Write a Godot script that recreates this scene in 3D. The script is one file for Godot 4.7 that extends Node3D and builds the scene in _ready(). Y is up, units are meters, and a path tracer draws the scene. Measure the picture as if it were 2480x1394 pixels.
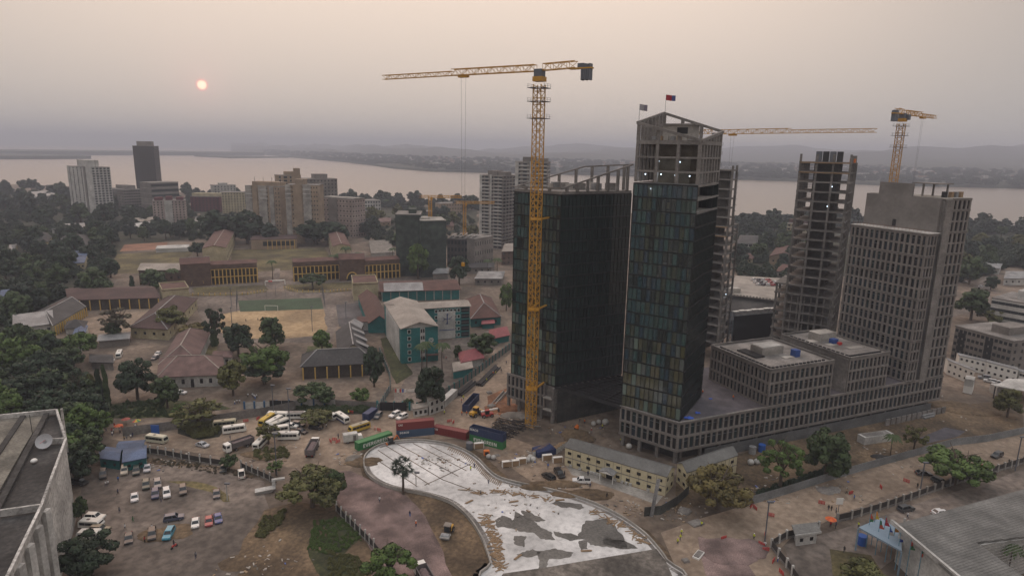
extends Node3D
# A hazy riverside city at dusk seen from the air: glass towers under construction, cranes, a bus park and a wide river.
# Distances are metres, y is up, the camera hovers 92 m above the origin and looks along -z.

var rng := RandomNumberGenerator.new()
var used := {}
var mats := {}
var shared := {}


class MB:  # collects faces and makes one mesh of them
	var v := PackedVector3Array()
	var n := PackedVector3Array()
	var c := PackedColorArray()
	var ix := PackedInt32Array()
	var col := Color(1, 1, 1)

	func quad(a: Vector3, b: Vector3, d: Vector3, e: Vector3) -> void:
		var nn := (b - a).cross(e - a).normalized()
		var k := v.size()
		v.append_array([a, b, d, e])
		n.append_array([nn, nn, nn, nn])
		c.append_array([col, col, col, col])
		ix.append_array([k, k + 2, k + 1, k, k + 3, k + 2])

	func tri(a: Vector3, b: Vector3, d: Vector3) -> void:
		var nn := (b - a).cross(d - a).normalized()
		var k := v.size()
		v.append_array([a, b, d])
		n.append_array([nn, nn, nn])
		c.append_array([col, col, col])
		ix.append_array([k, k + 2, k + 1])

	func bx(t: Transform3D, s: Vector3) -> void:
		var x := t.basis.x * s.x * 0.5
		var y := t.basis.y * s.y * 0.5
		var z := t.basis.z * s.z * 0.5
		var o := t.origin
		quad(o - x - y + z, o + x - y + z, o + x + y + z, o - x + y + z)
		quad(o + x - y - z, o - x - y - z, o - x + y - z, o + x + y - z)
		quad(o + x - y + z, o + x - y - z, o + x + y - z, o + x + y + z)
		quad(o - x - y - z, o - x - y + z, o - x + y + z, o - x + y - z)
		quad(o - x + y + z, o + x + y + z, o + x + y - z, o - x + y - z)
		quad(o - x - y - z, o + x - y - z, o + x - y + z, o - x - y + z)

	func box(o: Vector3, s: Vector3, yaw := 0.0) -> void:
		bx(Transform3D(Basis(Vector3.UP, yaw), o), s)

	func bar(a: Vector3, b: Vector3, w: float, h := -1.0) -> void:  # a box from a to b
		var d := b - a
		var l := d.length()
		if l < 0.001:
			return
		d /= l
		var up := Vector3.UP if absf(d.y) < 0.95 else Vector3.BACK
		var x := up.cross(d).normalized()
		bx(Transform3D(Basis(x, d.cross(x), d), (a + b) * 0.5), Vector3(w, h if h > 0.0 else w, l))

	func tube(a: Vector3, b: Vector3, r0: float, r1: float, k := 7, caps := true) -> void:
		var d := (b - a).normalized()
		var x := d.cross(Vector3.RIGHT if absf(d.x) < 0.8 else Vector3.UP).normalized()
		var y := d.cross(x)
		var s := v.size()
		for i in k + 1:
			var q := TAU * i / k
			var o := x * cos(q) + y * sin(q)
			v.append_array([a + o * r0, b + o * r1])
			n.append_array([o, o])
			c.append_array([col, col])
		for i in k:
			var j := s + i * 2
			ix.append_array([j, j + 1, j + 2, j + 2, j + 1, j + 3])
		if caps:
			for i in k:
				var q := TAU * i / k
				var p := TAU * (i + 1) / k
				tri(b, b + (x * cos(q) + y * sin(q)) * r1, b + (x * cos(p) + y * sin(p)) * r1)
				tri(a, a + (x * cos(p) + y * sin(p)) * r0, a + (x * cos(q) + y * sin(q)) * r0)

	func area(poly: Array) -> float:
		var s := 0.0
		for i in poly.size():
			var p: Vector2 = poly[i]
			var q: Vector2 = poly[(i + 1) % poly.size()]
			s += p.x * q.y - q.x * p.y
		return s

	func sheet(poly: Array, y: float, down := false) -> void:
		var pk := PackedVector2Array(poly)
		var t := Geometry2D.triangulate_polygon(pk)
		for i in range(0, t.size(), 3):
			var a := Vector3(pk[t[i]].x, y, pk[t[i]].y)
			var b := Vector3(pk[t[i + 1]].x, y, pk[t[i + 1]].y)
			var d := Vector3(pk[t[i + 2]].x, y, pk[t[i + 2]].y)
			if ((b - a).cross(d - a).y < 0.0) != down:
				tri(a, d, b)
			else:
				tri(a, b, d)

	func prism(poly: Array, y0: float, y1: float, bottom := true) -> void:
		var fwd := area(poly) > 0.0
		for i in poly.size():
			var p: Vector2 = poly[i]
			var q: Vector2 = poly[(i + 1) % poly.size()]
			if not fwd:
				var sw := p
				p = q
				q = sw
			quad(Vector3(q.x, y0, q.y), Vector3(p.x, y0, p.y), Vector3(p.x, y1, p.y), Vector3(q.x, y1, q.y))
		sheet(poly, y1)
		if bottom:
			sheet(poly, y0, true)

	func ball(o: Vector3, r: Vector3, k := 8, rough := 0.0, rg: RandomNumberGenerator = null) -> void:
		var s := v.size()
		for j in k + 1:
			var th := PI * j / k
			for i in k * 2 + 1:
				var ph := TAU * (i % (k * 2)) / (k * 2)
				var q := Vector3(sin(th) * cos(ph), cos(th), sin(th) * sin(ph))
				v.append(o + q * r * (1.0 + (rough * sin(i % (k * 2) * 2.7 + j * 1.9 + o.x) if rough > 0.0 else 0.0)))
				n.append((q / r).normalized())
				c.append(col)
		var w := k * 2 + 1
		for j in k:
			for i in k * 2:
				var a := s + j * w + i
				ix.append_array([a, a + w, a + 1, a + 1, a + w, a + w + 1])

	func mesh() -> ArrayMesh:
		var m := ArrayMesh.new()
		if v.is_empty():
			return m
		var arr := []
		arr.resize(Mesh.ARRAY_MAX)
		arr[Mesh.ARRAY_VERTEX] = v
		arr[Mesh.ARRAY_NORMAL] = n
		arr[Mesh.ARRAY_COLOR] = c
		arr[Mesh.ARRAY_INDEX] = ix
		m.add_surface_from_arrays(Mesh.PRIMITIVE_TRIANGLES, arr)
		return m


# ---------------------------------------------------------------- objects
func numbered(called: String, parent: Node) -> String:
	var key := "%d/%s" % [parent.get_instance_id(), called]
	var k: int = used.get(key, 0)
	used[key] = k + 1
	return called if k == 0 else "%s_%03d" % [called, k]


func tag(o: Node, label: String, category: String, group := "") -> Node:
	o.set_meta("label", label)
	o.set_meta("category", category)
	if group:
		o.set_meta("group", group)
	return o


func thing(called: String, label: String, category: String, at := Vector3.ZERO, yaw := 0.0, group := "") -> Node3D:
	var o := Node3D.new()
	o.name = numbered(called, self)
	add_child(o)
	o.position = at
	o.rotation.y = yaw
	tag(o, label, category, group)
	return o


func part(parent: Node, called: String, shape: Variant, m: Material, at := Vector3.ZERO) -> MeshInstance3D:
	var o := MeshInstance3D.new()
	o.name = numbered(called, parent)
	o.mesh = shape.mesh() if shape is MB else shape
	o.material_override = m
	parent.add_child(o)
	o.position = at
	return o


func struct(called: String, shape: Variant, m: Material) -> MeshInstance3D:
	var o := part(self, called, shape, m)
	o.set_meta("kind", "structure")
	return o


func stuff(o: Node) -> Node:
	o.set_meta("kind", "stuff")
	return o


func copy(o: Node3D, at: Vector3, yaw: float, label: String, called := "") -> Node3D:
	var r: Node3D = o.duplicate()
	r.name = numbered(called if called else String(o.get_meta("kind_name")), self)
	add_child(r)
	r.position = at
	r.rotation.y = yaw
	r.set_meta("label", label)
	return r


# ---------------------------------------------------------------- materials (colours are linear base colours)
func lin(r: float, g: float, b: float) -> Color:
	return Color(r, g, b).linear_to_srgb()


func mat(key: String, r := 0.5, g := 0.5, b := 0.5, rough := 0.85, metal := 0.0) -> StandardMaterial3D:
	if mats.has(key):
		return mats[key]
	var m := StandardMaterial3D.new()
	m.resource_name = key
	m.albedo_color = lin(r, g, b)
	m.roughness = rough
	m.metallic = metal
	mats[key] = m
	return m


func tinted(key: String, rough := 0.85) -> StandardMaterial3D:  # colours come from the mesh
	if mats.has(key):
		return mats[key]
	var m := mat(key, 1, 1, 1, rough)
	m.albedo_color = Color.WHITE
	m.vertex_color_use_as_albedo = true
	return m


func noise_tex(sd: int, freq: float, a: Color, b: Color, mid: Variant = null, size := 512, octaves := 5) -> NoiseTexture2D:
	var f := FastNoiseLite.new()
	f.seed = sd
	f.frequency = freq
	f.fractal_octaves = octaves
	f.fractal_gain = 0.6
	var t := NoiseTexture2D.new()
	t.width = size
	t.height = size
	t.seamless = true
	t.noise = f
	var gr := Gradient.new()
	gr.set_color(0, a)
	gr.set_color(1, b)
	gr.set_offset(0, 0.15)
	gr.set_offset(1, 0.85)
	if mid != null:
		gr.add_point(0.5, mid)
	t.color_ramp = gr
	return t


func nmat(key: String, a: Color, b: Color, period: float, rough := 0.9, mid: Variant = null, freq := 0.012, stains := 0.6) -> StandardMaterial3D:
	if mats.has(key):
		return mats[key]
	var m := mat(key, 1, 1, 1, rough)
	m.albedo_color = Color.WHITE
	m.albedo_texture = noise_tex(mats.size() * 7 + 3, freq, a, b, mid)
	m.uv1_triplanar = true
	m.uv1_world_triplanar = true
	m.uv1_scale = Vector3.ONE / period
	if stains < 1.0:
		if not shared.has(stains):
			shared[stains] = noise_tex(91, 0.01, Color(stains, stains, stains), Color.WHITE, null, 512, 4)
		m.detail_enabled = true
		m.detail_blend_mode = BaseMaterial3D.BLEND_MODE_MUL
		m.detail_albedo = shared[stains]
		m.detail_uv_layer = BaseMaterial3D.DETAIL_UV_2
		m.uv2_triplanar = true
		m.uv2_world_triplanar = true
		m.uv2_scale = Vector3.ONE / (period * 5.3)
	return m


func glass(key: String, r: float, g: float, b: float, a: float, rough := 0.06) -> StandardMaterial3D:
	if mats.has(key):
		return mats[key]
	var m := mat(key, r, g, b, rough)
	if a < 1.0:
		m.transparency = BaseMaterial3D.TRANSPARENCY_ALPHA
		m.albedo_color.a = a
	return m


func gp(x: float, z: float) -> Vector3:  # a point on the ground
	return Vector3(x, 0, z)


func outline(n: Array) -> Array:  # x, z, x, z ... as points
	var o := []
	for i in range(0, n.size(), 2):
		o.append(Vector2(n[i], n[i + 1]))
	return o


func v2(p: Vector3) -> Vector2:
	return Vector2(p.x, p.z)


func v3(p: Vector2, y := 0.0) -> Vector3:
	return Vector3(p.x, y, p.y)


func unit_box() -> Mesh:
	if not shared.has("box"):
		var b := MB.new()
		b.box(Vector3.ZERO, Vector3.ONE)
		shared["box"] = b.mesh()
	return shared["box"]


func piece(parent: Node, called: String, m: Material, o: Vector3, s: Vector3, bs := Basis()) -> MeshInstance3D:
	var r := part(parent, called, unit_box(), m)
	r.transform = Transform3D(bs * Basis.from_scale(s), o)
	return r


func frame(a: Vector3, b: Vector3) -> Basis:  # x from a to b, z outwards (towards a viewer who sees a on the left)
	var x := Vector3(b.x - a.x, 0, b.z - a.z).normalized()
	return Basis(x, Vector3.UP, x.cross(Vector3.UP))


func text_mesh(s: String, h: float, depth := 0.03, bold := true) -> TextMesh:
	var t := TextMesh.new()
	var f := SystemFont.new()
	f.font_names = PackedStringArray(["Droid Sans"])
	f.font_weight = 700 if bold else 400
	t.font = f
	t.text = s
	t.font_size = 48
	t.pixel_size = h / 34.0
	t.depth = depth
	t.curve_step = 4.0
	return t

func _ready() -> void:
	rng.seed = 20240
	# ------------------------------------------------------------ camera, sky, sun, exposure
	var cam := Camera3D.new()
	cam.name = "camera"
	add_child(cam)
	cam.transform = Transform3D(Basis(Vector3(0.99983, 0.01792, -0.00385), Vector3(-0.01832, 0.97755, -0.20992), Vector3(-0.00000, 0.20996, 0.97771)), Vector3(0, 92.0, 0))
	cam.fov = 48.1497
	cam.near = 0.5
	cam.far = 40000.0
	var env := Environment.new()
	env.background_mode = Environment.BG_SKY
	var sun_dir := Vector3(-0.4226, 0.0777, -0.9030)
	var sky := Sky.new()
	var pano := PanoramaSkyMaterial.new()
	pano.panorama = sky_picture(sun_dir)
	sky.sky_material = pano
	env.sky = sky
	env.tonemap_mode = Environment.TONE_MAPPER_LINEAR
	env.tonemap_exposure = 1.0
	env.sdfgi_enabled = true
	env.ssao_enabled = true
	env.ssil_enabled = true
	env.fog_enabled = true
	env.fog_density = 0.00021
	env.fog_light_color = Color(0.90, 0.92, 0.98)
	var we := WorldEnvironment.new()
	we.name = "world_environment"
	we.environment = env
	add_child(we)
	var sun := DirectionalLight3D.new()
	sun.name = "sun"
	add_child(sun)
	sun.look_at_from_position(sun_dir * 100.0 + Vector3(0, 70, 0), Vector3.ZERO)  # what is left of it comes through a bright, wide patch of haze
	sun.light_energy = 0.2
	sun.light_color = Color(1.0, 0.78, 0.62)
	sun.light_angular_distance = 40.0
	sun.shadow_enabled = true

	make_materials()
	build_ground()
	build_towers()
	build_city()
	build_site()
	build_plants()
	build_traffic()
	build_people()
	build_clutter()


func sky_picture(sun: Vector3) -> ImageTexture:
	# hazy evening air: grey at the horizon, paler and warmer upwards and towards the sun
	var w := 1024
	var h := 512
	var px := PackedFloat32Array()
	px.resize(w * h * 3)
	var low_sun := Vector3(0.60, 0.53, 0.47)
	var low_far := Vector3(0.47, 0.445, 0.42)
	var mid_sun := Vector3(1.02, 0.83, 0.69)
	var mid_far := Vector3(0.52, 0.45, 0.405)
	var top := Vector3(1.16, 1.14, 1.15)  # zenith, out of view overhead, set bright to light the ground
	for j in h:
		var el := 90.0 - (j + 0.5) * 180.0 / h
		var up := clampf(el / 14.0, 0.0, 1.0)
		up = pow(up, 0.85)
		var high := clampf((el - 14.0) / 50.0, 0.0, 1.0)
		high = high * high * (3.0 - 2.0 * high)
		for i in w:
			var az := (i + 0.5) / w * TAU
			var toward := smoothstep(0.8, 1.0, 0.5 + 0.5 * cos(az + 0.14))
			var col := low_far.lerp(low_sun, toward).lerp(mid_far.lerp(mid_sun, toward), up).lerp(top, high)
			var k := (j * w + i) * 3
			px[k] = col.x
			px[k + 1] = col.y
			px[k + 2] = col.z
	var im := Image.create_from_data(w, h, false, Image.FORMAT_RGBF, px.to_byte_array())
	im.resize(4096, 2048, Image.INTERPOLATE_BILINEAR)
	# the sun itself, a pale disc with a thin red fringe, and the glow round it
	var cx := int(fposmod(atan2(sun.x, -sun.z) / TAU, 1.0) * 4096)
	var cy := int(acos(sun.y) / PI * 2048)
	for y in range(cy - 110, cy + 110):
		for x in range(cx - 110, cx + 110):
			var az := (x + 0.5) / 4096.0 * TAU
			var th := (y + 0.5) / 2048.0 * PI
			var d := Vector3(sin(th) * sin(az), cos(th), -sin(th) * cos(az))
			var ang := rad_to_deg(d.angle_to(sun))
			var c := im.get_pixel(x, y)
			var glow := exp(-ang / 1.6)
			c += Color(0.12, 0.02, 0.02) * glow
			c = c.lerp(Color(1.3, 0.5, 0.45), smoothstep(0.50, 0.33, ang) * 0.75)
			c = c.lerp(Color(1.7, 1.3, 0.95), smoothstep(0.36, 0.28, ang))
			im.set_pixel(x, y, c)
	return ImageTexture.create_from_image(im)


func make_materials() -> void:
	nmat("earth", lin(0.17, 0.128, 0.098), lin(0.31, 0.245, 0.19), 38.0, 0.95, lin(0.235, 0.18, 0.138), 0.02, 0.62)
	nmat("dusty_dirt", lin(0.25, 0.185, 0.135), lin(0.40, 0.31, 0.235), 30.0, 0.95, lin(0.315, 0.24, 0.178), 0.02, 0.75)
	nmat("brown_soil", lin(0.11, 0.075, 0.045), lin(0.27, 0.19, 0.115), 21.0, 0.95, lin(0.18, 0.125, 0.075), 0.025, 0.6)
	nmat("red_soil", lin(0.20, 0.085, 0.04), lin(0.40, 0.20, 0.11), 16.0, 0.95, null, 0.02, 0.7)
	nmat("old_asphalt", lin(0.14, 0.115, 0.098), lin(0.29, 0.24, 0.205), 34.0, 0.92, lin(0.22, 0.18, 0.152), 0.02, 0.68)
	nmat("dark_paving", lin(0.085, 0.08, 0.085), lin(0.16, 0.145, 0.145), 18.0, 0.9, null, 0.02, 0.7)
	nmat("pink_gravel", lin(0.20, 0.138, 0.128), lin(0.38, 0.275, 0.255), 11.0, 0.95, lin(0.285, 0.203, 0.188), 0.05, 0.6)
	nmat("yellow_sand", lin(0.36, 0.245, 0.13), lin(0.55, 0.40, 0.24), 40.0, 0.95, null, 0.02, 0.75)
	nmat("dry_grass", lin(0.10, 0.085, 0.035), lin(0.26, 0.205, 0.10), 30.0, 0.95, lin(0.17, 0.14, 0.06), 0.03, 0.6)
	nmat("grass", lin(0.035, 0.05, 0.018), lin(0.14, 0.135, 0.055), 24.0, 0.95, lin(0.075, 0.085, 0.03), 0.03, 0.6)
	nmat("undergrowth", lin(0.022, 0.03, 0.014), lin(0.10, 0.09, 0.05), 26.0, 0.95, lin(0.045, 0.05, 0.024), 0.04, 0.6)
	nmat("turf", lin(0.03, 0.06, 0.03), lin(0.055, 0.10, 0.05), 20.0, 0.9, null, 0.02, 0.8)
	nmat("clay_court", lin(0.24, 0.115, 0.07), lin(0.34, 0.17, 0.105), 20.0, 0.9, null, 0.02, 0.8)
	nmat("white_screed", lin(0.56, 0.555, 0.55), lin(0.82, 0.81, 0.80), 26.0, 0.85, lin(0.74, 0.735, 0.73), 0.02, 0.78)
	nmat("wet_screed", lin(0.12, 0.115, 0.105), lin(0.22, 0.21, 0.195), 14.0, 0.75, null, 0.03, 0.75)
	nmat("brown_screed", lin(0.13, 0.115, 0.10), lin(0.30, 0.27, 0.24), 16.0, 0.85, lin(0.21, 0.185, 0.16), 0.02, 0.6)
	nmat("concrete", lin(0.19, 0.175, 0.165), lin(0.33, 0.31, 0.29), 9.0, 0.9, null, 0.02, 0.72)
	nmat("raw_concrete", lin(0.19, 0.178, 0.168), lin(0.34, 0.32, 0.30), 12.0, 0.92, null, 0.02, 0.65)
	nmat("stone_facade", lin(0.18, 0.163, 0.15), lin(0.27, 0.248, 0.23), 7.0, 0.85, null, 0.02, 0.8)
	nmat("pale_concrete", lin(0.36, 0.34, 0.31), lin(0.52, 0.49, 0.45), 12.0, 0.9, null, 0.02, 0.7)
	nmat("slate_deck", lin(0.08, 0.074, 0.088), lin(0.145, 0.135, 0.155), 6.0, 0.9, null, 0.04, 0.75)
	nmat("stained_white", lin(0.30, 0.285, 0.27), lin(0.78, 0.76, 0.73), 13.0, 0.9, lin(0.66, 0.64, 0.61), 0.02, 0.7)
	nmat("bitumen", lin(0.035, 0.033, 0.033), lin(0.10, 0.095, 0.09), 14.0, 0.9, null, 0.02, 0.6)
	nmat("weathered_sheet", lin(0.13, 0.12, 0.10), lin(0.25, 0.235, 0.20), 9.0, 0.85, null, 0.02, 0.7)
	nmat("rust_roof", lin(0.095, 0.042, 0.034), lin(0.20, 0.105, 0.088), 10.0, 0.85, lin(0.135, 0.066, 0.054), 0.03, 0.7)
	nmat("dark_rust_roof", lin(0.06, 0.032, 0.03), lin(0.115, 0.066, 0.06), 12.0, 0.85, null, 0.02, 0.75)
	nmat("tile_roof", lin(0.13, 0.075, 0.068), lin(0.26, 0.17, 0.155), 6.0, 0.85, null, 0.05, 0.7)
	nmat("grey_roof", lin(0.045, 0.043, 0.045), lin(0.10, 0.096, 0.096), 12.0, 0.85, null, 0.02, 0.7)
	nmat("zinc_roof", lin(0.22, 0.225, 0.235), lin(0.44, 0.44, 0.44), 10.0, 0.6, null, 0.03, 0.7)
	nmat("beige_roof", lin(0.30, 0.265, 0.23), lin(0.42, 0.375, 0.335), 14.0, 0.8, null, 0.02, 0.78)
	nmat("blue_roof", lin(0.055, 0.10, 0.20), lin(0.12, 0.18, 0.31), 9.0, 0.7, null, 0.03, 0.7)
	nmat("cream_wall", lin(0.42, 0.36, 0.22), lin(0.58, 0.51, 0.35), 10.0, 0.9, null, 0.02, 0.78)
	nmat("office_cream", lin(0.58, 0.51, 0.33), lin(0.70, 0.63, 0.44), 12.0, 0.85, null, 0.02, 0.85)
	nmat("white_wall", lin(0.46, 0.45, 0.43), lin(0.68, 0.67, 0.64), 11.0, 0.9, null, 0.02, 0.75)
	nmat("teal_wall", lin(0.014, 0.15, 0.155), lin(0.028, 0.215, 0.22), 9.0, 0.85, null, 0.02, 0.8)
	nmat("brick_brown", lin(0.10, 0.062, 0.046), lin(0.175, 0.115, 0.09), 4.0, 0.9, null, 0.06, 0.75)
	nmat("bark", lin(0.05, 0.036, 0.026), lin(0.14, 0.11, 0.085), 2.0, 0.95, null, 0.03, 1.0)
	nmat("timber", lin(0.16, 0.10, 0.055), lin(0.36, 0.26, 0.16), 3.0, 0.9, null, 0.05, 1.0)
	nmat("net_green", lin(0.045, 0.07, 0.06), lin(0.11, 0.13, 0.115), 7.0, 0.95, null, 0.03, 0.6)
	nmat("rubble", lin(0.16, 0.14, 0.12), lin(0.42, 0.39, 0.35), 5.0, 0.95, null, 0.06, 0.7)
	nmat("gravel_load", lin(0.11, 0.08, 0.082), lin(0.24, 0.18, 0.18), 2.2, 0.95, null, 0.08, 1.0)
	nmat("corrugated", lin(0.20, 0.215, 0.225), lin(0.33, 0.345, 0.355), 8.0, 0.6, null, 0.02, 0.75)
	nmat("far_forest", lin(0.02, 0.028, 0.016), lin(0.13, 0.125, 0.095), 420.0, 0.95, lin(0.04, 0.046, 0.028), 0.03, 0.7)
	mat("steel_dark", 0.025, 0.025, 0.028, 0.6, 0.3)
	mat("mullion", 0.012, 0.013, 0.014, 0.45, 0.4)
	mat("crane_yellow", 0.46, 0.235, 0.02, 0.55)
	mat("crane_grey", 0.10, 0.11, 0.13, 0.6)
	mat("rubber", 0.018, 0.018, 0.018, 0.9)
	mat("rim", 0.30, 0.30, 0.31, 0.4, 0.7)
	mat("dark_glass", 0.012, 0.016, 0.02, 0.06)
	mat("black_hole", 0.012, 0.012, 0.013, 0.9)
	mat("white_paint", 0.72, 0.71, 0.68, 0.5)
	mat("yellow_paint", 0.55, 0.36, 0.06, 0.5)
	mat("red_plastic", 0.42, 0.03, 0.03, 0.5)
	mat("blue_plastic", 0.02, 0.09, 0.36, 0.5)
	mat("ochre", 0.50, 0.33, 0.085, 0.8)

func patch(called: String, poly: Array, y: float, m: String) -> void:
	var b := MB.new()
	b.sheet(poly, y)
	struct(called, b, mats[m])


func ragged(poly: Array, amount: float, step: float) -> Array:  # an uneven outline through the same corners
	var out := []
	for i in poly.size():
		var p: Vector2 = poly[i]
		var q: Vector2 = poly[(i + 1) % poly.size()]
		var k := maxi(1, int(p.distance_to(q) / step))
		for j in k:
			var t := p.lerp(q, float(j) / k)
			out.append(t + Vector2(rng.randf_range(-amount, amount), rng.randf_range(-amount, amount)) if j > 0 else t)
	return out


func build_ground() -> void:
	# the near bank: one sheet from behind the camera to the water's edge
	var edge := outline([-1407,-1434,-1107,-1400,-901,-1356,-590,-1246,-334,-1180,-176,-1131,4,-1069,164,-1000,317,-924,497,-905,713,-900,953,-898])
	var land := [Vector2(edge[0].x - 1500, edge[0].y), Vector2(edge[0].x - 1500, 500)]
	var far_right: Vector2 = edge[edge.size() - 1]
	land.append_array([Vector2(far_right.x + 1500, 500), Vector2(far_right.x + 1500, far_right.y)])
	for i in edge.size():
		land.append(edge[edge.size() - 1 - i])
	var b := MB.new()
	b.sheet(land, 0.0)
	for i in edge.size() - 1:
		var p: Vector2 = edge[i]
		var q: Vector2 = edge[i + 1]
		b.quad(v3(p, 0), v3(p + Vector2(0, -6), -4), v3(q + Vector2(0, -6), -4), v3(q, 0))
	struct("ground", b, mats["earth"])
	# the river
	var w := MB.new()
	w.sheet([Vector2(-16000, 1500), Vector2(-16000, -17000), Vector2(16000, -17000), Vector2(16000, 1500)], -3.0)
	var wm := mat("river_water", 0.20, 0.155, 0.115, 0.28)
	wm.metallic_specular = 0.6
	struct("river", w, wm)
	# the far bank: rows that rise from the shore to low hills
	var shore := outline([-3307,-7673,-2473,-6494,-1837,-5352,-1514,-4804,-1069,-4086,-751,-3449,-545,-2966,-334,-2682,-151,-2681,-9,-2659,290,-2626,572,-2549,818,-2433,1042,-2358,1214,-2165,1447,-2168,1653,-2115,2048,-2081])
	var f := FastNoiseLite.new()
	f.seed = 4
	f.frequency = 0.0006
	f.fractal_octaves = 5
	var out := [0.0, 12.0, 120.0, 300.0, 600.0, 1000.0, 1600.0, 2400.0, 3400.0, 4800.0, 6500.0, 9000.0]
	var rise := [-4.0, 6.0, 14.0, 16.0, 20.0, 26.0, 34.0, 48.0, 66.0, 90.0, 120.0, 60.0]
	var fb := MB.new()
	var fine := []
	for i in shore.size() - 1:
		var p: Vector2 = shore[i]
		var q: Vector2 = shore[i + 1]
		for j in 8:
			fine.append(p.lerp(q, j / 8.0))
	var rows := []
	for k in out.size():
		var row := []
		for i in fine.size():
			var p: Vector2 = fine[i]
			var d := p.normalized()
			var r: Vector2 = p + d * (out[k] + p.length() * 0.15 * minf(1.0, out[k] / 4000.0))
			var hgt: float = rise[k]
			if k > 1:
				hgt += f.get_noise_2d(r.x, r.y) * rise[k] * 0.9 + (rise[k] * 0.9 if k > 7 and k < 11 else 0.0) * smoothstep(0.55, 1.0, float(i) / fine.size())
			row.append(v3(r, hgt))
		rows.append(row)
	for k in rows.size() - 1:
		for i in fine.size() - 1:
			fb.quad(rows[k][i], rows[k][i + 1], rows[k + 1][i + 1], rows[k + 1][i])
	struct("far_bank_hills", fb, mats["far_forest"])
	# a low far shore and sandbanks where the river widens
	var isl := MB.new()
	for s in [[outline([-3733,-4100,-2807,-3995,-2428,-3758,-2488,-3507,-2808,-3080]),14.0],[outline([-2420,-4958,-2335,-5114,-1774,-5167,-1984,-4598]),6.0],[outline([-4598,-3955,-3858,-5353,-3227,-6215,-2473,-6494,-2276,-5974,-2939,-4939,-3968,-3410]),24.0]]:
		isl.prism(ragged(s[0], 40.0, 300.0), -4.0, s[1], false)
	struct("far_shore_terrain", isl, mats["far_forest"])

	# ground covers, from the far streets to the building site
	patch("ground_cover_grove", ragged(outline([-931,-1119,-682,-1133,-473,-968,-320,-641,-347,-568,-267.8,-414.1,-242.9,-339.6,-241.2,-306.9,-168.2,-223.1,-143.5,-195.5,-146.6,-192.2,-184,-207.1]), 4.0, 14.0), 0.05, "undergrowth")
	patch("ground_cover_bank", ragged(outline([-545,-1118,-237,-1082,-53,-985,-39,-733,-163,-663,-316,-642]), 4.0, 20.0), 0.05, "undergrowth")
	patch("ground_cover_east", ragged(outline([303,-864,688,-840,473,-570,369,-520,164.8,-467.5]), 4.0, 20.0), 0.05, "undergrowth")
	patch("sports_field", ragged(outline([-333,-535,-298,-560,-283,-566,-257.5,-493.2,-270.5,-454.3,-288.8,-452.6]), 1.0, 12.0), 0.08, "dry_grass")
	patch("clay_field", outline([-358,-587,-329,-608,-309,-566,-339,-548]), 0.08, "clay_court")
	patch("school_lawn", outline([-252,-570,-174,-590,-153,-534,-143.2,-487,-206.3,-463.8]), 0.08, "dry_grass")
	patch("school_path", outline([-181.5,-483.1,-177.5,-483.5,-156.9,-424,-161.2,-423.6]), 0.11, "old_asphalt")
	patch("school_street", outline([-219.7,-418.4,-101.3,-455,-6.3,-470.3,-5.9,-446,-95.7,-429.4,-206.1,-396.7]), 0.07, "old_asphalt")
	patch("garden_lawn", ragged(outline([-208.8,-410.2,-166.6,-423.1,-158.2,-408.2,-198.9,-392.6]), 0.4, 6.0), 0.09, "dry_grass")
	patch("garden_lawn", ragged(outline([-153.1,-424.3,-111.9,-437.8,-104.5,-419.3,-143.5,-404.5]), 0.4, 6.0), 0.09, "dry_grass")
	patch("school_yard", outline([-199,-390.2,-100.9,-415.7,-90.3,-381,-92.5,-332.9,-86.5,-295.6,-140.3,-292.3,-173.3,-344.7]), 0.06, "old_asphalt")
	patch("sand_pitch", ragged(outline([-161,-343.8,-154.9,-352.6,-108.3,-360,-94.1,-316.7,-95.6,-307.7,-110.1,-301,-135.5,-299.4,-148.1,-313.1]), 0.5, 6.0), 0.09, "yellow_sand")
	patch("green_pitch", outline([-165.1,-377.3,-118.4,-388.8,-108.8,-361,-152.8,-350.9]), 0.10, "turf")
	patch("paved_court", outline([-104.5,-371.4,-89.8,-378.9,-70.6,-318.3,-73.7,-309.1,-90.3,-324.8]), 0.10, "dark_paving")
	patch("school_courtyard", ragged(outline([-229.7,-323.3,-214,-355.9,-200.4,-356.9,-181.8,-289.7,-204.1,-288.3]), 1.0, 9.0), 0.06, "dusty_dirt")
	patch("teal_school_court", outline([-41.7,-273.4,-35.4,-298.8,-12.5,-322.2,-1.6,-311.6,-20.7,-243.5,-34.9,-217.7,-43.8,-217.3]), 0.07, "old_asphalt")
	patch("teal_school_verge", ragged(outline([-64.4,-303.9,-60.1,-307.8,-40.6,-254.5,-45.3,-242.2,-50.4,-256.6]), 0.4, 5.0), 0.09, "grass")
	patch("side_garden", ragged(outline([-152.3,-214.1,-130,-222.9,-107.4,-220,-99.1,-214.7,-115.2,-206,-141.3,-204.8]), 0.8, 6.0), 0.08, "grass")
	patch("house_lawn", ragged(outline([-141.7,-288.9,-137,-289.2,-130.3,-268.3,-135,-266.9]), 0.4, 5.0), 0.09, "dry_grass")
	patch("tree_lawn", ragged(outline([-95.5,-289.8,-85,-290.4,-81.7,-278.7,-93.1,-278]), 0.4, 5.0), 0.09, "grass")
	patch("bus_yard",ragged(outline([-116.7,-191,-95.8,-206.9,-56,-218.6,-34.9,-217.7,-16.5,-230.5,-6.5,-264.2,0.5,-287.9,0.7,-244.6,-0.6,-211.9,-7.4,-201.3,-12.6,-194.8,-36.3,-192,-43.9,-179.2,-47.5,-169,-72.5,-175.5,-103.6,-183.7,-129.2,-189.9]),1.0,7.0),0.05,"dusty_dirt")
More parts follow.
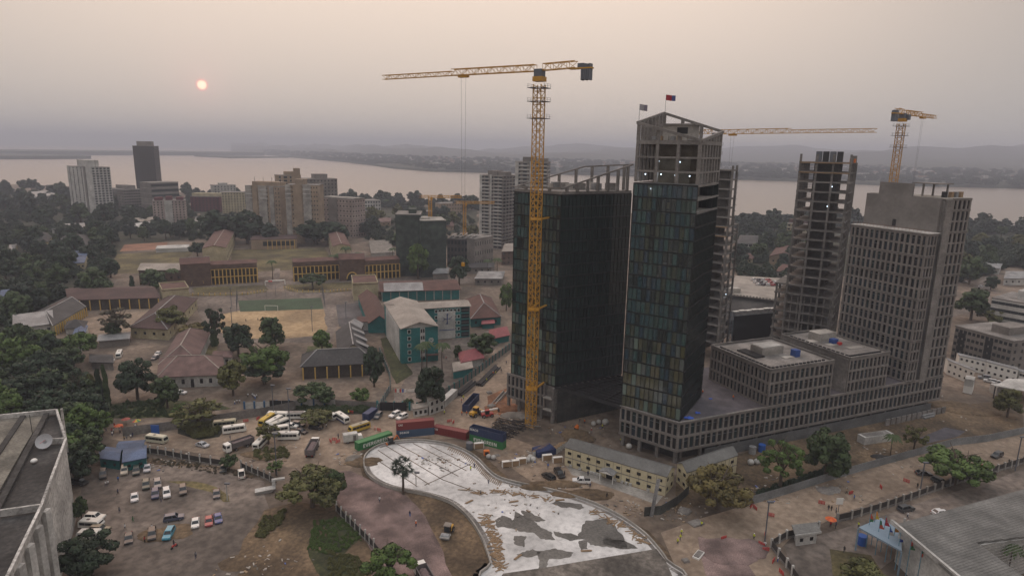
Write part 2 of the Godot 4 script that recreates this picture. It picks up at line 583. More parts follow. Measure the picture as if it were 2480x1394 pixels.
	patch("verge_hedge_ground", ragged(outline([-80.8,-217,-50.1,-218.9,-49.3,-212.2,-62.9,-211.2,-74.8,-212.1]), 0.5, 5.0), 0.09, "undergrowth")
	patch("thicket_ground", ragged(outline([-113.8,-203.3,-96.1,-207.6,-93.3,-192,-98.7,-189.4,-107.6,-193.9]), 0.6, 5.0), 0.09, "undergrowth")
	patch("car_park", ragged(outline([-122.8,-171,-98.9,-174.5,-79,-167.8,-68.4,-164.7,-65.5,-157.1,-60.9,-149.2,-63.1,-136.7,-57.7,-120.5,-93.1,-119.6,-107.8,-145.7]), 0.5, 8.0), 0.07, "old_asphalt")
	patch("car_park_verge", ragged(outline([-109.5,-177.2,-80.5,-171.4,-69.7,-168.2,-73.6,-166.1,-85.5,-172,-105.3,-173]), 0.3, 5.0), 0.1, "brown_soil")
	patch("car_park_island", ragged(outline([-95.5,-163.5,-87.6,-163.8,-80.7,-161.3,-75,-156.8,-73.4,-153.7,-74.9,-153.5,-80.4,-158.3,-87.2,-160.7]), 0.25, 3.0), 0.1, "dry_grass")
	patch("waste_ground", ragged(outline([-62.8,-150.1,-55.7,-154.3,-43.3,-152.7,-30.9,-132.8,-28.6,-120,-58,-119.2,-62.9,-137.5]), 0.8, 6.0), 0.08, "brown_soil")
	patch("grass_patch", ragged(outline([-47.6,-145.5,-41,-148,-34.8,-139.2,-37.8,-131.8,-47.1,-135.5,-43.1,-140.7]), 0.5, 3.0), 0.11, "grass")
	patch("grass_patch", ragged(outline([-46.6,-133.9,-35.7,-131.1,-30.6,-121.3,-38.5,-121.1]), 0.5, 3.0), 0.11, "grass")
	patch("gravel_road", ragged(outline([-51.6,-170.8,-45.8,-171.5,-38.5,-165.8,-27.4,-158,-21.1,-148.6,-16.5,-137.8,-10.7,-120.5,-24.2,-120.1,-30.7,-132,-38.2,-145.3,-45.4,-154.7]), 0.35, 4.0), 0.09, "pink_gravel")
	patch("soil_verge",ragged(outline([-46.8,-186,-43.2,-190.5,-36.8,-193.8,-25.9,-194.2,-9.4,-186.1,0.4,-168.4,11.4,-164.2,24.1,-155,35,-144,38.8,-130.3,38.5,-121.9,-12,-120.5,-18.1,-141.4,-27.6,-159.5,-41.1,-166.9]),0.5,5.0),0.07,"brown_soil")
	patch("site_yard", ragged(outline([0.9,-195.4,16.2,-182.9,42.9,-160.9,35.6,-152.4,23.6,-160.2,8,-165.2,-1.5,-178.2,-10.7,-186]), 0.5, 6.0), 0.08, "dusty_dirt")
	patch("office_forecourt", outline([17,-176.9,42.3,-160.4,39.6,-156.2,28.7,-164.3,18.4,-171.4]), 0.12, "pale_concrete")
	patch("excavation_ground", ragged(outline([-8.7,-230.9,0.7,-242.3,0.1,-211.9,-8,-215.2]), 0.5, 5.0), 0.08, "red_soil")
	patch("site_ground_east", ragged(outline([49.2,-172.6,91.4,-199.2,166.1,-229,203.6,-241.2,179,-209.4,128.1,-191.6,66.6,-160.6,44.5,-153.7]), 0.8, 8.0), 0.06, "brown_soil")
	patch("street_east", ragged(outline([38.5,-121.9,37.9,-143.2,50,-150,67,-158.5,126.3,-188.7,181.9,-209.5,165.7,-188.8,110.1,-165.4,72,-144.3,65.1,-137.3,60,-122.4]), 0.6, 8.0), 0.1, "dusty_dirt")
	patch("gravel_apron", ragged(outline([46.7,-141.7,55.7,-138.6,55.5,-122.3,43.8,-122]), 0.5, 5.0), 0.13, "pink_gravel")
	patch("embassy_drive", ragged(outline([66.8,-139,87,-147.5,160.2,-181.8,140.4,-153.9,96.2,-138.2,74.5,-122.8,62.7,-122.5]), 0.3, 8.0), 0.09, "old_asphalt")
	patch("embassy_lawn", ragged(outline([77.1,-137.7,85.8,-135.5,84.5,-123.1,70.9,-122.7]), 0.4, 5.0), 0.12, "dry_grass")
	patch("pit_water", outline([136.8,-200.4,152,-209.9,157,-206.8,151.2,-202.3,136.4,-196.4]), 0.12, "slate_deck")
	patch("boulevard", outline([257,-366.6,303.5,-424.4,394,-523,411,-534,355.7,-469.7,306.1,-401.1]), 0.08, "old_asphalt")
	build_plaza()


func build_plaza() -> void:
	# the pear-shaped concrete slab, its raised rim, joints and wet patches
	var pear := outline([-43.3,-177.1,-43.3,-181.9,-41.1,-186.8,-36.5,-189.9,-29.5,-191.4,-21.7,-189.9,-16.6,-187.2,-12.4,-183.4,-9,-178.7,-5.9,-172.7,-3.1,-168.7,1,-166.1,6.8,-163.8,12.9,-161.4,19.4,-157.9,25,-153.6,30,-148,33.7,-141.9,35.6,-136.4,36.7,-131.4,37,-124.5,-3.1,-123.4,-3.7,-129.1,-4.9,-134.4,-6.6,-140.1,-9,-145.7,-12,-150.8,-15.3,-154.7,-20.1,-157.6,-25.4,-159.6,-32,-161.7,-37.2,-165.2,-41.2,-170.4])
	var smooth := []
	var n := pear.size()
	for i in n:
		for j in 4:
			var t := j / 4.0
			var a: Vector2 = pear[(i - 1 + n) % n]
			var p: Vector2 = pear[i]
			var q: Vector2 = pear[(i + 1) % n]
			var d: Vector2 = pear[(i + 2) % n]
			smooth.append(p.cubic_interpolate(q, a, d, t))
	var b := MB.new()
	b.sheet(smooth, 0.3)
	struct("plaza_floor", b, mats["white_screed"])
	var rim := MB.new()
	var cut := gp(-3.2,-124.8)
	for i in smooth.size():
		var p: Vector2 = smooth[i]
		var q: Vector2 = smooth[(i + 1) % smooth.size()]
		if p.y > cut.z and q.y > cut.z:
			continue
		rim.bar(v3(p, 0.35), v3(q, 0.35) + v3((q - p) * 0.04), 0.35, 1.3)
	struct("plaza_kerb", rim, mats["pale_concrete"])
	var trough := MB.new()
	var c := Vector2.ZERO
	for p: Vector2 in smooth:
		c += p / smooth.size()
	for i in smooth.size():
		var p: Vector2 = smooth[i]
		var q: Vector2 = smooth[(i + 1) % smooth.size()]
		if (p.y > cut.z and q.y > cut.z) or i < 8:
			continue
		var o := (q - p).orthogonal().normalized()
		if o.dot(c - p) < 0.0:
			o = -o
		trough.quad(v3(q + o * 0.5, 0.31), v3(p + o * 0.5, 0.31), v3(p + o * 1.5, 0.31), v3(q + o * 1.5, 0.31))
		var up := trough.n[trough.n.size() - 1].y
		if up < 0.0:
			for e in 4:
				trough.n[trough.n.size() - 1 - e] = Vector3.UP
	struct("plaza_gutter_floor", trough, mats["concrete"])
	patch("plaza_lower_floor", outline([-2,-123.4,-0.8,-126.1,9.5,-128.7,22.1,-132.4,35.3,-136.2,36.5,-131.7,36.8,-124.5]), 0.312, "brown_screed")
	for s in [outline([-1.6,-149.2,1.1,-147.1,1.9,-151.3,6.3,-147.3,8.3,-144,10.8,-142.4,11.6,-139,8.1,-139.2,6.2,-141.9,3.3,-142.1,1.1,-143.5,-2.5,-143.7,-3.3,-146.9]),
			outline([3.4,-151.7,8.5,-148.6,9.7,-147.4,7.3,-146.5,4,-149.1]), outline([11.3,-142.7,17.2,-140.8,20,-147.7,25.4,-148.6,28.3,-141.2,28.5,-136.2,19.8,-137.2,19,-139.2,15,-138.7,11.7,-140.7]),
			outline([1.6,-140.3,4.6,-140.4,3.9,-135.8,1.7,-137]), outline([10.9,-155.2,18.4,-152.6,20.1,-153.5,19.2,-155.5,12.7,-156.7]), outline([6.9,-134.3,11.4,-135.7,15.6,-134.2,14.5,-132.3,9.7,-131.6,9,-128.3,7,-127.9]),
			outline([2.1,-133,6,-135.2,7.9,-134,4.9,-132]), outline([17.2,-138.8,19,-139.2,19,-135.6,17.4,-135.2]), outline([24.3,-141,28.1,-139.5,31,-136.3,26.5,-135.8,22.8,-137.6])]:
		patch("wet_patch_ground", ragged(ragged(s, 0.5, 1.6), 0.25, 0.6), 0.306, "wet_screed")
	var jb := MB.new()
	for s in [[gp(-40.6,-184.3),gp(-22,-163.9)],[gp(-38.6,-187.2),gp(-18.3,-166.5)],[gp(-35.7,-189),gp(-14.4,-169)],[gp(-30.6,-189.5),gp(-12.3,-172.3)],[gp(-25.2,-188.3),gp(-10,-174.1)],[gp(-40.9,-179.3),gp(-25.3,-162.9)],[gp(-23.3,-163.6),gp(-11.3,-176.6)],[gp(-18.9,-167),gp(-7.4,-159.6)]]:
		jb.bar(s[0] + Vector3(0, 0.33, 0), s[1] + Vector3(0, 0.33, 0), 0.22, 0.08)
	struct("plaza_joint_strip_floor", jb, mats["brown_soil"])

func grid_face(o: Node, a: Vector3, b: Vector3, y0: float, y1: float, floors: int, bays: int, opt := {}) -> void:
	# a facade of piers and floor bands with a recessed window in every bay
	var m: Material = opt.get("m", mats["stone_facade"])
	var pw: float = opt.get("pier", 0.7)
	var bh: float = opt.get("band", 0.75)
	var panes: Array = opt.get("panes", [mats["dark_glass"]])
	var budget: Dictionary = opt.get("budget", {"n": 300})
	var group_bands: int = opt.get("double", 1)
	var l := Vector2(b.x - a.x, b.z - a.z).length()
	var fr := frame(a, b)
	var at := func(x: float, y: float, z: float) -> Vector3: return Vector3(a.x, 0, a.z) + fr.x * x + fr.z * z + Vector3(0, y, 0)
	var fh := (y1 - y0) / floors
	for i in bays + 1:
		var w := pw if i > 0 and i < bays else pw * 0.9
		var x := clampf(l * i / bays, w * 0.5 + 0.02, l - w * 0.5 - 0.02)
		piece(o, "pier", m, at.call(x, (y0 + y1) * 0.5, -0.28), Vector3(w, y1 - y0 - 0.02, 0.5), fr)
	for j in floors + 1:
		var strong: bool = group_bands == 1 or j % group_bands == 0 or j == floors
		var h := bh if strong else bh * 0.7
		piece(o, "floor_band", m, at.call(l * 0.5, y0 + fh * j, -0.24 if strong else -0.3), Vector3(l + (0.1 if strong else -0.06), h, 0.62 if strong else 0.5), fr)
		if strong and group_bands > 1:
			piece(o, "shadow_joint", mats["mullion"], at.call(l * 0.5, y0 + fh * j - 0.02, -0.22), Vector3(l + 0.06, 0.12, 0.62), fr)
	var rest := MB.new()
	for j in floors:
		for i in bays:
			var c: Vector3 = at.call(l * (i + 0.5) / bays, y0 + fh * (j + 0.5), -0.47)
			var s := Vector3(l / bays - pw * 0.9, fh - bh * 0.8, 0.08)
			if budget.n > 0:
				budget.n -= 1
				var pm: Material = panes[rng.randi() % panes.size()]
				piece(o, "window", pm, c, s, fr)
				if opt.get("transom", true) and rng.randf() < 0.6:
					piece(o, "transom", mats["window_frame"], c + fr.z * 0.06 + Vector3(0, fh * 0.12, 0), Vector3(s.x, 0.12, 0.08), fr)
			else:
				rest.bx(Transform3D(fr, c), s)
	if not rest.v.is_empty():
		stuff(part(o, "far_window", rest, mats["dark_glass"]))


func glass_face(o: Node, a: Vector3, b: Vector3, y0: float, y1: float, rows: int, cols: int, panes: Array, single: bool, warm := []) -> void:
	# a curtain wall: dark mullions and tinted panes, each pane a sheet of its own
	var l := Vector2(b.x - a.x, b.z - a.z).length()
	var fr := frame(a, b)
	var fh := (y1 - y0) / rows
	var pw := l / cols
	var org := Vector3(a.x, 0, a.z)
	var grid := MB.new()
	for i in cols + 1:
		grid.bx(Transform3D(fr, org + fr.x * (pw * i) + Vector3(0, (y0 + y1) * 0.5, 0) + fr.z * 0.02), Vector3(0.13, y1 - y0, 0.3))
	for j in rows + 1:
		grid.bx(Transform3D(fr, org + fr.x * (l * 0.5) + Vector3(0, y0 + fh * j, 0) + fr.z * 0.04), Vector3(l, 0.42, 0.28))
	part(o, "mullion_frame", grid, mats["mullion"])
	var rest := MB.new()
	for j in rows:
		for i in cols:
			var c := org + fr.x * (pw * (i + 0.5)) + Vector3(0, y0 + fh * (j + 0.5), 0)
			var s := Vector3(pw - 0.12, fh - 0.4, 0.05)
			var pool: Array = panes
			if warm.size() and j < 6 and rng.randf() < 0.75 - j * 0.09:
				pool = warm
			if single:
				piece(o, "pane", pool[rng.randi() % pool.size()], c, s, fr)
			else:
				var k := 0.7 + rng.randf() * 0.5
				rest.col = Color(k, k, k)
				rest.bx(Transform3D(fr, c), s)
	if not single:
		stuff(part(o, "side_panes", rest, mats["side_glass"]))


func build_towers() -> void:
	mat("window_frame", 0.12, 0.15, 0.16, 0.6)
	var gp := [glass("pane_green",0.045,0.085,0.072,0.5),glass("pane_teal",0.045,0.105,0.105,0.48),glass("pane_deep",0.016,0.03,0.03,0.55),glass("pane_moss",0.06,0.085,0.06,0.46),glass("pane_sea",0.05,0.125,0.12,0.45),glass("pane_clear",0.06,0.09,0.09,0.3)]
	var bp := [glass("pane_blue", 0.03, 0.07, 0.1, 0.5), glass("pane_petrol", 0.03, 0.085, 0.1, 0.5)]
	var tp := [glass("pane_tan", 0.085, 0.09, 0.058, 0.7), glass("pane_straw", 0.12, 0.12, 0.075, 0.7), glass("pane_mint", 0.16, 0.22, 0.185, 0.7), glass("pane_olive", 0.10, 0.10, 0.05, 0.7), glass("pane_grey", 0.13, 0.155, 0.145, 0.65)]
	glass("side_glass", 0.022, 0.036, 0.034, 1.0, 0.08).vertex_color_use_as_albedo = true
	var wp := [glass("win_black", 0.012, 0.014, 0.016, 1.0, 0.1), glass("win_slate", 0.02, 0.027, 0.032, 1.0, 0.1), glass("win_teal", 0.018, 0.034, 0.038, 1.0, 0.12), mats["black_hole"], glass("win_blue", 0.02, 0.032, 0.044, 1.0, 0.1)]
	# ---------------------------------------------- the glass tower nearest the camera
	var ta := Vector3(35.3, 0, -191.6)
	var tb := Vector3(51.2, 0, -180.9)
	var tc := Vector3(63.3, 0, -201.5)
	var td := ta + tc - tb
	var t := thing("glass_tower", "tall green glass tower with an open concrete crown and two flags", "tower", Vector3.ZERO, 0.0, "glass towers under construction")
	glass_face(t, ta, tb, 13.3, 83.0, 18, 13, gp + bp, true, tp)
	glass_face(t, tb, tc, 13.3, 75.2, 16, 16, gp, false)
	glass_face(t, tc, td, 13.3, 83.0, 18, 12, gp, false)
	glass_face(t, td, ta, 13.3, 83.0, 18, 16, gp, false)
	tower_inside(t, [ta, tb, tc, td], 13.3, 83.0, 18)
	crown(t, [ta, tb, tc, td], [83.0, 86.6, 90.6, 94.8], [100.2, 95.3, 98.4, 104.2])
	var fl := MB.new()
	fl.bar(tb + Vector3(0, 79.2, 0), tc + Vector3(0, 79.2, 0), 0.5, 0.5)
	fl.bar(tb + Vector3(0, 75.4, 0), tc + Vector3(0, 75.4, 0), 0.5, 0.5)
	part(t, "open_floor_edge", fl, mats["raw_concrete"])
	flag_on(td + Vector3(0.2, 104.2, 0.4), 5.6, "red flag on a thin pole at the peak of the tower crown", lin(0.32, 0.02, 0.035), lin(0.06, 0.08, 0.22), 3.0)
	flag_on(ta + Vector3(0.4, 100.2, 0), 5.2, "pale grey flag on a thin pole at the low corner of the tower crown", lin(0.30, 0.29, 0.31), lin(0.18, 0.16, 0.2), 2.2)
	# ---------------------------------------------- the wider glass tower behind the crane
	var sl := Vector3(0.3, 0, -220.5)
	var sf := Vector3(15.3, 0, -207.9)
	var sr := Vector3(40.2, 0, -221.8)
	var sb := sl + sr - sf
	var u := thing("glass_tower", "wide dark glass tower behind the yellow crane with sloping roof frame", "tower", Vector3.ZERO, 0.0, "glass towers under construction")
	glass_face(u, sl, sf, 13.3, 78.0, 17, 13, gp, true, tp.slice(2))
	glass_face(u, sf, sr, 13.3, 78.0, 17, 19, gp, false)
	glass_face(u, sr, sb, 13.3, 78.0, 17, 12, gp, false)
	glass_face(u, sb, sl, 13.3, 78.0, 17, 18, gp, false)
	tower_inside(u, [sl, sf, sr, sb], 13.3, 78.0, 17)
	var top := MB.new()
	top.prism([v2(sl), v2(sf), v2(sr), v2(sb)], 78.0, 79.1)
	part(u, "roof_slab", top, mats["concrete"])
	var posts := [[sf, sr, 80.0, 87.8, 7], [sl, sf, 79.6, 80.2, 2], [sl, sb, 79.6, 86.5, 4], [sb, sr, 86.5, 87.8, 3]]
	for q in posts:
		var p0: Vector3 = q[0]
		var p1: Vector3 = q[1]
		piece_bar(u, "sloping_beam", mats["concrete"], p0 + Vector3(0, q[2], 0), p1 + Vector3(0, q[3], 0), 0.5)
		for k in q[4]:
			var f: float = (k + 0.5) / q[4]
			var p := p0.lerp(p1, f)
			piece(u, "roof_post", mats["concrete"], p + Vector3(0, (79.1 + lerpf(q[2], q[3], f)) * 0.5, 0), Vector3(0.8, lerpf(q[2], q[3], f) - 79.1, 0.8), frame(p0, p1))
	for k in 9:
		var p := sl.lerp(sr, 0.3 + 0.06 * k) + Vector3(rng.randf_range(-2, 2), 0, rng.randf_range(-3, 0))
		piece(u, "rooftop_unit", mats[["pale_concrete", "zinc_roof", "raw_concrete"][k % 3]], p + Vector3(0, 80.2, 0), Vector3(rng.randf_range(1.5, 3.5), rng.randf_range(1.4, 3.0), 2.0), frame(sf, sr))
	# podium of that tower: two grid storeys on columns
	var po := thing("podium_building", "two grid storeys of brown stone on columns below the wide glass tower", "podium building", Vector3.ZERO, 0.0, "stone podiums")
	var dl := (sl - sf).normalized()
	var pl := sl + dl * 1.3
	var pf := sf - dl * -1.0 * 0.2
	var out := frame(sl, sf).z
	var pa := pl + out * 0.9
	var pb := pf + out * 0.9 + (sr - sf).normalized() * 0.2
	grid_face(po, pa, pb - (pb - pa).normalized() * 3.6, 4.6, 13.0, 2, 9, {"panes": wp, "pier": 0.75})
	var body := MB.new()
	body.prism([v2(pa - out * 0.8), v2(pb - out * 0.8), v2(sr), v2(sb), v2(sl + dl * 1.0)], 4.4, 13.05)
	part(po, "body", body, mats["raw_concrete"])
	for j in [4.5, 8.8]:
		piece(po, "balcony_slab", mats["pale_concrete"], pb - (pb - pa).normalized() * 1.8 + Vector3(0, j, 0), Vector3(3.5, 0.4, 2.2), frame(pa, pb))
	for i in 5:
		piece(po, "column", mats["raw_concrete"], pa.lerp(pb, 0.02 + i * 0.24) - out * 0.8 + Vector3(0, 2.2, 0), Vector3(0.9, 4.4, 0.9), frame(pa, pb))
	piece(po, "corner_column", mats["raw_concrete"], pb + Vector3(0, 6.4, 0), Vector3(0.9, 12.8, 0.9), frame(pa, pb))
	var inner := MB.new()
	inner.prism([v2(sl - out * 3.0), v2(sf - out * 3.0), v2(sr - out * 3.0), v2(sb)], 0.0, 4.4)
	part(po, "ground_floor_wall", inner, mats["raw_concrete"])
	# the net-hung scaffold wall between the towers
	var sc := thing("scaffold_wall", "grey netted scaffold under the dark steel canopy", "scaffold")
	var q0 := sf + (sr - sf).normalized() * 0.8 + Vector3(0.3, 0, 0.6)
	var q1 := sr + Vector3(-1.0, 0, 0.8)
	var nb := MB.new()
	nb.bx(Transform3D(frame(q0, q1), (q0 + q1) * 0.5 + Vector3(0, 5.9, 0)), Vector3(q0.distance_to(q1), 11.8, 0.2))
	part(sc, "net", nb, mats["net_grey"] if mats.has("net_grey") else nmat("net_grey", lin(0.06, 0.065, 0.06), lin(0.15, 0.15, 0.14), 5.0, 0.95, null, 0.03, 0.6))
	for i in 15:
		piece(sc, "standard_pole", mats["steel_dark"], q0.lerp(q1, i / 14.0) + frame(q0, q1).z * 0.4 + Vector3(0, 6, 0), Vector3(0.09, 12, 0.09))
	for j in 6:
		piece(sc, "ledger_pole", mats["steel_dark"], (q0 + q1) * 0.5 + frame(q0, q1).z * 0.45 + Vector3(0, 1.9 * j + 1.2, 0), Vector3(q0.distance_to(q1), 0.09, 0.09), frame(q0, q1))
	# dark steel canopy from one tower to the other
	var ca := thing("steel_canopy", "dark steel beam canopy spanning between the two glass towers", "canopy")
	for i in 12:
		var f := i / 11.0
		var e0 := sf.lerp(sr, f * 0.93) + Vector3(0, 12.9, 0)
		var e1 := ta.lerp(td, f) + Vector3(0, 12.9, 0)
		piece_bar(ca, "roof_beam", mats["steel_dark"], e0, e1, 0.35, 0.9)
	for i in 5:
		var f := i / 4.0
		piece_bar(ca, "purlin", mats["steel_dark"], sf.lerp(ta, f) + Vector3(0, 13.45, 0), sr.lerp(td, f) + Vector3(0, 13.45, 0), 0.25, 0.3)
	# ---------------------------------------------- the long podium along the street and its blocks
	var pd := thing("podium_building", "long stone grid podium on the street with a slate grey deck", "podium building", Vector3.ZERO, 0.0, "stone podiums")
	var bud := {"n": 300}
	var c0 := gp(50.5,-179.2)
	var c1 := gp(160.2,-226.5)
	var cl := gp(35,-191.8)
	grid_face(pd, cl, c0, 4.2, 13.0, 2, 10, {"panes": wp, "budget": bud, "pier": 0.6})
	grid_face(pd, c0, c1, 4.2, 13.0, 2, 56, {"panes": wp, "budget": bud, "pier": 0.6})
	grid_face(pd, c1, gp(146.8,-257.7), 4.2, 13.0, 2, 14, {"panes": wp, "budget": bud, "pier": 0.6})
	var bm := MB.new()
	bm.prism([v2(gp(50.5,-179.9)), v2(gp(159.4,-226.9)), v2(gp(145.4,-259.3)), v2(gp(42,-219.1)), v2(gp(35.7,-192.1))], 4.0, 12.9)
	part(pd, "body", bm, mats["raw_concrete"])
	var dk := MB.new()
	dk.prism([v2(gp(50.6,-180.1)), v2(gp(159.3,-227)), v2(gp(145.4,-259.1)), v2(gp(42.1,-218.9)), v2(gp(35.9,-192.1))], 12.9, 13.12, false)
	part(pd, "deck", dk, mats["slate_deck"])
	var pr := MB.new()
	pr.bar(cl + Vector3(0, 13.45, 0), c0 + Vector3(0, 13.45, 0), 0.7, 0.35)
	pr.bar(c0 + Vector3(0, 13.45, 0), Vector3(81.7,13.4,-192.7), 0.7, 0.35)
	part(pd, "parapet", pr, mats["concrete"])
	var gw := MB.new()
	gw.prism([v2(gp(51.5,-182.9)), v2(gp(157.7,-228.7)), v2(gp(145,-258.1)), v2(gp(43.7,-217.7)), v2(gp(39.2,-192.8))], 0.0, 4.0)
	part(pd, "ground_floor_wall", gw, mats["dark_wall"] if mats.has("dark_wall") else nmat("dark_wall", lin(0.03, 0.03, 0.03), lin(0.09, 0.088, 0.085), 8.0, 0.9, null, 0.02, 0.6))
	for i in 4:
		piece(pd, "column", mats["raw_concrete"], cl.lerp(c0, 0.06 + i * 0.3) + Vector3(0.5, 2.0, -0.5), Vector3(1.0, 4.0, 1.0), frame(cl, c0))
	for i in 16:
		piece(pd, "column", mats["raw_concrete"], gp(50,-180.3).lerp(gp(159.3,-227.4), (i + 0.3) / 16.0) + Vector3(0, 2.0, 0), Vector3(0.9, 4.0, 0.9), frame(c0, c1))
	var hw := MB.new()
	hw.bx(Transform3D(frame(c0, c1), Vector3(107.7,1.8,-203.2)), Vector3(104, 3.5, 0.12))
	part(pd, "hoarding_sheet", hw, nmat("hoarding_grey", lin(0.11, 0.115, 0.12), lin(0.19, 0.195, 0.2), 9.0, 0.7, null, 0.02, 0.7))
	# loose things on the deck
	for s in [[Vector3(58.3,13.2,-187.3),0.6,"crumpled blue tarpaulin on the slate deck along the dark tower side"],[Vector3(54.4,13.2,-183.4),1.0,"largest blue tarpaulin heap at the sharp tower corner on the deck"],[Vector3(65.9,13.2,-199.2),0.4,"small blue tarpaulin scrap where tower side and deck end"]]:
		var tp2 := MB.new()
		for k in 5:
			tp2.ball(s[0] + Vector3(rng.randf_range(-1, 1), 0.2, rng.randf_range(-1, 1)) * s[1], Vector3(0.8, 0.3, 0.6) * s[1], 4)
		tag(part(self, "tarpaulin", tp2, mat("tarp_blue", 0.03, 0.10, 0.50, 0.6)), s[2], "tarpaulin", "blue tarpaulins on the deck")
	# block one: three storeys on the podium
	block("grid_block", "low stone grid block on the podium with a concrete roof box and blue tank", [34.2, 61.8, 28.0], 3, [9, 13], wp, false)
	block("grid_block", "low stone grid block with a blank side wall next to the tall grid tower", [69.0, 88.4, 30.0], 3, [0, 10], wp, true)
	grid_tower(wp)
	skeletons()
	rooftop_bits()


func piece_bar(o: Node, called: String, m: Material, a: Vector3, b: Vector3, w: float, h := -1.0) -> MeshInstance3D:
	var d := b - a
	var l := d.length()
	d /= l
	var up := Vector3.UP if absf(d.y) < 0.95 else Vector3.BACK
	var x := up.cross(d).normalized()
	return piece(o, called, m, (a + b) * 0.5, Vector3(w, h if h > 0.0 else w, l), Basis(x, d.cross(x), d))


func tower_inside(o: Node, q: Array, y0: float, y1: float, floors: int) -> void:
	var c: Vector3 = (q[0] + q[1] + q[2] + q[3]) * 0.25
	var inset := []
	var core := []
	for p: Vector3 in q:
		inset.append(v2(p.lerp(c, 0.045)))
		core.append(v2(p.lerp(c, 0.45)))
	var fh := (y1 - y0) / floors
	for j in floors:
		var b := MB.new()
		b.prism(inset, y0 + fh * (j + 1) - 0.45, y0 + fh * (j + 1) - 0.1)
		part(o, "floor_slab", b, mats["white_wall"])
	var cb := MB.new()
	cb.prism(core, y0, y1 - 0.5)
	part(o, "core_wall", cb, mats["raw_concrete"])
	var pm := MB.new()
	var e0: Vector3 = q[0].lerp(c, 0.2)
	var e1: Vector3 = q[1].lerp(c, 0.2)
	var fr := frame(e0, e1)
	for j in floors:
		for i in 13:
			if rng.randf() < 0.55:
				pm.col = [Color(0.5, 0.43, 0.28), Color(0.6, 0.6, 0.55), Color(0.22, 0.22, 0.21), Color(0.4, 0.5, 0.46), Color(0.7, 0.64, 0.48)][rng.randi() % 5]
				pm.bx(Transform3D(fr, e0.lerp(e1, (i + 0.5) / 13.0) - fr.z * rng.randf_range(-0.8, 2.0) + Vector3(0, y0 + fh * j + fh * 0.42, 0)), Vector3(1.3, fh * rng.randf_range(0.45, 0.84), 0.15))
	part(o, "partition", pm, tinted("partition_paint", 0.9))
	var colm := MB.new()
	for i in 7:
		var p := e0.lerp(e1, i / 6.0) + fr.z * 1.2
		colm.bx(Transform3D(fr, p + Vector3(0, (y0 + y1) * 0.5, 0)), Vector3(0.7, y1 - y0 - 0.6, 0.7))
	part(o, "inner_column", colm, mats["concrete"])


func crown(o: Node, q: Array, levels: Array, tops: Array) -> void:
	var c: Vector3 = (q[0] + q[1] + q[2] + q[3]) * 0.25
	var poly := []
	for p: Vector3 in q:
		poly.append(v2(p))
	for k in levels.size():
		var b := MB.new()
		var th := 1.1 if k == levels.size() - 1 else 0.5
		b.prism(poly, levels[k] - th * 0.5, levels[k] + th * 0.5)
		part(o, "floor_slab", b, mats["concrete"])
	var core := []
	for p: Vector3 in q:
		core.append(v2(p.lerp(c, 0.42)))
	for k in levels.size() - 1:
		var b := MB.new()
		b.prism(core, levels[k] + 0.25, levels[k + 1] - 0.25)
		part(o, "core_wall", b, nmat("block_wall", lin(0.16, 0.135, 0.10), lin(0.27, 0.235, 0.18), 6.0, 0.9, null, 0.03, 0.7))
	var ns := [4, 8, 4, 8]
	for s in 4:
		var p0: Vector3 = q[s]
		var p1: Vector3 = q[(s + 1) % 4]
		var t0: float = tops[s]
		var t1: float = tops[(s + 1) % 4]
		var fr := frame(p0, p1)
		piece_bar(o, "sloping_beam", mats["concrete"], p0 + Vector3(0, t0, 0), p1 + Vector3(0, t1, 0), 0.6, 0.8)
		for i in ns[s]:
			var f: float = float(i) / (ns[s] - 1) * 0.96 + 0.02
			if i == ns[s] - 1:
				continue
			var p := p0.lerp(p1, f) - fr.z * 0.45
			piece(o, "column", mats["concrete"], p + Vector3(0, (levels[0] + levels[3]) * 0.5, 0), Vector3(0.85, levels[3] - levels[0] - 1.0, 0.85), fr)
			var ht: float = lerpf(t0, t1, f) - levels[3] - 0.5
			if ht > 0.6:
				piece(o, "crown_post", mats["concrete"], p + Vector3(0, levels[3] + 0.5 + ht * 0.5, 0), Vector3(0.85, ht, 0.85), fr)
	var fr0 := frame(q[0], q[1])
	piece(o, "plant_room", mats["pale_concrete"], c + Vector3(0, 97.6, 0), Vector3(9, 4.6, 6), fr0)
	piece(o, "plant_room_roof", mats["concrete"], c + Vector3(0, 100.1, 0), Vector3(10.5, 0.4, 7), fr0)
	piece(o, "plant_opening", mats["black_hole"], c + fr0.z * 3.02 + fr0.x * 1.5 + Vector3(0, 98.3, 0), Vector3(3.2, 1.8, 0.1), fr0)
	for i in 7:
		piece(o, "rooftop_unit", mats[["zinc_roof", "timber", "pale_concrete"][i % 3]], c + fr0.z * 5.5 + fr0.x * (i * 1.9 - 6.0) + Vector3(0, 96.1, 0), Vector3(1.2, 1.0 + 0.2 * (i % 3), 1.2), fr0)
	# bare bulbs that the builders have hung up
	for s in [[0.15,85.7,"by the low corner, lowest open floor,"],[0.4,85.8,"left of the middle column, lowest open floor,"],[0.62,85.7,"past the middle column, lowest open floor,"],[0.84,85.6,"beside the front corner, lowest open floor,"],[0.68,89.4,"over the rubble, middle open floor,"],[0.35,89.5,"above the white ladder, middle open floor,"],[0.25,81.6,"behind the topmost glass row"]]:
		var p := Vector3(q[0]).lerp(q[1], s[0]) - fr0.z * 1.2 + Vector3(0, s[1], 0)
		work_lamp(p, "white work lamp %s in the tower crown" % s[2])


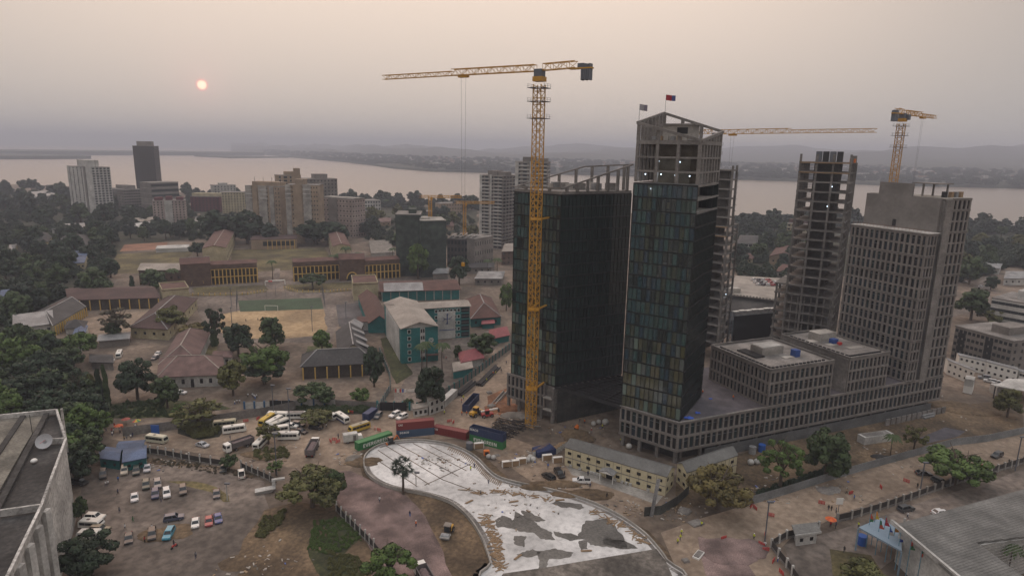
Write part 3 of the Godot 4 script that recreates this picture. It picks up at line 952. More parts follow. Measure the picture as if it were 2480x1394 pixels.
func work_lamp(p: Vector3, label: String) -> void:
	if not mats.has("lamp_glow"):
		var m := mat("lamp_glow", 0.8, 0.85, 0.9, 0.5)
		m.emission_enabled = true
		m.emission = Color(0.85, 0.93, 1.0)
		m.emission_energy_multiplier = 3.0
		var b := MB.new()
		b.ball(Vector3.ZERO, Vector3.ONE * 0.2, 5)
		shared["bulb"] = b.mesh()
	var o := thing("work_lamp", label, "lamp", p, 0.0, "bare work lamps in the unfinished towers")
	part(o, "bulb", shared["bulb"], mats["lamp_glow"])
	piece(o, "cable", mats["steel_dark"], Vector3(0, 0.45, 0), Vector3(0.03, 0.5, 0.03))
	var li := OmniLight3D.new()
	li.name = "lamp_light"
	li.light_color = Color(0.9, 0.95, 1.0)
	li.light_energy = 1.2
	li.omni_range = 25.0
	li.omni_attenuation = 2.0
	li.light_size = 0.18
	li.shadow_enabled = true
	o.add_child(li)


func flag_on(p: Vector3, h: float, label: String, c1: Color, c2: Color, w: float) -> void:
	var o := thing("flag", label, "flag", p, 0.0, "flags on the tower crown")
	var b := MB.new()
	b.tube(Vector3.ZERO, Vector3(0, h, 0), 0.07, 0.05, 6)
	part(o, "pole", b, mats["crane_grey"])
	var f := MB.new()
	for i in 8:
		f.col = (c1 if i < 5 else c2).srgb_to_linear()
		var x0 := w * i / 8.0
		var x1 := w * (i + 1) / 8.0
		var y0 := -0.25 * i / 8.0
		var z0 := sin(i * 1.1) * 0.25
		var z1 := sin((i + 1) * 1.1) * 0.25
		f.quad(Vector3(x0, h - 1.7 + y0, z0), Vector3(x1, h - 1.7 + y0 - 0.03, z1), Vector3(x1, h + y0 - 0.03, z1), Vector3(x0, h + y0, z0))
	part(o, "cloth", f, tinted("flag_cloth", 0.9))


func sp(s: float, n: float, y := 0.0) -> Vector3:  # a point of the building site: s along the street front, n back from it
	return Vector3(50.5 + s * 0.9183 - n * 0.3959, y, -179.2 - s * 0.3959 - n * 0.9183)


func block(called: String, label: String, d: Array, floors: int, bays: Array, wp: Array, blank: bool) -> void:
	var o := thing(called, label, "office block", Vector3.ZERO, 0.0, "low grid blocks on the podium")
	var s0: float = d[0]
	var s1: float = d[1]
	var n1: float = d[2]
	var y1 := 25.0
	grid_face(o, sp(s0, 0.0), sp(s1, 0.0), 13.2, y1, floors, bays[1], {"panes": wp, "pier": 0.7})
	if blank:
		piece(o, "blank_side_wall", mats["raw_concrete"], (sp(s0, 0.4) + sp(s0, n1)) * 0.5 + Vector3(0, 19.1, 0), Vector3(n1 - 0.4, 12.0, 0.5), frame(sp(s0, n1), sp(s0, 0)))
	else:
		grid_face(o, sp(s0, n1), sp(s0, 0.0), 13.2, y1, floors, bays[0] + 7, {"panes": wp, "pier": 0.7})
	var b := MB.new()
	b.prism([v2(sp(s0 + 0.65, 0.65)), v2(sp(s1 - 0.3, 0.65)), v2(sp(s1 - 0.3, n1)), v2(sp(s0 + 0.65, n1))], 13.0, y1)
	part(o, "body", b, mats["raw_concrete"])
	var r := MB.new()
	r.prism([v2(sp(s0 + 0.5, 0.5)), v2(sp(s1 - 0.2, 0.5)), v2(sp(s1 - 0.2, n1)), v2(sp(s0 + 0.5, n1))], y1, y1 + 0.35)
	part(o, "roof", r, mats["concrete"])
	var e := MB.new()
	for q in [[sp(s0, 0), sp(s1, 0)], [sp(s1, 0), sp(s1, n1)], [sp(s1, n1), sp(s0, n1)], [sp(s0, n1), sp(s0, 0)]]:
		e.bar(q[0] + Vector3(0, y1 + 0.75, 0), q[1] + Vector3(0, y1 + 0.75, 0), 0.45, 0.6)
	part(o, "parapet", e, mats["raw_concrete"])
	var fr := frame(sp(s0, 0), sp(s1, 0))
	for i in 14:
		var f := (i + 0.5) / 14.0
		piece(o, "roof_vent_box", mats["steel_dark"], sp(lerpf(s0 + 2, s1 - 2, f), 2.0, y1 + 0.6), Vector3(0.9, 0.5, 0.5), fr)
		piece(o, "roof_vent_box", mats["steel_dark"], sp(s0 + 2.0, lerpf(2, n1 - 2, f), y1 + 0.6), Vector3(0.5, 0.5, 1.1), fr)
	var mid := (s0 + s1) * 0.5
	for i in 3:
		piece(o, "roof_strip", mats["pale_concrete"], sp(mid + 3.5 - i * 4.2, 9.0 + i * 5.5, y1 + 0.45), Vector3(6.5, 0.16, 2.0 + i * 0.5), fr)
	if not blank:
		piece(o, "roof_house", mats["pale_concrete"], sp(mid - 0.5, 15.5, y1 + 1.7), Vector3(9.5, 2.8, 5.5), fr)
		piece(o, "roof_house_top", mats["white_wall"], sp(mid - 0.5, 15.5, y1 + 3.2), Vector3(9.0, 0.25, 5.0), fr)
		piece(o, "water_tank", mat("tank_blue", 0.015, 0.055, 0.22, 0.6), sp(s1 - 8.0, 9.0, y1 + 1.5), Vector3(2.2, 2.4, 2.2), fr)
		for i in 6:
			piece(o, "pipe_stack", mats["steel_dark"], sp(s0 + 5.0 + i * 0.7, 16.0, y1 + 0.7), Vector3(0.4, 0.4, 9.0), fr)
	else:
		piece(o, "roof_house", mats["pale_concrete"], sp(mid + 1.0, 21.0, y1 + 1.8), Vector3(8.5, 3.0, 5.0), fr)
		piece(o, "water_tank", mat("tank_blue"), sp(mid + 0.5, 15.5, y1 + 1.2), Vector3(2.4, 1.8, 2.0), fr)
		piece(o, "tool_chest", mats["red_plastic"], sp(mid + 1.2, 13.5, y1 + 0.8), Vector3(1.5, 0.9, 1.0), fr)


func grid_tower(wp: Array) -> void:
	var o := thing("grid_tower", "tall grey grid tower with a blank stepped concrete wall on top", "tower")
	var bud := {"n": 300}
	grid_face(o, sp(98.8, 30.3), sp(98.8, 0.0), 13.2, 66.0, 14, 15, {"panes": wp, "pier": 0.8, "band": 0.9, "double": 2, "budget": bud})
	grid_face(o, sp(98.8, 0.0), sp(104.0, 0.0), 13.2, 66.0, 14, 3, {"panes": wp, "pier": 0.6, "band": 0.9, "double": 2, "budget": bud, "transom": false})
	var b := MB.new()
	b.prism([v2(sp(99.45, 0.65)), v2(sp(105.2, 0.65)), v2(sp(105.2, 30.3)), v2(sp(99.45, 30.3))], 13.0, 65.9)
	part(o, "front_body", b, mats["raw_concrete"])
	piece(o, "terrace_roof", mats["white_wall"], sp(102.0, 15.2, 66.5), Vector3(6.4, 0.25, 30.6), frame(sp(0, 0), sp(1, 0)))
	var rail := MB.new()
	for i in 22:
		rail.bar(sp(99.0, i * 1.4, 66.5), sp(99.0, i * 1.4, 67.6), 0.06)
	rail.bar(sp(99.0, 0, 67.6), sp(99.0, 30, 67.6), 0.06)
	part(o, "terrace_rail", rail, mat("rust_rail", 0.22, 0.09, 0.05, 0.8))
	# the tall slab behind
	var w := MB.new()
	w.prism([v2(sp(105.0, 1.6)), v2(sp(106.0, 1.6)), v2(sp(106.0, 30.2)), v2(sp(105.0, 30.2))], 13.0, 78.3)
	part(o, "blank_wall", w, mats["smooth_wall"] if mats.has("smooth_wall") else nmat("smooth_wall", lin(0.215, 0.2, 0.19), lin(0.27, 0.255, 0.24), 14.0, 0.9, null, 0.02, 0.8))
	piece(o, "upper_blank_wall", mats["smooth_wall"], (sp(105.48, 12.3) + sp(105.48, 25.3)) * 0.5 + Vector3(0, 80.5, 0), Vector3(13.0, 4.5, 0.94), frame(sp(105, 25), sp(105, 12)))
	piece(o, "wall_door", mats["black_hole"], sp(104.95, 17.5, 68.4), Vector3(1.3, 2.4, 0.2), frame(sp(105, 25), sp(105, 12)))
	var c := MB.new()
	c.prism([v2(sp(106.0, 0.65)), v2(sp(118.4, 0.65)), v2(sp(118.4, 29.5)), v2(sp(106.0, 29.5))], 13.0, 77.6)
	part(o, "rear_body", c, mats["raw_concrete"])
	piece(o, "slot_wall", mats["concrete"], sp(107.5, 0.15, 45.0), Vector3(3.2, 66.0, 0.5), frame(sp(0, 0), sp(1, 0)))
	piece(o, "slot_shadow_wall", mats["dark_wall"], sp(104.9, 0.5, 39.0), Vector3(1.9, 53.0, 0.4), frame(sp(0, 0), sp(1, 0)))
	grid_face(o, sp(109.2, 0.0), sp(119.0, 0.0), 13.2, 78.0, 17, 4, {"panes": wp, "pier": 0.9, "band": 0.8, "double": 2, "budget": bud, "transom": false})
	grid_face(o, sp(119.0, 0.0), sp(119.0, 30.0), 13.2, 78.0, 17, 10, {"panes": wp, "pier": 0.9, "band": 0.8, "double": 2, "budget": bud, "transom": false})
	piece(o, "roof", mats["pale_concrete"], sp(112.4, 15.0, 78.2), Vector3(12.8, 0.5, 29.4), frame(sp(0, 0), sp(1, 0)))
	for s in [[108.0, 10.5], [113.5, 10.5], [113.5, 5.5]]:
		piece(o, "roof_frame_post", mats["concrete"], sp(s[0], s[1], 80.6), Vector3(0.5, 4.6, 0.5), frame(sp(0, 0), sp(1, 0)))
	piece(o, "roof_frame_slab", mats["concrete"], sp(110.5, 9.0, 83.0), Vector3(7.5, 0.4, 10.0), frame(sp(0, 0), sp(1, 0)))
	for s in [[112.0, 3.0, "timber"], [114.5, 3.0, "zinc_roof"], [117.0, 3.0, "timber"], [110.0, 4.0, "steel_dark"]]:
		piece(o, "rooftop_unit", mats[s[2]], sp(s[0], s[1], 79.4), Vector3(1.3, 2.0, 1.2), frame(sp(0, 0), sp(1, 0)))


func skeleton(label: String, q: Vector3, wf: float, ws: float, floors: int, fh: float, cols: Array, wide: int) -> Node3D:
	# a bare concrete frame; q is the corner between its front and its side
	var o := thing("skeleton_tower", label, "tower frame", Vector3.ZERO, 0.0, "bare concrete tower frames")
	var df := Vector3(-0.83, 0, -0.56).normalized()
	var ds := Vector3(0.55, 0, -0.83).normalized()
	var fl := q + df * wf
	var m: Material = mats["raw_concrete"]
	for k in floors:
		var y := 4.0 + fh * (k + 1)
		var b := MB.new()
		var ext := 4.5 if k < wide else 0.0
		b.prism([v2(q - (df + ds) * 0.5), v2(fl + df * (0.5 + ext) - ds * 0.5), v2(fl + df * (0.5 + ext) + ds * ws), v2(q + ds * ws)], y - 0.28, y + 0.28)
		part(o, "floor_slab", b, m)
		if k >= floors - 2:
			piece_bar(o, "formwork_edge", mats["timber"], q - ds * 0.7 + Vector3(0, y - 0.1, 0), fl - ds * 0.7 + Vector3(0, y - 0.1, 0), 0.3, 0.5)
	var top := 4.0 + fh * floors
	for i in cols[0]:
		var f: float = float(i) / (cols[0] - 1)
		var p := q.lerp(fl, f)
		piece(o, "column", m, p + Vector3(0, (top + 3.4) * 0.5, 0), Vector3(0.8, top + 3.4, 0.8), frame(fl, q))
		piece(o, "column", m, p + ds * (ws - 0.6) + Vector3(0, top * 0.5, 0), Vector3(0.8, top, 0.8), frame(fl, q))
	for i in range(1, cols[1]):
		var f: float = float(i) / cols[1]
		piece(o, "column", m, q + ds * (ws * f) + Vector3(0, (top + 3.0) * 0.5, 0), Vector3(0.8, top + 3.0, 0.8), frame(fl, q))
		piece(o, "column", m, fl + ds * (ws * f) + Vector3(0, top * 0.5, 0), Vector3(0.8, top, 0.8), frame(fl, q))
	if wide > 0:
		for i in 2:
			piece(o, "outer_column", m, fl + df * 4.3 + ds * (i * 7.0 + 0.5) + Vector3(0, (4.0 + fh * wide) * 0.5, 0), Vector3(0.8, 4.0 + fh * wide, 0.8), frame(fl, q))
	var c := q + df * wf * 0.5 + ds * ws * 0.5
	for k in floors:
		var y := 4.0 + fh * k
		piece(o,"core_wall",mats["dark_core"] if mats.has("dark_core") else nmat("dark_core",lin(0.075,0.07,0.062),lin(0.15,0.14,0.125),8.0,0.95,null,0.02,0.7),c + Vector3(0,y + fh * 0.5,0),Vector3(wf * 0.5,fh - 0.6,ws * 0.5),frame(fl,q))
		if k >= floors - 4 and k < floors:
			var net := MB.new()
			for i in 26:
				net.bar(fl.lerp(q, i / 60.0) + df * -0.4 + Vector3(0, y + 0.3, 0), fl.lerp(q, i / 60.0) + df * -0.4 + Vector3(0, y + fh - 0.3, 0), 0.07)
			for i in 3:
				net.bar(fl + Vector3(0, y + 0.9 + i, 0), fl.lerp(q, 0.42) + Vector3(0, y + 0.9 + i, 0), 0.07)
			part(o, "rebar_cage", net, mats["steel_dark"])
	return o


func skeletons() -> void:
	var q := Vector3(136.8, 0, -267.0)
	var o := skeleton("bare concrete tower frame with raised columns beside the grey grid tower", q, 19.0, 21.0, 21, 4.05, [4, 4], 8)
	var fr := frame(q + Vector3(-0.83, 0, -0.56) * 19.0, q)
	for i in 4:
		piece(o, "formwork_panel", mats[["crane_grey", "steel_dark", "crane_grey", "steel_dark"][i]], q + Vector3(-0.83, 0, -0.56) * (13.0 - i * 2.7) + Vector3(0.55, 0, -0.83) * 6.0 + Vector3(0, 91.2, 0), Vector3(2.2, 4.8, 2.0), fr)
	piece(o, "site_machine", mat("digger_orange", 0.55, 0.14, 0.02, 0.6), q + Vector3(0.55, 0, -0.83) * 6.0 + Vector3(0, 90.0, 0), Vector3(2.2, 1.6, 1.6), fr)
	var lower := MB.new()
	for k in 7:
		for i in 8:
			lower.bx(Transform3D(fr, q + Vector3(-0.83, 0, -0.56) * (i * 2.6 + 1.0) + Vector3(0, 4.0 + 4.05 * k + 2.0, 0) - fr.z * 0.3), Vector3(0.5, 3.6, 0.4))
	part(o, "facade_pier", lower, mats["raw_concrete"])
	work_lamp(q + Vector3(-0.83, 0, -0.56) * 6.0 + Vector3(0, 79.4, 0.5), "white work lamp on the upper floor of the bare concrete frame")
	work_lamp(q + Vector3(-0.83, 0, -0.56) * 7.0 + Vector3(0, 71.2, 0.5), "white work lamp two floors lower in the bare concrete frame")
	var p := Vector3(93.5, 0, -280.0)
	var s := skeleton("bare concrete frame half hidden behind the green glass tower", p, 19.0, 17.0, 14, 4.05, [3, 2], 0)
	var df := Vector3(-0.83, 0, -0.56).normalized()
	var ds := Vector3(0.55, 0, -0.83).normalized()
	for k in 6:
		var y := 4.0 + 4.05 * (15 + k)
		var b := MB.new()
		b.prism([v2(p - (df + ds) * 0.4), v2(p + df * 14.0), v2(p + df * 14.0 + ds * 7.0), v2(p + ds * 7.0)], y - 0.28, y + 0.28)
		part(s, "floor_slab", b, mats["raw_concrete"])
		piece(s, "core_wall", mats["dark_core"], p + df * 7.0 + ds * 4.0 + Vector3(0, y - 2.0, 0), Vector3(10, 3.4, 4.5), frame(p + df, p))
	for f in [0.0, 6.5]:
		piece(s, "column", mats["raw_concrete"], p + ds * f + Vector3(0, 74.0, 0), Vector3(0.8, 26.0, 0.8), frame(p + df, p))
	var cage := MB.new()
	for k in 9:
		cage.bar(p + ds * 7.0 + Vector3(0, 62.0 + k * 2.6, 0), p + ds * 9.0 + Vector3(0, 62.0 + k * 2.6, 0), 1.2, 0.1)
		cage.bar(p + ds * (7.6 + (k % 2) * 1.2) + Vector3(0, 60.0, 0), p + ds * (7.6 + (k % 2) * 1.2) + Vector3(0, 84.0, 0), 0.1)
	part(s, "hoist_scaffold", cage, mats["steel_dark"])
	work_lamp(p + ds * 5.0 + Vector3(0.3, 30.0, 0.5), "white work lamp low in the frame behind the green glass tower")
	# the dark stage screen with its steel truss, and the car-topped hall behind
	var st := thing("stage_screen", "black stage screen hung from a silver steel truss between the bare frames", "stage")
	var a := Vector3(102.7,6,-290.5)
	var b2 := Vector3(133,6,-302)
	a.y = 0
	b2.y = 0
	var sf := frame(a, b2)
	piece(st, "screen_cloth", mats["black_hole"], (a + b2) * 0.5 + Vector3(0, 9.0, 0), Vector3(a.distance_to(b2) - 2.0, 18.0, 0.3), sf)
	for e in [a, b2]:
		lattice(st, "truss_tower", e, e + Vector3(0, 20, 0), 1.4, 1.6, mat("truss_steel", 0.12, 0.15, 0.18, 0.5))
	lattice(st, "top_truss", a + Vector3(0, 19.2, 0), b2 + Vector3(0, 19.2, 0), 1.8, 2.0, mat("truss_steel"))
	for i in 9:
		piece(st, "snow_white_cover", mats["white_paint"], a.lerp(b2, (i + 0.5) / 9.0) + Vector3(0, 20.3 + 0.2 * (i % 2), 0), Vector3(3.0, 0.3, 1.9), sf)
	var ml := thing("market_hall", "wide hall with parked cars on its pale flat roof deck", "hall")
	var r := outline([118.3,-356.8,154,-336.6,181.2,-405.5,146.2,-413.2])
	var mb := MB.new()
	mb.prism(r, 0.0, 14.0)
	part(ml, "body", mb, mats["grey_roof"])
	var rf := MB.new()
	rf.prism(r, 14.0, 14.3, false)
	part(ml, "roof_deck", rf, mats["beige_roof"])
	for i in 24:
		var e := v3(r[0]).lerp(v3(r[1]), (i + 0.5) / 24.0)
		piece(ml, "roof_edge_block", mats["pale_concrete"], e + Vector3(0, 14.7, 0), Vector3(1.1, 0.9, 0.7), frame(v3(r[0]), v3(r[1])))
	var lean := MB.new()
	var f0 := Vector3(106.8,7,-325.2)
	var f1 := Vector3(142.1,7,-321.9)
	lean.quad(f0, f1, v3(r[1], 12.5), v3(r[0], 12.5))
	lean.quad(Vector3(f0.x, 0, f0.z), Vector3(f1.x, 0, f1.z), f1, f0)
	part(ml, "sloping_roof", lean, mats["bitumen"])
	piece(ml, "ramp_house", mats["pale_concrete"], Vector3(125.5,14,-357.4) + Vector3(0, 1.4, -6), Vector3(10, 2.8, 8))


func lattice(o: Node, called: String, a: Vector3, b: Vector3, w: float, step: float, m: Material, chord := 0.16) -> MeshInstance3D:
	# a square lattice girder with chords, rungs and diagonals
	var d := (b - a).normalized()
	var l := a.distance_to(b)
	var x := (Vector3.UP if absf(d.y) < 0.9 else Vector3.RIGHT).cross(d).normalized()
	var y := d.cross(x)
	var g := MB.new()
	var cs := [(x + y) * w * 0.5, (x - y) * w * 0.5, (-x - y) * w * 0.5, (y - x) * w * 0.5]
	for c: Vector3 in cs:
		g.bar(a + c, b + c, chord)
	var n := maxi(1, int(round(l / step)))
	for i in n:
		var p := a.lerp(b, float(i) / n)
		var q := a.lerp(b, float(i + 1) / n)
		for k in 4:
			var c0: Vector3 = cs[k]
			var c1: Vector3 = cs[(k + 1) % 4]
			g.bar(p + c0, p + c1, chord * 0.6)
			if i % 2 == 0:
				g.bar(p + c0, q + c1, chord * 0.6)
			else:
				g.bar(p + c1, q + c0, chord * 0.6)
	return part(o, called, g, m)


func rooftop_bits() -> void:
	pass

func quad4(a: Vector3, b: Vector3, k: Vector3) -> Array:
	return [a, b, b + k - a, k]


func ring(q: Array, grow := 0.0) -> Array:
	var c: Vector3 = (q[0] + q[1] + q[2] + q[3]) * 0.25
	var out := []
	for p: Vector3 in q:
		out.append(v2(p + (p - c).normalized() * grow))
	return out


func pitched(o: Node, q: Array, y: float, rise: float, over: float, hip: float, along: bool, rm: Material, wm: Material, cap: Material = null) -> void:
	# a pitched roof: two or four slopes with thickness, gable ends and a ridge cap
	var c: Vector3 = (q[0] + q[1] + q[2] + q[3]) * 0.25
	var e := []
	for p: Vector3 in q:
		e.append(p + (p - c).normalized() * over + Vector3(0, y, 0))
	if not along:
		e = [e[1], e[2], e[3], e[0]]
	var m0: Vector3 = (e[0] + e[3]) * 0.5
	var m1: Vector3 = (e[1] + e[2]) * 0.5
	var r0 := m0.lerp(m1, hip) + Vector3(0, rise, 0)
	var r1 := m1.lerp(m0, hip) + Vector3(0, rise, 0)
	var th := Vector3(0, 0.22, 0)
	var b := MB.new()
	b.quad(e[0] + th, e[1] + th, r1 + th, r0 + th)
	b.quad(e[2] + th, e[3] + th, r0 + th, r1 + th)
	b.quad(e[1], e[0], r0, r1)
	b.quad(e[3], e[2], r1, r0)
	b.quad(e[0], e[1], e[1] + th, e[0] + th)
	b.quad(e[2], e[3], e[3] + th, e[2] + th)
	if hip > 0.0:
		b.tri(e[1] + th, e[2] + th, r1 + th)
		b.tri(e[3] + th, e[0] + th, r0 + th)
		b.quad(e[1], e[2], e[2] + th, e[1] + th)
		b.quad(e[3], e[0], e[0] + th, e[3] + th)
	else:
		for s in [[e[1], e[2], r1], [e[3], e[0], r0]]:
			b.quad(s[0], s[2], s[2] + th, s[0] + th)
			b.quad(s[2], s[1], s[1] + th, s[2] + th)
	var roof := part(o, "roof", b, rm)
	if hip <= 0.0:
		var g := MB.new()
		var mid: Vector3 = (e[0] + e[1] + e[2] + e[3]) * 0.25
		for s in [[e[1], e[2], r1], [e[3], e[0], r0]]:
			var k: Vector3 = (mid - (s[0] + s[1]) * 0.5).normalized() * over
			g.tri(s[0] + k, s[1] + k, s[2] + k)
		part(o, "gable", g, wm)
	if cap:
		var rc := MB.new()
		rc.bar(r0 + th * 1.3, r1 + th * 1.3, 0.5, 0.16)
		if hip > 0.0:
			for s in [[e[0], r0], [e[3], r0], [e[1], r1], [e[2], r1]]:
				rc.bar(s[0] + th * 1.3, s[1] + th * 1.3, 0.4, 0.16)
		part(roof, "ridge_cap", rc, cap)


func windows(o: Node, a: Vector3, b: Vector3, y0: float, fh: float, floors: int, bays: int, w: float, h: float, gm: Material, fm: Material = null, skip := 0.0, margin := 0.5) -> void:
	var fr := frame(a, b)
	var l := Vector2(b.x - a.x, b.z - a.z).length()
	for j in floors:
		for i in bays:
			if skip > 0.0 and rng.randf() < skip:
				continue
			var c := Vector3(a.x, 0, a.z) + fr.x * (l * (i + margin) / (bays - 1.0 + 2.0 * margin)) + Vector3(0, y0 + fh * (j + 0.52), 0)
			if fm:
				piece(o, "window_frame", fm, c, Vector3(w + 0.3, h + 0.3, 0.1), fr)
			piece(o, "window", gm, c, Vector3(w, h, 0.16), fr)


func house(label: String, q: Array, h: float, rise: float, style: Dictionary) -> Node3D:
	var o := thing(style.get("called", "house"), label, style.get("cat", "house"), Vector3.ZERO, 0.0, style.get("group", ""))
	var wm: Material = mats[style.get("wall", "cream_wall")]
	var b := MB.new()
	b.prism(ring(q), 0.0, h, false)
	part(o, "wall", b, wm)
	if rise > 0.0:
		pitched(o, q, h, rise, style.get("over", 0.9), style.get("hip", 0.25), style.get("along", true), mats[style.get("roof", "rust_roof")], wm, mats[style["cap"]] if style.has("cap") else null)
	else:
		var r := MB.new()
		r.prism(ring(q, style.get("over", 0.3)), h, h + 0.35)
		part(o, "roof", r, mats[style.get("roof", "pale_concrete")])
		if style.has("parapet"):
			var e := MB.new()
			for i in 4:
				e.bar(q[i] + Vector3(0, h + 0.7, 0), q[(i + 1) % 4] + Vector3(0, h + 0.7, 0), 0.3, 0.8)
			part(o, "parapet", e, wm)
	var fl: int = style.get("floors", 1)
	var bays: int = style.get("bays", 5)
	var fm: Material = mats[style["frame"]] if style.has("frame") else null
	if bays > 0:
		windows(o, q[0], q[1], style.get("sill", 0.0), h / fl, fl, bays, style.get("ww", 1.2), style.get("wh", 1.3), mats["win_black"], fm)
	var sb: int = style.get("side", 0)
	if sb > 0:
		windows(o, q[1], q[2], 0.0, h / fl, fl, sb, style.get("ww", 1.2), style.get("wh", 1.3), mats["win_black"], fm)
		windows(o, q[3], q[0], 0.0, h / fl, fl, sb, style.get("ww", 1.2), style.get("wh", 1.3), mats["win_black"], fm)
	if style.get("posts", 0) > 0:
		var fr := frame(q[0], q[1])
		for i in style["posts"] + 1:
			var p: Vector3 = Vector3(q[0]).lerp(q[1], float(i) / style["posts"])
			piece(o, "veranda_post", mats[style.get("post_mat", "ochre")], p + fr.z * 1.0 + Vector3(0, h * 0.48, 0), Vector3(0.45, h * 0.96, 0.45), fr)
	if style.get("door", false):
		var fr := frame(q[0], q[1])
		piece(o, "door", mats["black_hole"], Vector3(q[0]).lerp(q[1], 0.5) + Vector3(0, 1.1, 0), Vector3(1.2, 2.2, 0.2), fr)
	return o


func block_house(label: String, a: Vector3, b: Vector3, depth: float, h: float, s: Dictionary) -> Node3D:
	# a block of flats or offices: body, floor lines, windows one by one, balconies, roof structures
	var o := thing(s.get("called", "apartment_block"), label, s.get("cat", "apartment block"), Vector3.ZERO, 0.0, s.get("group", ""))
	var fr := frame(a, b)
	var q := [a, b, b - fr.z * depth, a - fr.z * depth]
	var wm: Material = mats[s.get("wall", "pale_concrete")]
	var bd := MB.new()
	bd.prism(ring(q), 0.0, h, false)
	part(o, "wall", bd, wm)
	var top := MB.new()
	top.prism(ring(q, 0.25), h, h + 0.5)
	part(o, "roof", top, mats[s.get("roof", "concrete")])
	var fl: int = s.get("floors", 8)
	var fh := h / fl
	var gm: Material = mats[s.get("glass", "win_slate")]
	var fm: Material = mats[s["frame"]] if s.has("frame") else null
	for k in s.get("faces", [[0, 1, 6], [1, 2, 3], [3, 0, 3]]):
		if k[2] > 0:
			windows(o, q[k[0]], q[k[1]], 0.0, fh, fl, k[2], s.get("ww", 1.6), s.get("wh", fh * 0.5), gm, fm)
	if s.get("bands", 0.0) > 0.0:
		for j in fl + 1:
			var bb := MB.new()
			bb.prism(ring(q, s["bands"]), fh * j - 0.22, fh * j + 0.22)
			part(o, "floor_band", bb, mats[s.get("band_mat", "pale_concrete")])
	for k in s.get("balconies", []):  # along the front: from, to (parts of its length), first floor
		for j in range(k[2], fl):
			var p := a.lerp(b, k[0])
			var r := a.lerp(b, k[1])
			piece(o, "balcony", mats[s.get("balcony_mat", "white_wall")], (p + r) * 0.5 + fr.z * 0.6 + Vector3(0, fh * j + 0.5, 0), Vector3(p.distance_to(r), 1.0, 1.3), fr)
	for k in s.get("fins", []):  # vertical bands proud of the front
		piece(o, "wall_band", mats[k[2]], a.lerp(b, (k[0] + k[1]) * 0.5) + fr.z * 0.25 + Vector3(0, h * 0.5 + 0.4, 0), Vector3(a.distance_to(b) * (k[1] - k[0]), h + 0.8, 0.7), fr)
	for k in s.get("tops", []):  # on the roof: from, to, height
		piece(o, "roof_house", mats[s.get("top_mat", s.get("wall", "pale_concrete"))], a.lerp(b, (k[0] + k[1]) * 0.5) - fr.z * depth * 0.5 + Vector3(0, h + 0.5 + k[2] * 0.5, 0), Vector3(a.distance_to(b) * (k[1] - k[0]), k[2], depth * 0.5), fr)
	for i in s.get("masts", 0):
		piece(o, "aerial", mats["steel_dark"], a.lerp(b, (i + 0.5) / s["masts"]) - fr.z * depth * 0.4 + Vector3(0, h + 4.5, 0), Vector3(0.25, 9.0, 0.25), fr)
	return o


func build_city() -> void:
	far_blocks()
	near_school()
	teal_school()
	low_roofs()
	hall_and_mission()
	east_side()


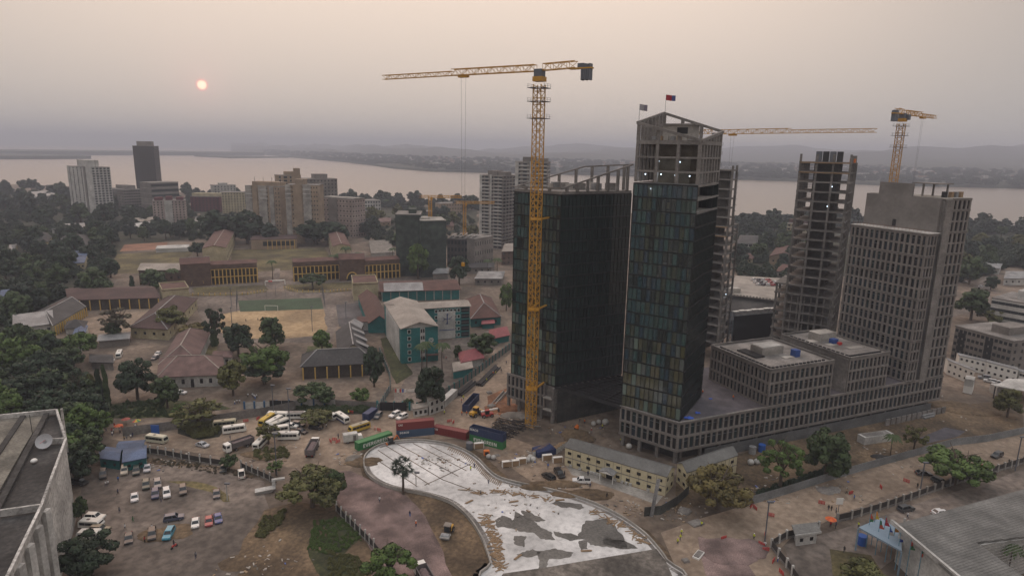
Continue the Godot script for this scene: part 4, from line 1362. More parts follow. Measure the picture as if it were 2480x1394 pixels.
func far_blocks() -> void:
	nmat("dark_tower_wall", lin(0.055, 0.045, 0.045), lin(0.085, 0.07, 0.068), 30.0, 0.7, null, 0.02, 0.8)
	nmat("pink_wall", lin(0.34, 0.27, 0.24), lin(0.46, 0.38, 0.345), 16.0, 0.9, null, 0.02, 0.8)
	nmat("tan_wall", lin(0.30, 0.225, 0.155), lin(0.40, 0.31, 0.225), 16.0, 0.9, null, 0.02, 0.8)
	nmat("maroon_wall", lin(0.10, 0.022, 0.03), lin(0.16, 0.04, 0.05), 16.0, 0.9, null, 0.02, 0.8)
	nmat("grey_flat", lin(0.20, 0.18, 0.165), lin(0.29, 0.265, 0.245), 14.0, 0.9, null, 0.02, 0.75)
	var t := block_house("dark brown office tower standing alone against the river",gp(-568,-977),gp(-540,-983),24.0,87.2,{"called": "office_tower","cat": "tower","wall": "dark_tower_wall","floors": 26,"faces": [[0,1,9],[1,2,5]],"ww": 2.0,"wh": 1.5,"bands": 0.15,"band_mat": "dark_tower_wall","tops": [[0.14,0.84,6.5]],"top_mat": "grey_flat"})
	t.name = "office_tower"
	block_house("white office tower with square windows left of the dark tower",gp(-569,-831),gp(-518,-799),22.0,61.3,{"called": "office_tower","cat": "tower","wall": "white_wall","floors": 20,"faces": [[0,1,6],[1,2,5]],"ww": 2.6,"wh": 1.9,"fins": [[0.0,0.09,"white_wall"],[0.68,0.75,"grey_flat"],[0.78,1.0,"white_wall"]],"bands": 0.12,"band_mat": "white_wall","tops": [[0.25,0.75,8.0]],"masts": 4})
	block_house("grey brown office block below the white tower",gp(-570,-907),gp(-526,-873),24.0,29.3,{"called": "office_block","cat": "office block","wall": "grey_flat","floors": 8,"faces": [[0,1,6],[1,2,8]],"ww": 2.0,"wh": 1.6,"bands": 0.2,"band_mat": "grey_flat","tops": [[0.3,0.9,5.0]]})
	block_house("low office block with glass floors at the foot of the dark tower",gp(-471,-843),gp(-452,-875),26.0,41.2,{"called": "office_block","cat": "office block","wall": "grey_flat","floors": 6,"faces": [[0,1,10]],"ww": 3.6,"wh": 3.0,"bands": 0.4})
	block_house("pinkish ten storey block of flats with a red roof edge",gp(-403,-720),gp(-373,-733),22.0,28.6,{"wall": "pink_wall","floors": 10,"faces": [[0,1,9],[1,2,4]],"ww": 1.3,"wh": 1.5,"fins": [[0.36,0.6,"white_wall"]],"balconies": [[0.37,0.58,1]],"tops": [[0.05,0.3,3.0],[0.4,0.6,4.0],[0.72,0.95,3.0]],"top_mat": "maroon_wall"})
	block_house("maroon block with a cream top floor", gp(-447,-894), gp(-408,-896), 24.0, 20.5, {"wall": "maroon_wall", "floors": 6, "faces": [[0, 1, 8]], "fins": [], "tops": [[0.0, 1.0, 4.0]], "top_mat": "cream_wall"})
	block_house("white stepped block of flats near the river trees", gp(-450,-973), gp(-425,-993), 18.0, 31.4, {"wall": "white_wall", "floors": 8, "faces": [[0, 1, 7]], "bands": 0.35, "tops": [[0.3, 0.6, 3.0]]})
	block_house("cream block of flats with small dark windows", gp(-395,-875), gp(-368,-885), 18.0, 28.3, {"wall": "cream_wall", "floors": 8, "faces": [[0, 1, 8], [1, 2, 3]], "ww": 1.5, "wh": 1.7})
	block_house("pale tan block of flats, leftmost of the tall cluster, with white balconies",gp(-268,-648),gp(-230,-638),22.0,51.8,{"wall": "tan_wall","floors": 13,"faces": [[0,1,12]],"ww": 1.0,"wh": 1.3,"fins": [[0.0,0.18,"pale_concrete"],[0.2,0.34,"tan_wall"],[0.38,0.62,"pale_concrete"],[0.7,0.82,"pale_concrete"]],"balconies": [[0.02,0.2,10],[0.4,0.64,10]],"tops": [[0.1,0.9,4.0]],"masts": 4})
	block_house("tall central block of the cluster with a white window strip",gp(-250,-684),gp(-227,-694),22.0,60.9,{"wall": "tan_wall","floors": 17,"faces": [[0,1,4]],"ww": 3.6,"wh": 2.0,"frame": "white_wall","fins": [[0.0,0.12,"tan_wall"],[0.62,1.0,"tan_wall"]],"tops": [[0.35,0.8,3.5],[0.75,1.0,7.0]]})
	block_house("tan block of flats with white balconies in front of the cluster",gp(-218,-619),gp(-187,-620),20.0,55.1,{"wall": "tan_wall","floors": 13,"faces": [[0,1,12]],"ww": 1.0,"wh": 1.3,"fins": [[0.0,0.16,"pale_concrete"],[0.24,0.5,"tan_wall"],[0.54,0.78,"pale_concrete"]],"balconies": [[0.0,0.18,10],[0.54,0.78,10]],"tops": [[0.25,0.55,5.0]]})
	block_house("weathered grey block of flats behind the tan cluster",gp(-235,-734),gp(-205,-755),26.0,55.1,{"wall": "grey_flat","floors": 14,"faces": [[0,1,9],[1,2,5]],"ww": 1.3,"wh": 1.8,"bands": 0.3,"band_mat": "grey_flat","tops": [[0.35,0.75,5.0]]})
	block_house("unfinished grey block with a flat canopy roof right of the tan cluster",gp(-199,-674),gp(-164,-656),20.0,39.7,{"wall": "pink_wall","floors": 8,"faces": [[0,1,9],[1,2,5]],"ww": 1.4,"wh": 1.5,"bands": 0.25,"band_mat": "grey_flat","fins": [[0.2,0.5,"grey_flat"]],"tops": [[-0.05,1.05,0.6]],"top_mat": "pale_concrete"})
	block_house("low pale office block among the riverside trees",gp(-220,-890),gp(-188,-914),22.0,18.7,{"called": "office_block","cat": "office block","wall": "white_wall","floors": 4,"faces": [[0,1,10]],"ww": 2.2,"wh": 2.2,"bands": 0.3})
	block_house("low orange walled building behind the small yellow cranes",gp(-98,-867),gp(-70,-883),18.0,19.4,{"called": "office_block","cat": "office block","wall": "tan_wall","floors": 4,"faces": [[0,1,8]],"ww": 1.6,"wh": 1.5,"bands": 0.3,"band_mat": "pink_wall"})
	for s in [[gp(-32,-612), gp(-10,-600), 68, 21, "white striped residential tower beside the glass towers"], [gp(1,-581), gp(30,-577), 81.3, 24, "taller white residential tower behind the crane mast"]]:
		block_house(s[4],s[0],s[1],24.0,s[2],{"called": "residential_tower","cat": "tower","wall": "grey_flat","floors": s[3],"faces": [[0,1,5],[1,2,4]],"ww": 3.4,"wh": 1.7,"balconies": [[0.12,0.42,1],[0.62,0.96,1]],"fins": [[0.0,0.1,"white_wall"],[0.44,0.52,"white_wall"]],"bands": 0.12,"band_mat": "white_wall","tops": [[0.2,0.6,4.0],[0.65,0.95,3.0]]})
	# the netted building site and its neighbour with the zigzag roof
	var n := block_house("half built block wrapped in dark green netting",gp(-84.8,-462.8),gp(-66.9,-464.5),26.0,44.7,{"called": "netted_block","cat": "building site","wall": "net_green","floors": 10,"faces": [],"bands": 0.12,"band_mat": "net_green","tops": [[0.5,0.8,3.0]]})
	block_house("round fronted netted block beside the dark one, with pale roof slabs",gp(-66,-458.3),gp(-48.3,-463.1),24.0,41.1,{"called": "netted_block","cat": "building site","wall": "net_green","roof": "pale_concrete","floors": 10,"faces": [],"bands": 0.12,"band_mat": "net_green","tops": [[0.0,0.4,1.2]],"top_mat": "pale_concrete"})
	var z := block_house("grey building with a row of white zigzag roof lights", gp(-52,-505), gp(-30,-502), 20.0, 22.2, {"called": "workshop_building", "cat": "building", "wall": "grey_roof", "floors": 4, "faces": [[0, 1, 8]]})
	var zf := frame(gp(-52,-505), gp(-30,-502))
	for i in 5:
		var zp := gp(-52,-505).lerp(gp(-30,-502), (i + 0.5) / 5.0) + Vector3(0, 22.2 + 1.6, 0) - zf.z * 8.0
		piece(z, "roof_light", mats["white_wall"], zp, Vector3(3.8, 0.4, 15.0), zf * Basis(Vector3.BACK, 0.6))
	block_house("pale concrete end building with tall narrow windows",gp(-29.8,-498.5),gp(-16,-519),20.0,22.9,{"called": "workshop_building","cat": "building","wall": "grey_flat","floors": 3,"faces": [[0,1,8]],"ww": 0.8,"wh": 3.0})
	# small far cranes over the netted site
	for s in [[gp(-62.7,-486.4), 56.4, "small yellow crane with a short jib over the netted block", -1.0], [gp(-39,-516), 50.1, "thin yellow crane mast beside the zigzag roof", 1.0]]:
		var c := thing("tower_crane", s[2], "crane", s[0], 0.0, "tower cranes")
		var hgt: float = s[1]
		lattice(c, "mast", Vector3.ZERO, Vector3(0, hgt, 0), 2.2, 3.0, mats["crane_yellow"], 0.4)
		lattice(c, "jib", Vector3(-9, hgt, 0), Vector3(24, hgt + 0.5, 2), 1.6, 2.5, mats["crane_yellow"], 0.3)
		piece(c, "counterweight", mats["crane_grey"], Vector3(-8, hgt, 0), Vector3(3, 2.4, 2))
		piece(c, "cab", mats["crane_yellow"], Vector3(1.2, hgt - 1.2, 1.4), Vector3(1.6, 2.2, 1.6))
	# flats and houses behind the bare frames
	block_house("yellow and white block of flats with a red roof behind the bare frame",gp(280,-657),gp(306,-638),20.0,23.8,{"wall": "cream_wall","floors": 6,"faces": [[0,1,9]],"ww": 2.4,"wh": 1.7,"bands": 0.5,"band_mat": "white_wall","tops": [[0.0,1.0,3.0]],"top_mat": "rust_roof"})
	house("grey villa with deep white balconies below the river trees", quad4(gp(212,-606), gp(230,-603), gp(237,-669)), 9.0, 3.0, {"wall": "white_wall", "roof": "grey_roof", "floors": 3, "bays": 5, "ww": 3.0, "wh": 1.8})
	house("villa with a maroon roof and round gable window", quad4(gp(219,-543), gp(237,-533), gp(249,-602)), 7.0, 4.0, {"roof": "rust_roof", "wall": "tan_wall", "hip": 0.0, "along": false, "bays": 3})
	house("maroon hip roofed villa beside the gabled one", quad4(gp(201.7,-483.6), gp(215.3,-478.4), gp(217,-514)), 5.0, 3.0, {"roof": "rust_roof", "wall": "pale_concrete", "bays": 3})
	house("low red roofed house under the grey villa", quad4(gp(193,-549), gp(206,-546), gp(205,-576)), 4.0, 2.5, {"roof": "rust_roof", "bays": 3})
	house("white house behind dark trees left of the white tower", quad4(gp(-748,-982), gp(-736,-1035), gp(-828,-1105)), 7.0, 3.0, {"wall": "white_wall", "roof": "zinc_roof", "floors": 2, "bays": 8})
	house("cream villa with a grey hip roof in the left grove", quad4(gp(-416,-541), gp(-400,-548), gp(-442,-587)), 7.5, 5.0, {"roof": "grey_roof", "floors": 2, "bays": 4})
	house("cream villa with a big dark brown roof and arched porch", quad4(gp(-381,-528), gp(-360,-539), gp(-411,-581)), 6.5, 6.0, {"roof": "grey_roof", "bays": 4, "hip": 0.35})
	house("long grey sheds with rusty and white roofs below the pink flats", quad4(gp(-468,-649), gp(-446,-666), gp(-489,-688)), 5.0, 1.5, {"called": "shed", "cat": "shed", "wall": "white_wall", "roof": "zinc_roof", "bays": 5})
	house("white roofed warehouse under the pinkish flats", quad4(gp(-401,-659), gp(-386,-682), gp(-424,-705)), 5.0, 2.0, {"called": "warehouse", "cat": "warehouse", "wall": "white_wall", "roof": "white_wall", "bays": 0, "hip": 0.05})
	house("second pale roofed warehouse set behind the first", quad4(gp(-427,-720), gp(-412,-735), gp(-446,-759)), 5.0, 2.0, {"called": "warehouse", "cat": "warehouse", "wall": "white_wall", "roof": "beige_roof", "bays": 0, "hip": 0.05})
	house("yellow hall with a blue and silver striped roof in the trees", quad4(gp(-327.9,-459.9), gp(-315.4,-466.2), gp(-360,-517)), 5.0, 2.2, {"called": "hall", "cat": "hall", "roof": "blue_roof", "hip": 0.0, "bays": 6})
	house("small grey roofed house at the left edge of the grove", quad4(gp(-403.2,-496.5), gp(-403,-512), gp(-429,-535)), 4.5, 3.0, {"roof": "zinc_roof", "bays": 2})
	house("long white roofed stand beside the clay court", quad4(gp(-306,-545), gp(-283,-555), gp(-314,-563)), 3.2, 0.0, {"called": "stand", "cat": "shed", "wall": "white_wall", "roof": "white_wall", "bays": 0})
	house("pale grey house behind the row of palms", quad4(gp(-25.7,-435.7), gp(-7.2,-437.3), gp(-24.3,-462.3)), 4.5, 1.8, {"wall": "grey_flat", "roof": "zinc_roof", "bays": 4, "hip": 0.1})
	house("grey house under the zigzag roofed workshop", quad4(gp(-34.5,-477.4), gp(-16,-482.5), gp(-32.7,-498.2)), 4.0, 2.0, {"wall": "grey_flat", "roof": "grey_roof", "bays": 4})
	house("brown walled house with a pale roof at the dark tower's edge", quad4(gp(-9,-516), gp(3,-521), gp(-7,-561)), 11.0, 2.5, {"wall": "brick_brown", "roof": "beige_roof", "floors": 3, "bays": 3})
	house("pale hipped shed between tree and netted block", quad4(gp(-56.6,-450.1), gp(-46.4,-454.1), gp(-57.8,-471.8)), 4.5, 2.0, {"called": "shed", "cat": "shed", "wall": "grey_flat", "roof": "zinc_roof", "bays": 0})
	house("walled yard with heaps of earth beside the netted block", quad4(gp(-121,-544), gp(-103,-555), gp(-140,-621)), 2.6, 0.0, {"called": "walled_yard", "cat": "yard", "wall": "pale_concrete", "roof": "rubble", "bays": 0})
	block_house("low grey office behind the riverside trees at centre", gp(-129,-862), gp(-108,-877), 14.0, 8.0, {"called": "office_block", "cat": "office block", "wall": "grey_flat", "floors": 3, "faces": [[0, 1, 6]]})
	for s in [[gp(-139,-779),gp(-123,-790),gp(-147,-838),"pink walled house with a tiled roof in the central trees"],[gp(-161,-762),gp(-147,-769),gp(-168,-806),"white house among the central trees"],[gp(-85,-726),gp(-68,-736),gp(-90,-782),"tan house below the thin crane mast"],[gp(-178,-743),gp(-167,-753),gp(-187,-789),"small red roofed house beside the unfinished block"],[gp(-363,-730),gp(-354,-740),gp(-385,-779),"brown gabled house beside the pinkish flats"]]:
		house(s[3], quad4(s[0], s[1], s[2]), 5.0, 2.5, {"wall": ["pink_wall", "white_wall", "tan_wall"][rng.randi() % 3], "roof": ["tile_roof", "rust_roof", "zinc_roof"][rng.randi() % 3], "bays": 3})


func near_school() -> void:
	# the long brown school: two arched gatehouses, colonnades with ochre pillars, two back wings
	var o := thing("school_building", "long brown school with ochre pillars, arched gatehouses and rusty roofs", "school")
	var by := 0.0
	for s in [["colonnade", gp(-200.7,-420.1), gp(-174,-430.7), 13.5, 12], ["colonnade", gp(-150.8,-435.7), gp(-122.4,-447), 13.5, 11], ["colonnade", gp(-103.9,-445.8), gp(-81.4,-456.9), 13.5, 9]]:
		var a: Vector3 = s[1]
		var b: Vector3 = s[2]
		var fr := frame(a, b)
		var h: float = s[3]
		var q := [a, b, b - fr.z * 14.0, a - fr.z * 14.0]
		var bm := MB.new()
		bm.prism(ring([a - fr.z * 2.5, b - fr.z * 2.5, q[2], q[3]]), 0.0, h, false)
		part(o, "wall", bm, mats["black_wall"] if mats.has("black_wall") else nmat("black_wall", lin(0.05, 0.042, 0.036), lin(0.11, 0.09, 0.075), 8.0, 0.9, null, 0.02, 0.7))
		var fs := MB.new()
		fs.bx(Transform3D(fr, (a + b) * 0.5 + Vector3(0, h - 1.6, 0) - fr.z * 1.0), Vector3(a.distance_to(b), 3.2, 2.6))
		part(o, "fascia", fs, mats["brick_brown"])
		piece(o, "ochre_band", mats["ochre"], (a + b) * 0.5 + Vector3(0, h - 3.1, 0) + fr.z * 0.36, Vector3(a.distance_to(b), 0.35, 0.1), fr)
		for i in s[4] + 1:
			piece(o, "pillar", mats["ochre"], a.lerp(b, float(i) / s[4]) + Vector3(0, (h - 3.2) * 0.5, 0), Vector3(0.65, h - 3.2, 0.6), fr)
		pitched(o, q, h, 1.4, 0.4, 0.0, true, mats["rust_roof"], mats["brick_brown"])
		piece(o, "gallery_floor", mats["ochre"], (a + b) * 0.5 + Vector3(0, 5.0, 0) - fr.z * 1.4, Vector3(a.distance_to(b), 0.35, 2.2), fr)
	for s in [[gp(-216.5,-412.1), gp(-200.7,-420.1), gp(-208.4,-416.7)], [gp(-120.8,-441.3), gp(-103.9,-445.8), gp(-112.4,-443.5)]]:
		var a: Vector3 = s[0]
		var b: Vector3 = s[1]
		var fr := frame(a, b)
		var q := [a + fr.z * 1.0, b + fr.z * 1.0, b - fr.z * 15.0, a - fr.z * 15.0]
		var bm := MB.new()
		bm.prism(ring(q), 0.0, 15.0, false)
		part(o, "gatehouse_wall", bm, mats["brick_brown"])
		pitched(o, q, 15.0, 3.0, 0.3, 0.0, true, mats["rust_roof"], mats["brick_brown"], mats["zinc_roof"])
		var arch := MB.new()
		var hole := MB.new()
		var c: Vector3 = s[2] + fr.z * 1.05
		for i in 12:
			var p := PI * i / 12.0
			var r := PI * (i + 1) / 12.0
			var e0 := c + fr.x * cos(p) * 3.6 + Vector3(0, 1.5 + sin(p) * 4.6, 0)
			var e1 := c + fr.x * cos(r) * 3.6 + Vector3(0, 1.5 + sin(r) * 4.6, 0)
			arch.bar(e0, e1, 0.7, 0.7)
			hole.tri(c + fr.z * 0.03, e0 + fr.z * 0.03, e1 + fr.z * 0.03)
		hole.bx(Transform3D(fr, c + Vector3(0, 0.75, 0)), Vector3(7.2, 1.6, 0.1))
		part(o, "arch", arch, mats["ochre"])
		part(o, "gateway", hole, mats["black_hole"])
	for s in [[gp(-243.3,-498.5), gp(-227,-504), gp(-279,-598), "left"], [gp(-147,-520), gp(-134,-526), gp(-180,-621), "right"]]:
		var q := quad4(s[0], s[1], s[2])
		var bm := MB.new()
		bm.prism(ring(q), 0.0, 12.0, false)
		part(o, "back_wing_wall", bm, mats["cream_wall"])
		pitched(o, q, 12.0, 2.0, 0.5, 0.0, false, mats["rust_roof"], mats["cream_wall"], mats["beige_roof"])
		windows(o, q[1], q[2], 2.0, 5.0, 2, 9, 1.6, 2.4, mats["black_hole"])
		windows(o, q[3], q[0], 2.0, 5.0, 2, 9, 1.6, 2.4, mats["black_hole"])
	var h := house("tan school pavilion with an open gallery across the back lawn",quad4(gp(-234,-570),gp(-197,-582),gp(-243,-597)),9.0,0.0,{"called": "school_pavilion","cat": "school","wall": "tan_wall","roof": "dark_rust_roof","bays": 0})
	var fr2 := frame(gp(-234,-570), gp(-197,-582))
	for i in 7:
		var c := gp(-234,-570).lerp(gp(-197,-582), 0.3 + i * 0.098)
		piece(h, "gallery_opening", mats["black_hole"], c + Vector3(0, 5.2, 0), Vector3(3.4, 4.0, 0.2), fr2)
		piece(h, "pillar", mats["ochre"], c + fr2.x * 2.2 + fr2.z * 0.3 + Vector3(0, 4.2, 0), Vector3(0.6, 8.4, 0.5), fr2)
	house("low brown school annex left of the arched gatehouse",quad4(gp(-246.3,-416),gp(-219.2,-418.4),gp(-258.1,-440.2)),10.0,2.0,{"called": "school_annex","cat": "school","wall": "brick_brown","roof": "beige_roof","hip": 0.1,"bays": 6})
	# a white site hut and a gate beam on the street before it
	house("small white and blue cabin on the school street",quad4(gp(-187.6,-429.5),gp(-176.1,-433.3),gp(-190.7,-437.7)),3.0,0.0,{"called": "cabin","cat": "cabin","wall": "white_paint","roof": "white_paint","bays": 4,"ww": 1.0,"wh": 0.9})
	var gb := thing("gate_beam", "red and white barrier beam over the school path", "barrier")
	piece_bar(gb, "beam", mats["white_paint"], gp(-165,-420.6) + Vector3(0, 3.2, 0), gp(-153.6,-425.7) + Vector3(0, 3.2, 0), 0.7)
	piece(gb, "red_block", mats["red_plastic"], gp(-161.6,-420.9) + Vector3(0, 3.2, 0), Vector3(2.4, 0.8, 0.8))
	for p in [gp(-165,-420.6), gp(-153.6,-425.7)]:
		piece(gb, "post", mats["white_paint"], p + Vector3(0, 1.5, 0), Vector3(0.4, 3.0, 0.4))
	# garden walls
	for s in [["low yellow garden wall with posts before the school, far side of the path",outline([-204.1,-387.5,-184.4,-389.1,-165.5,-393,-157.7,-403.3])],["curved yellow garden wall with posts around the near lawn",outline([-149.6,-412.8,-137.6,-402.5,-116.9,-404.3,-105.1,-410.3])]]:
		var w := thing("garden_wall", s[0], "wall", Vector3.ZERO, 0.0, "yellow garden walls")
		for i in s[1].size() - 1:
			var a := v3(s[1][i])
			var b := v3(s[1][i + 1])
			piece_bar(w, "wall_panel", mats["cream_wall"], a + Vector3(0, 0.6, 0), b + Vector3(0, 0.6, 0), 0.35, 1.2)
			for k in 6:
				piece(w, "post", mats["ochre"], a.lerp(b, k / 6.0) + Vector3(0, 0.9, 0), Vector3(0.45, 1.8, 0.45))


func teal_school() -> void:
	var o := thing("school_building", "teal and white five storey school with pale roofs and a white emblem", "school")
	var a := gp(-47.5,-266.8)
	var b := gp(-32.2,-272.2)
	var k := gp(-63.7,-312.7)
	var q := quad4(a, b, k)
	var h := 15.8
	var fr := frame(a, b)
	var bm := MB.new()
	bm.prism(ring(q), 0.0, h, false)
	part(o, "front_wall", bm, mats["teal_wall"])
	pitched(o, q, h, 2.6, 1.0, 0.0, false, mats["beige_roof"], mats["white_wall"])
	# long left side: pale with rows of windows
	var lf := frame(k, a)
	piece(o, "side_wall_panel", mats["white_wall"], k.lerp(a, 0.52) + Vector3(0, h * 0.5, 0), Vector3(k.distance_to(a) * 0.8, h - 0.3, 0.3), lf)
	windows(o, k.lerp(a, 0.14), k.lerp(a, 0.9), 0.0, h / 5.0, 5, 10, 1.2, 1.3, mats["win_black"], mats["grey_flat"])
	piece(o, "front_panel", mats["white_wall"], a.lerp(b, 0.58) + Vector3(0, h * 0.56, 0), Vector3(a.distance_to(b) * 0.13, h * 0.86, 0.4), fr)
	for j in 5:
		piece(o, "window_frame", mats["white_paint"], a.lerp(b, 0.22) + Vector3(0, 1.9 + j * 3.1, 0), Vector3(1.5, 1.8, 0.14), fr)
		piece(o, "window", mats["win_black"], a.lerp(b, 0.22) + Vector3(0, 1.9 + j * 3.1, 0), Vector3(1.2, 1.5, 0.2), fr)
		for i in 2:
			piece(o, "window", mats["win_black"], a.lerp(b, 0.55 + i * 0.06) + Vector3(0, 1.9 + j * 3.1, 0), Vector3(0.65, 1.6, 0.5), fr)
	piece(o, "porch_roof", mats["rust_roof"], a.lerp(b, 0.82) + fr.z * 1.0 + Vector3(0, 3.4, 0), Vector3(5.4, 0.3, 2.4), fr)
	# the knot emblem and a line of lettering
	var em := MB.new()
	var ec := a.lerp(b, 0.81) + fr.z * 0.1 + Vector3(0, 9.8, 0)
	for i in 8:
		var p := TAU * i / 8.0 + 0.39
		var cc := ec + fr.x * cos(p) * 0.75 + Vector3(0, sin(p) * 0.75, 0)
		for s in 6:
			var u := TAU * s / 6.0
			var w := TAU * (s + 1) / 6.0
			em.bar(cc + fr.x * cos(u) * 0.36 + Vector3(0, sin(u) * 0.36, 0), cc + fr.x * cos(w) * 0.36 + Vector3(0, sin(w) * 0.36, 0), 0.12)
	part(o, "emblem", em, mats["white_paint"])
	var tl := MB.new()
	for i in 9:
		tl.bx(Transform3D(fr, a.lerp(b, 0.81) + fr.x * (i * 0.42 - 1.7) + fr.z * 0.06 + Vector3(0, 8.3, 0)), Vector3(0.26, 0.22, 0.06))
	part(o, "lettering", tl, mats["ochre"])
	# rear wing
	var ra := gp(-37.7,-304.2)
	var rb := gp(-20.8,-309.6)
	var rf := frame(ra, rb)
	var rq := [ra, rb, rb - rf.z * 13.0, ra - rf.z * 13.0]
	var rm := MB.new()
	rm.prism(ring(rq), 0.0, h, false)
	part(o, "rear_wall", rm, mats["teal_wall"])
	pitched(o, [ra - rf.x * 14.0, rb, rq[2], rq[3] - rf.x * 22.0], h, 1.4, 0.9, 0.0, true, mats["beige_roof"], mats["white_wall"])
	var lk := MB.new()
	lk.prism([v2(ra), v2(ra - rf.z * 13.0), v2(k + (b - a) * 0.3), v2(b.lerp(quad4(a, b, k)[2], 0.7))], 0.0, h, false)
	part(o, "link_wall", lk, mats["teal_wall"])
	piece(o, "rear_panel", mats["white_wall"], ra.lerp(rb, 0.34) + Vector3(0, h * 0.5 - 0.8, 0), Vector3(ra.distance_to(rb) * 0.5, h - 2.0, 0.3), rf)
	windows(o, ra, ra.lerp(rb, 0.74), 0.0, h / 5.0, 5, 7, 1.1, 1.4, mats["win_black"], mats["white_paint"])
	for j in 5:
		piece(o, "glass_bay", mats["win_slate"], ra.lerp(rb, 0.87) + Vector3(0, 1.8 + j * 3.1, 0), Vector3(ra.distance_to(rb) * 0.22, 2.3, 0.4), rf)
		piece(o, "window_frame", mats["grey_flat"], ra.lerp(rb, 0.87) + Vector3(0, 1.8 + j * 3.1, 0) + rf.z * 0.1, Vector3(ra.distance_to(rb) * 0.22, 0.15, 0.4), rf)
	var kn := MB.new()
	var kc := ra.lerp(rb, 0.36) + rf.z * 0.2 + Vector3(0, 10.2, 0)
	for s in [[-1.6,0.0,1.6,0.0],[0.0,-2.8,0.0,2.8],[-2.4,1.2,-1.0,0.0],[-2.4,-1.2,-1.0,0.0],[2.4,1.2,1.0,0.0],[2.4,-1.2,1.0,0.0],[-0.9,2.9,0.0,1.6],[0.9,2.9,0.0,1.6],[-0.9,-2.9,0.0,-1.6],[0.9,-2.9,0.0,-1.6]]:
		kn.bar(kc + rf.x * s[0] + Vector3(0, s[1], 0), kc + rf.x * s[2] + Vector3(0, s[3], 0), 0.4, 0.1)
	part(o, "blue_emblem", kn, mat("emblem_blue", 0.015, 0.05, 0.18, 0.8))
	var ln := MB.new()
	for i in 16:
		ln.bx(Transform3D(rf, ra.lerp(rb, 0.15 + i * 0.027) + rf.z * 0.18 + Vector3(0, 4.55, 0)), Vector3(0.42, 0.4, 0.06))
	part(o, "blue_lettering", ln, mat("emblem_blue"))


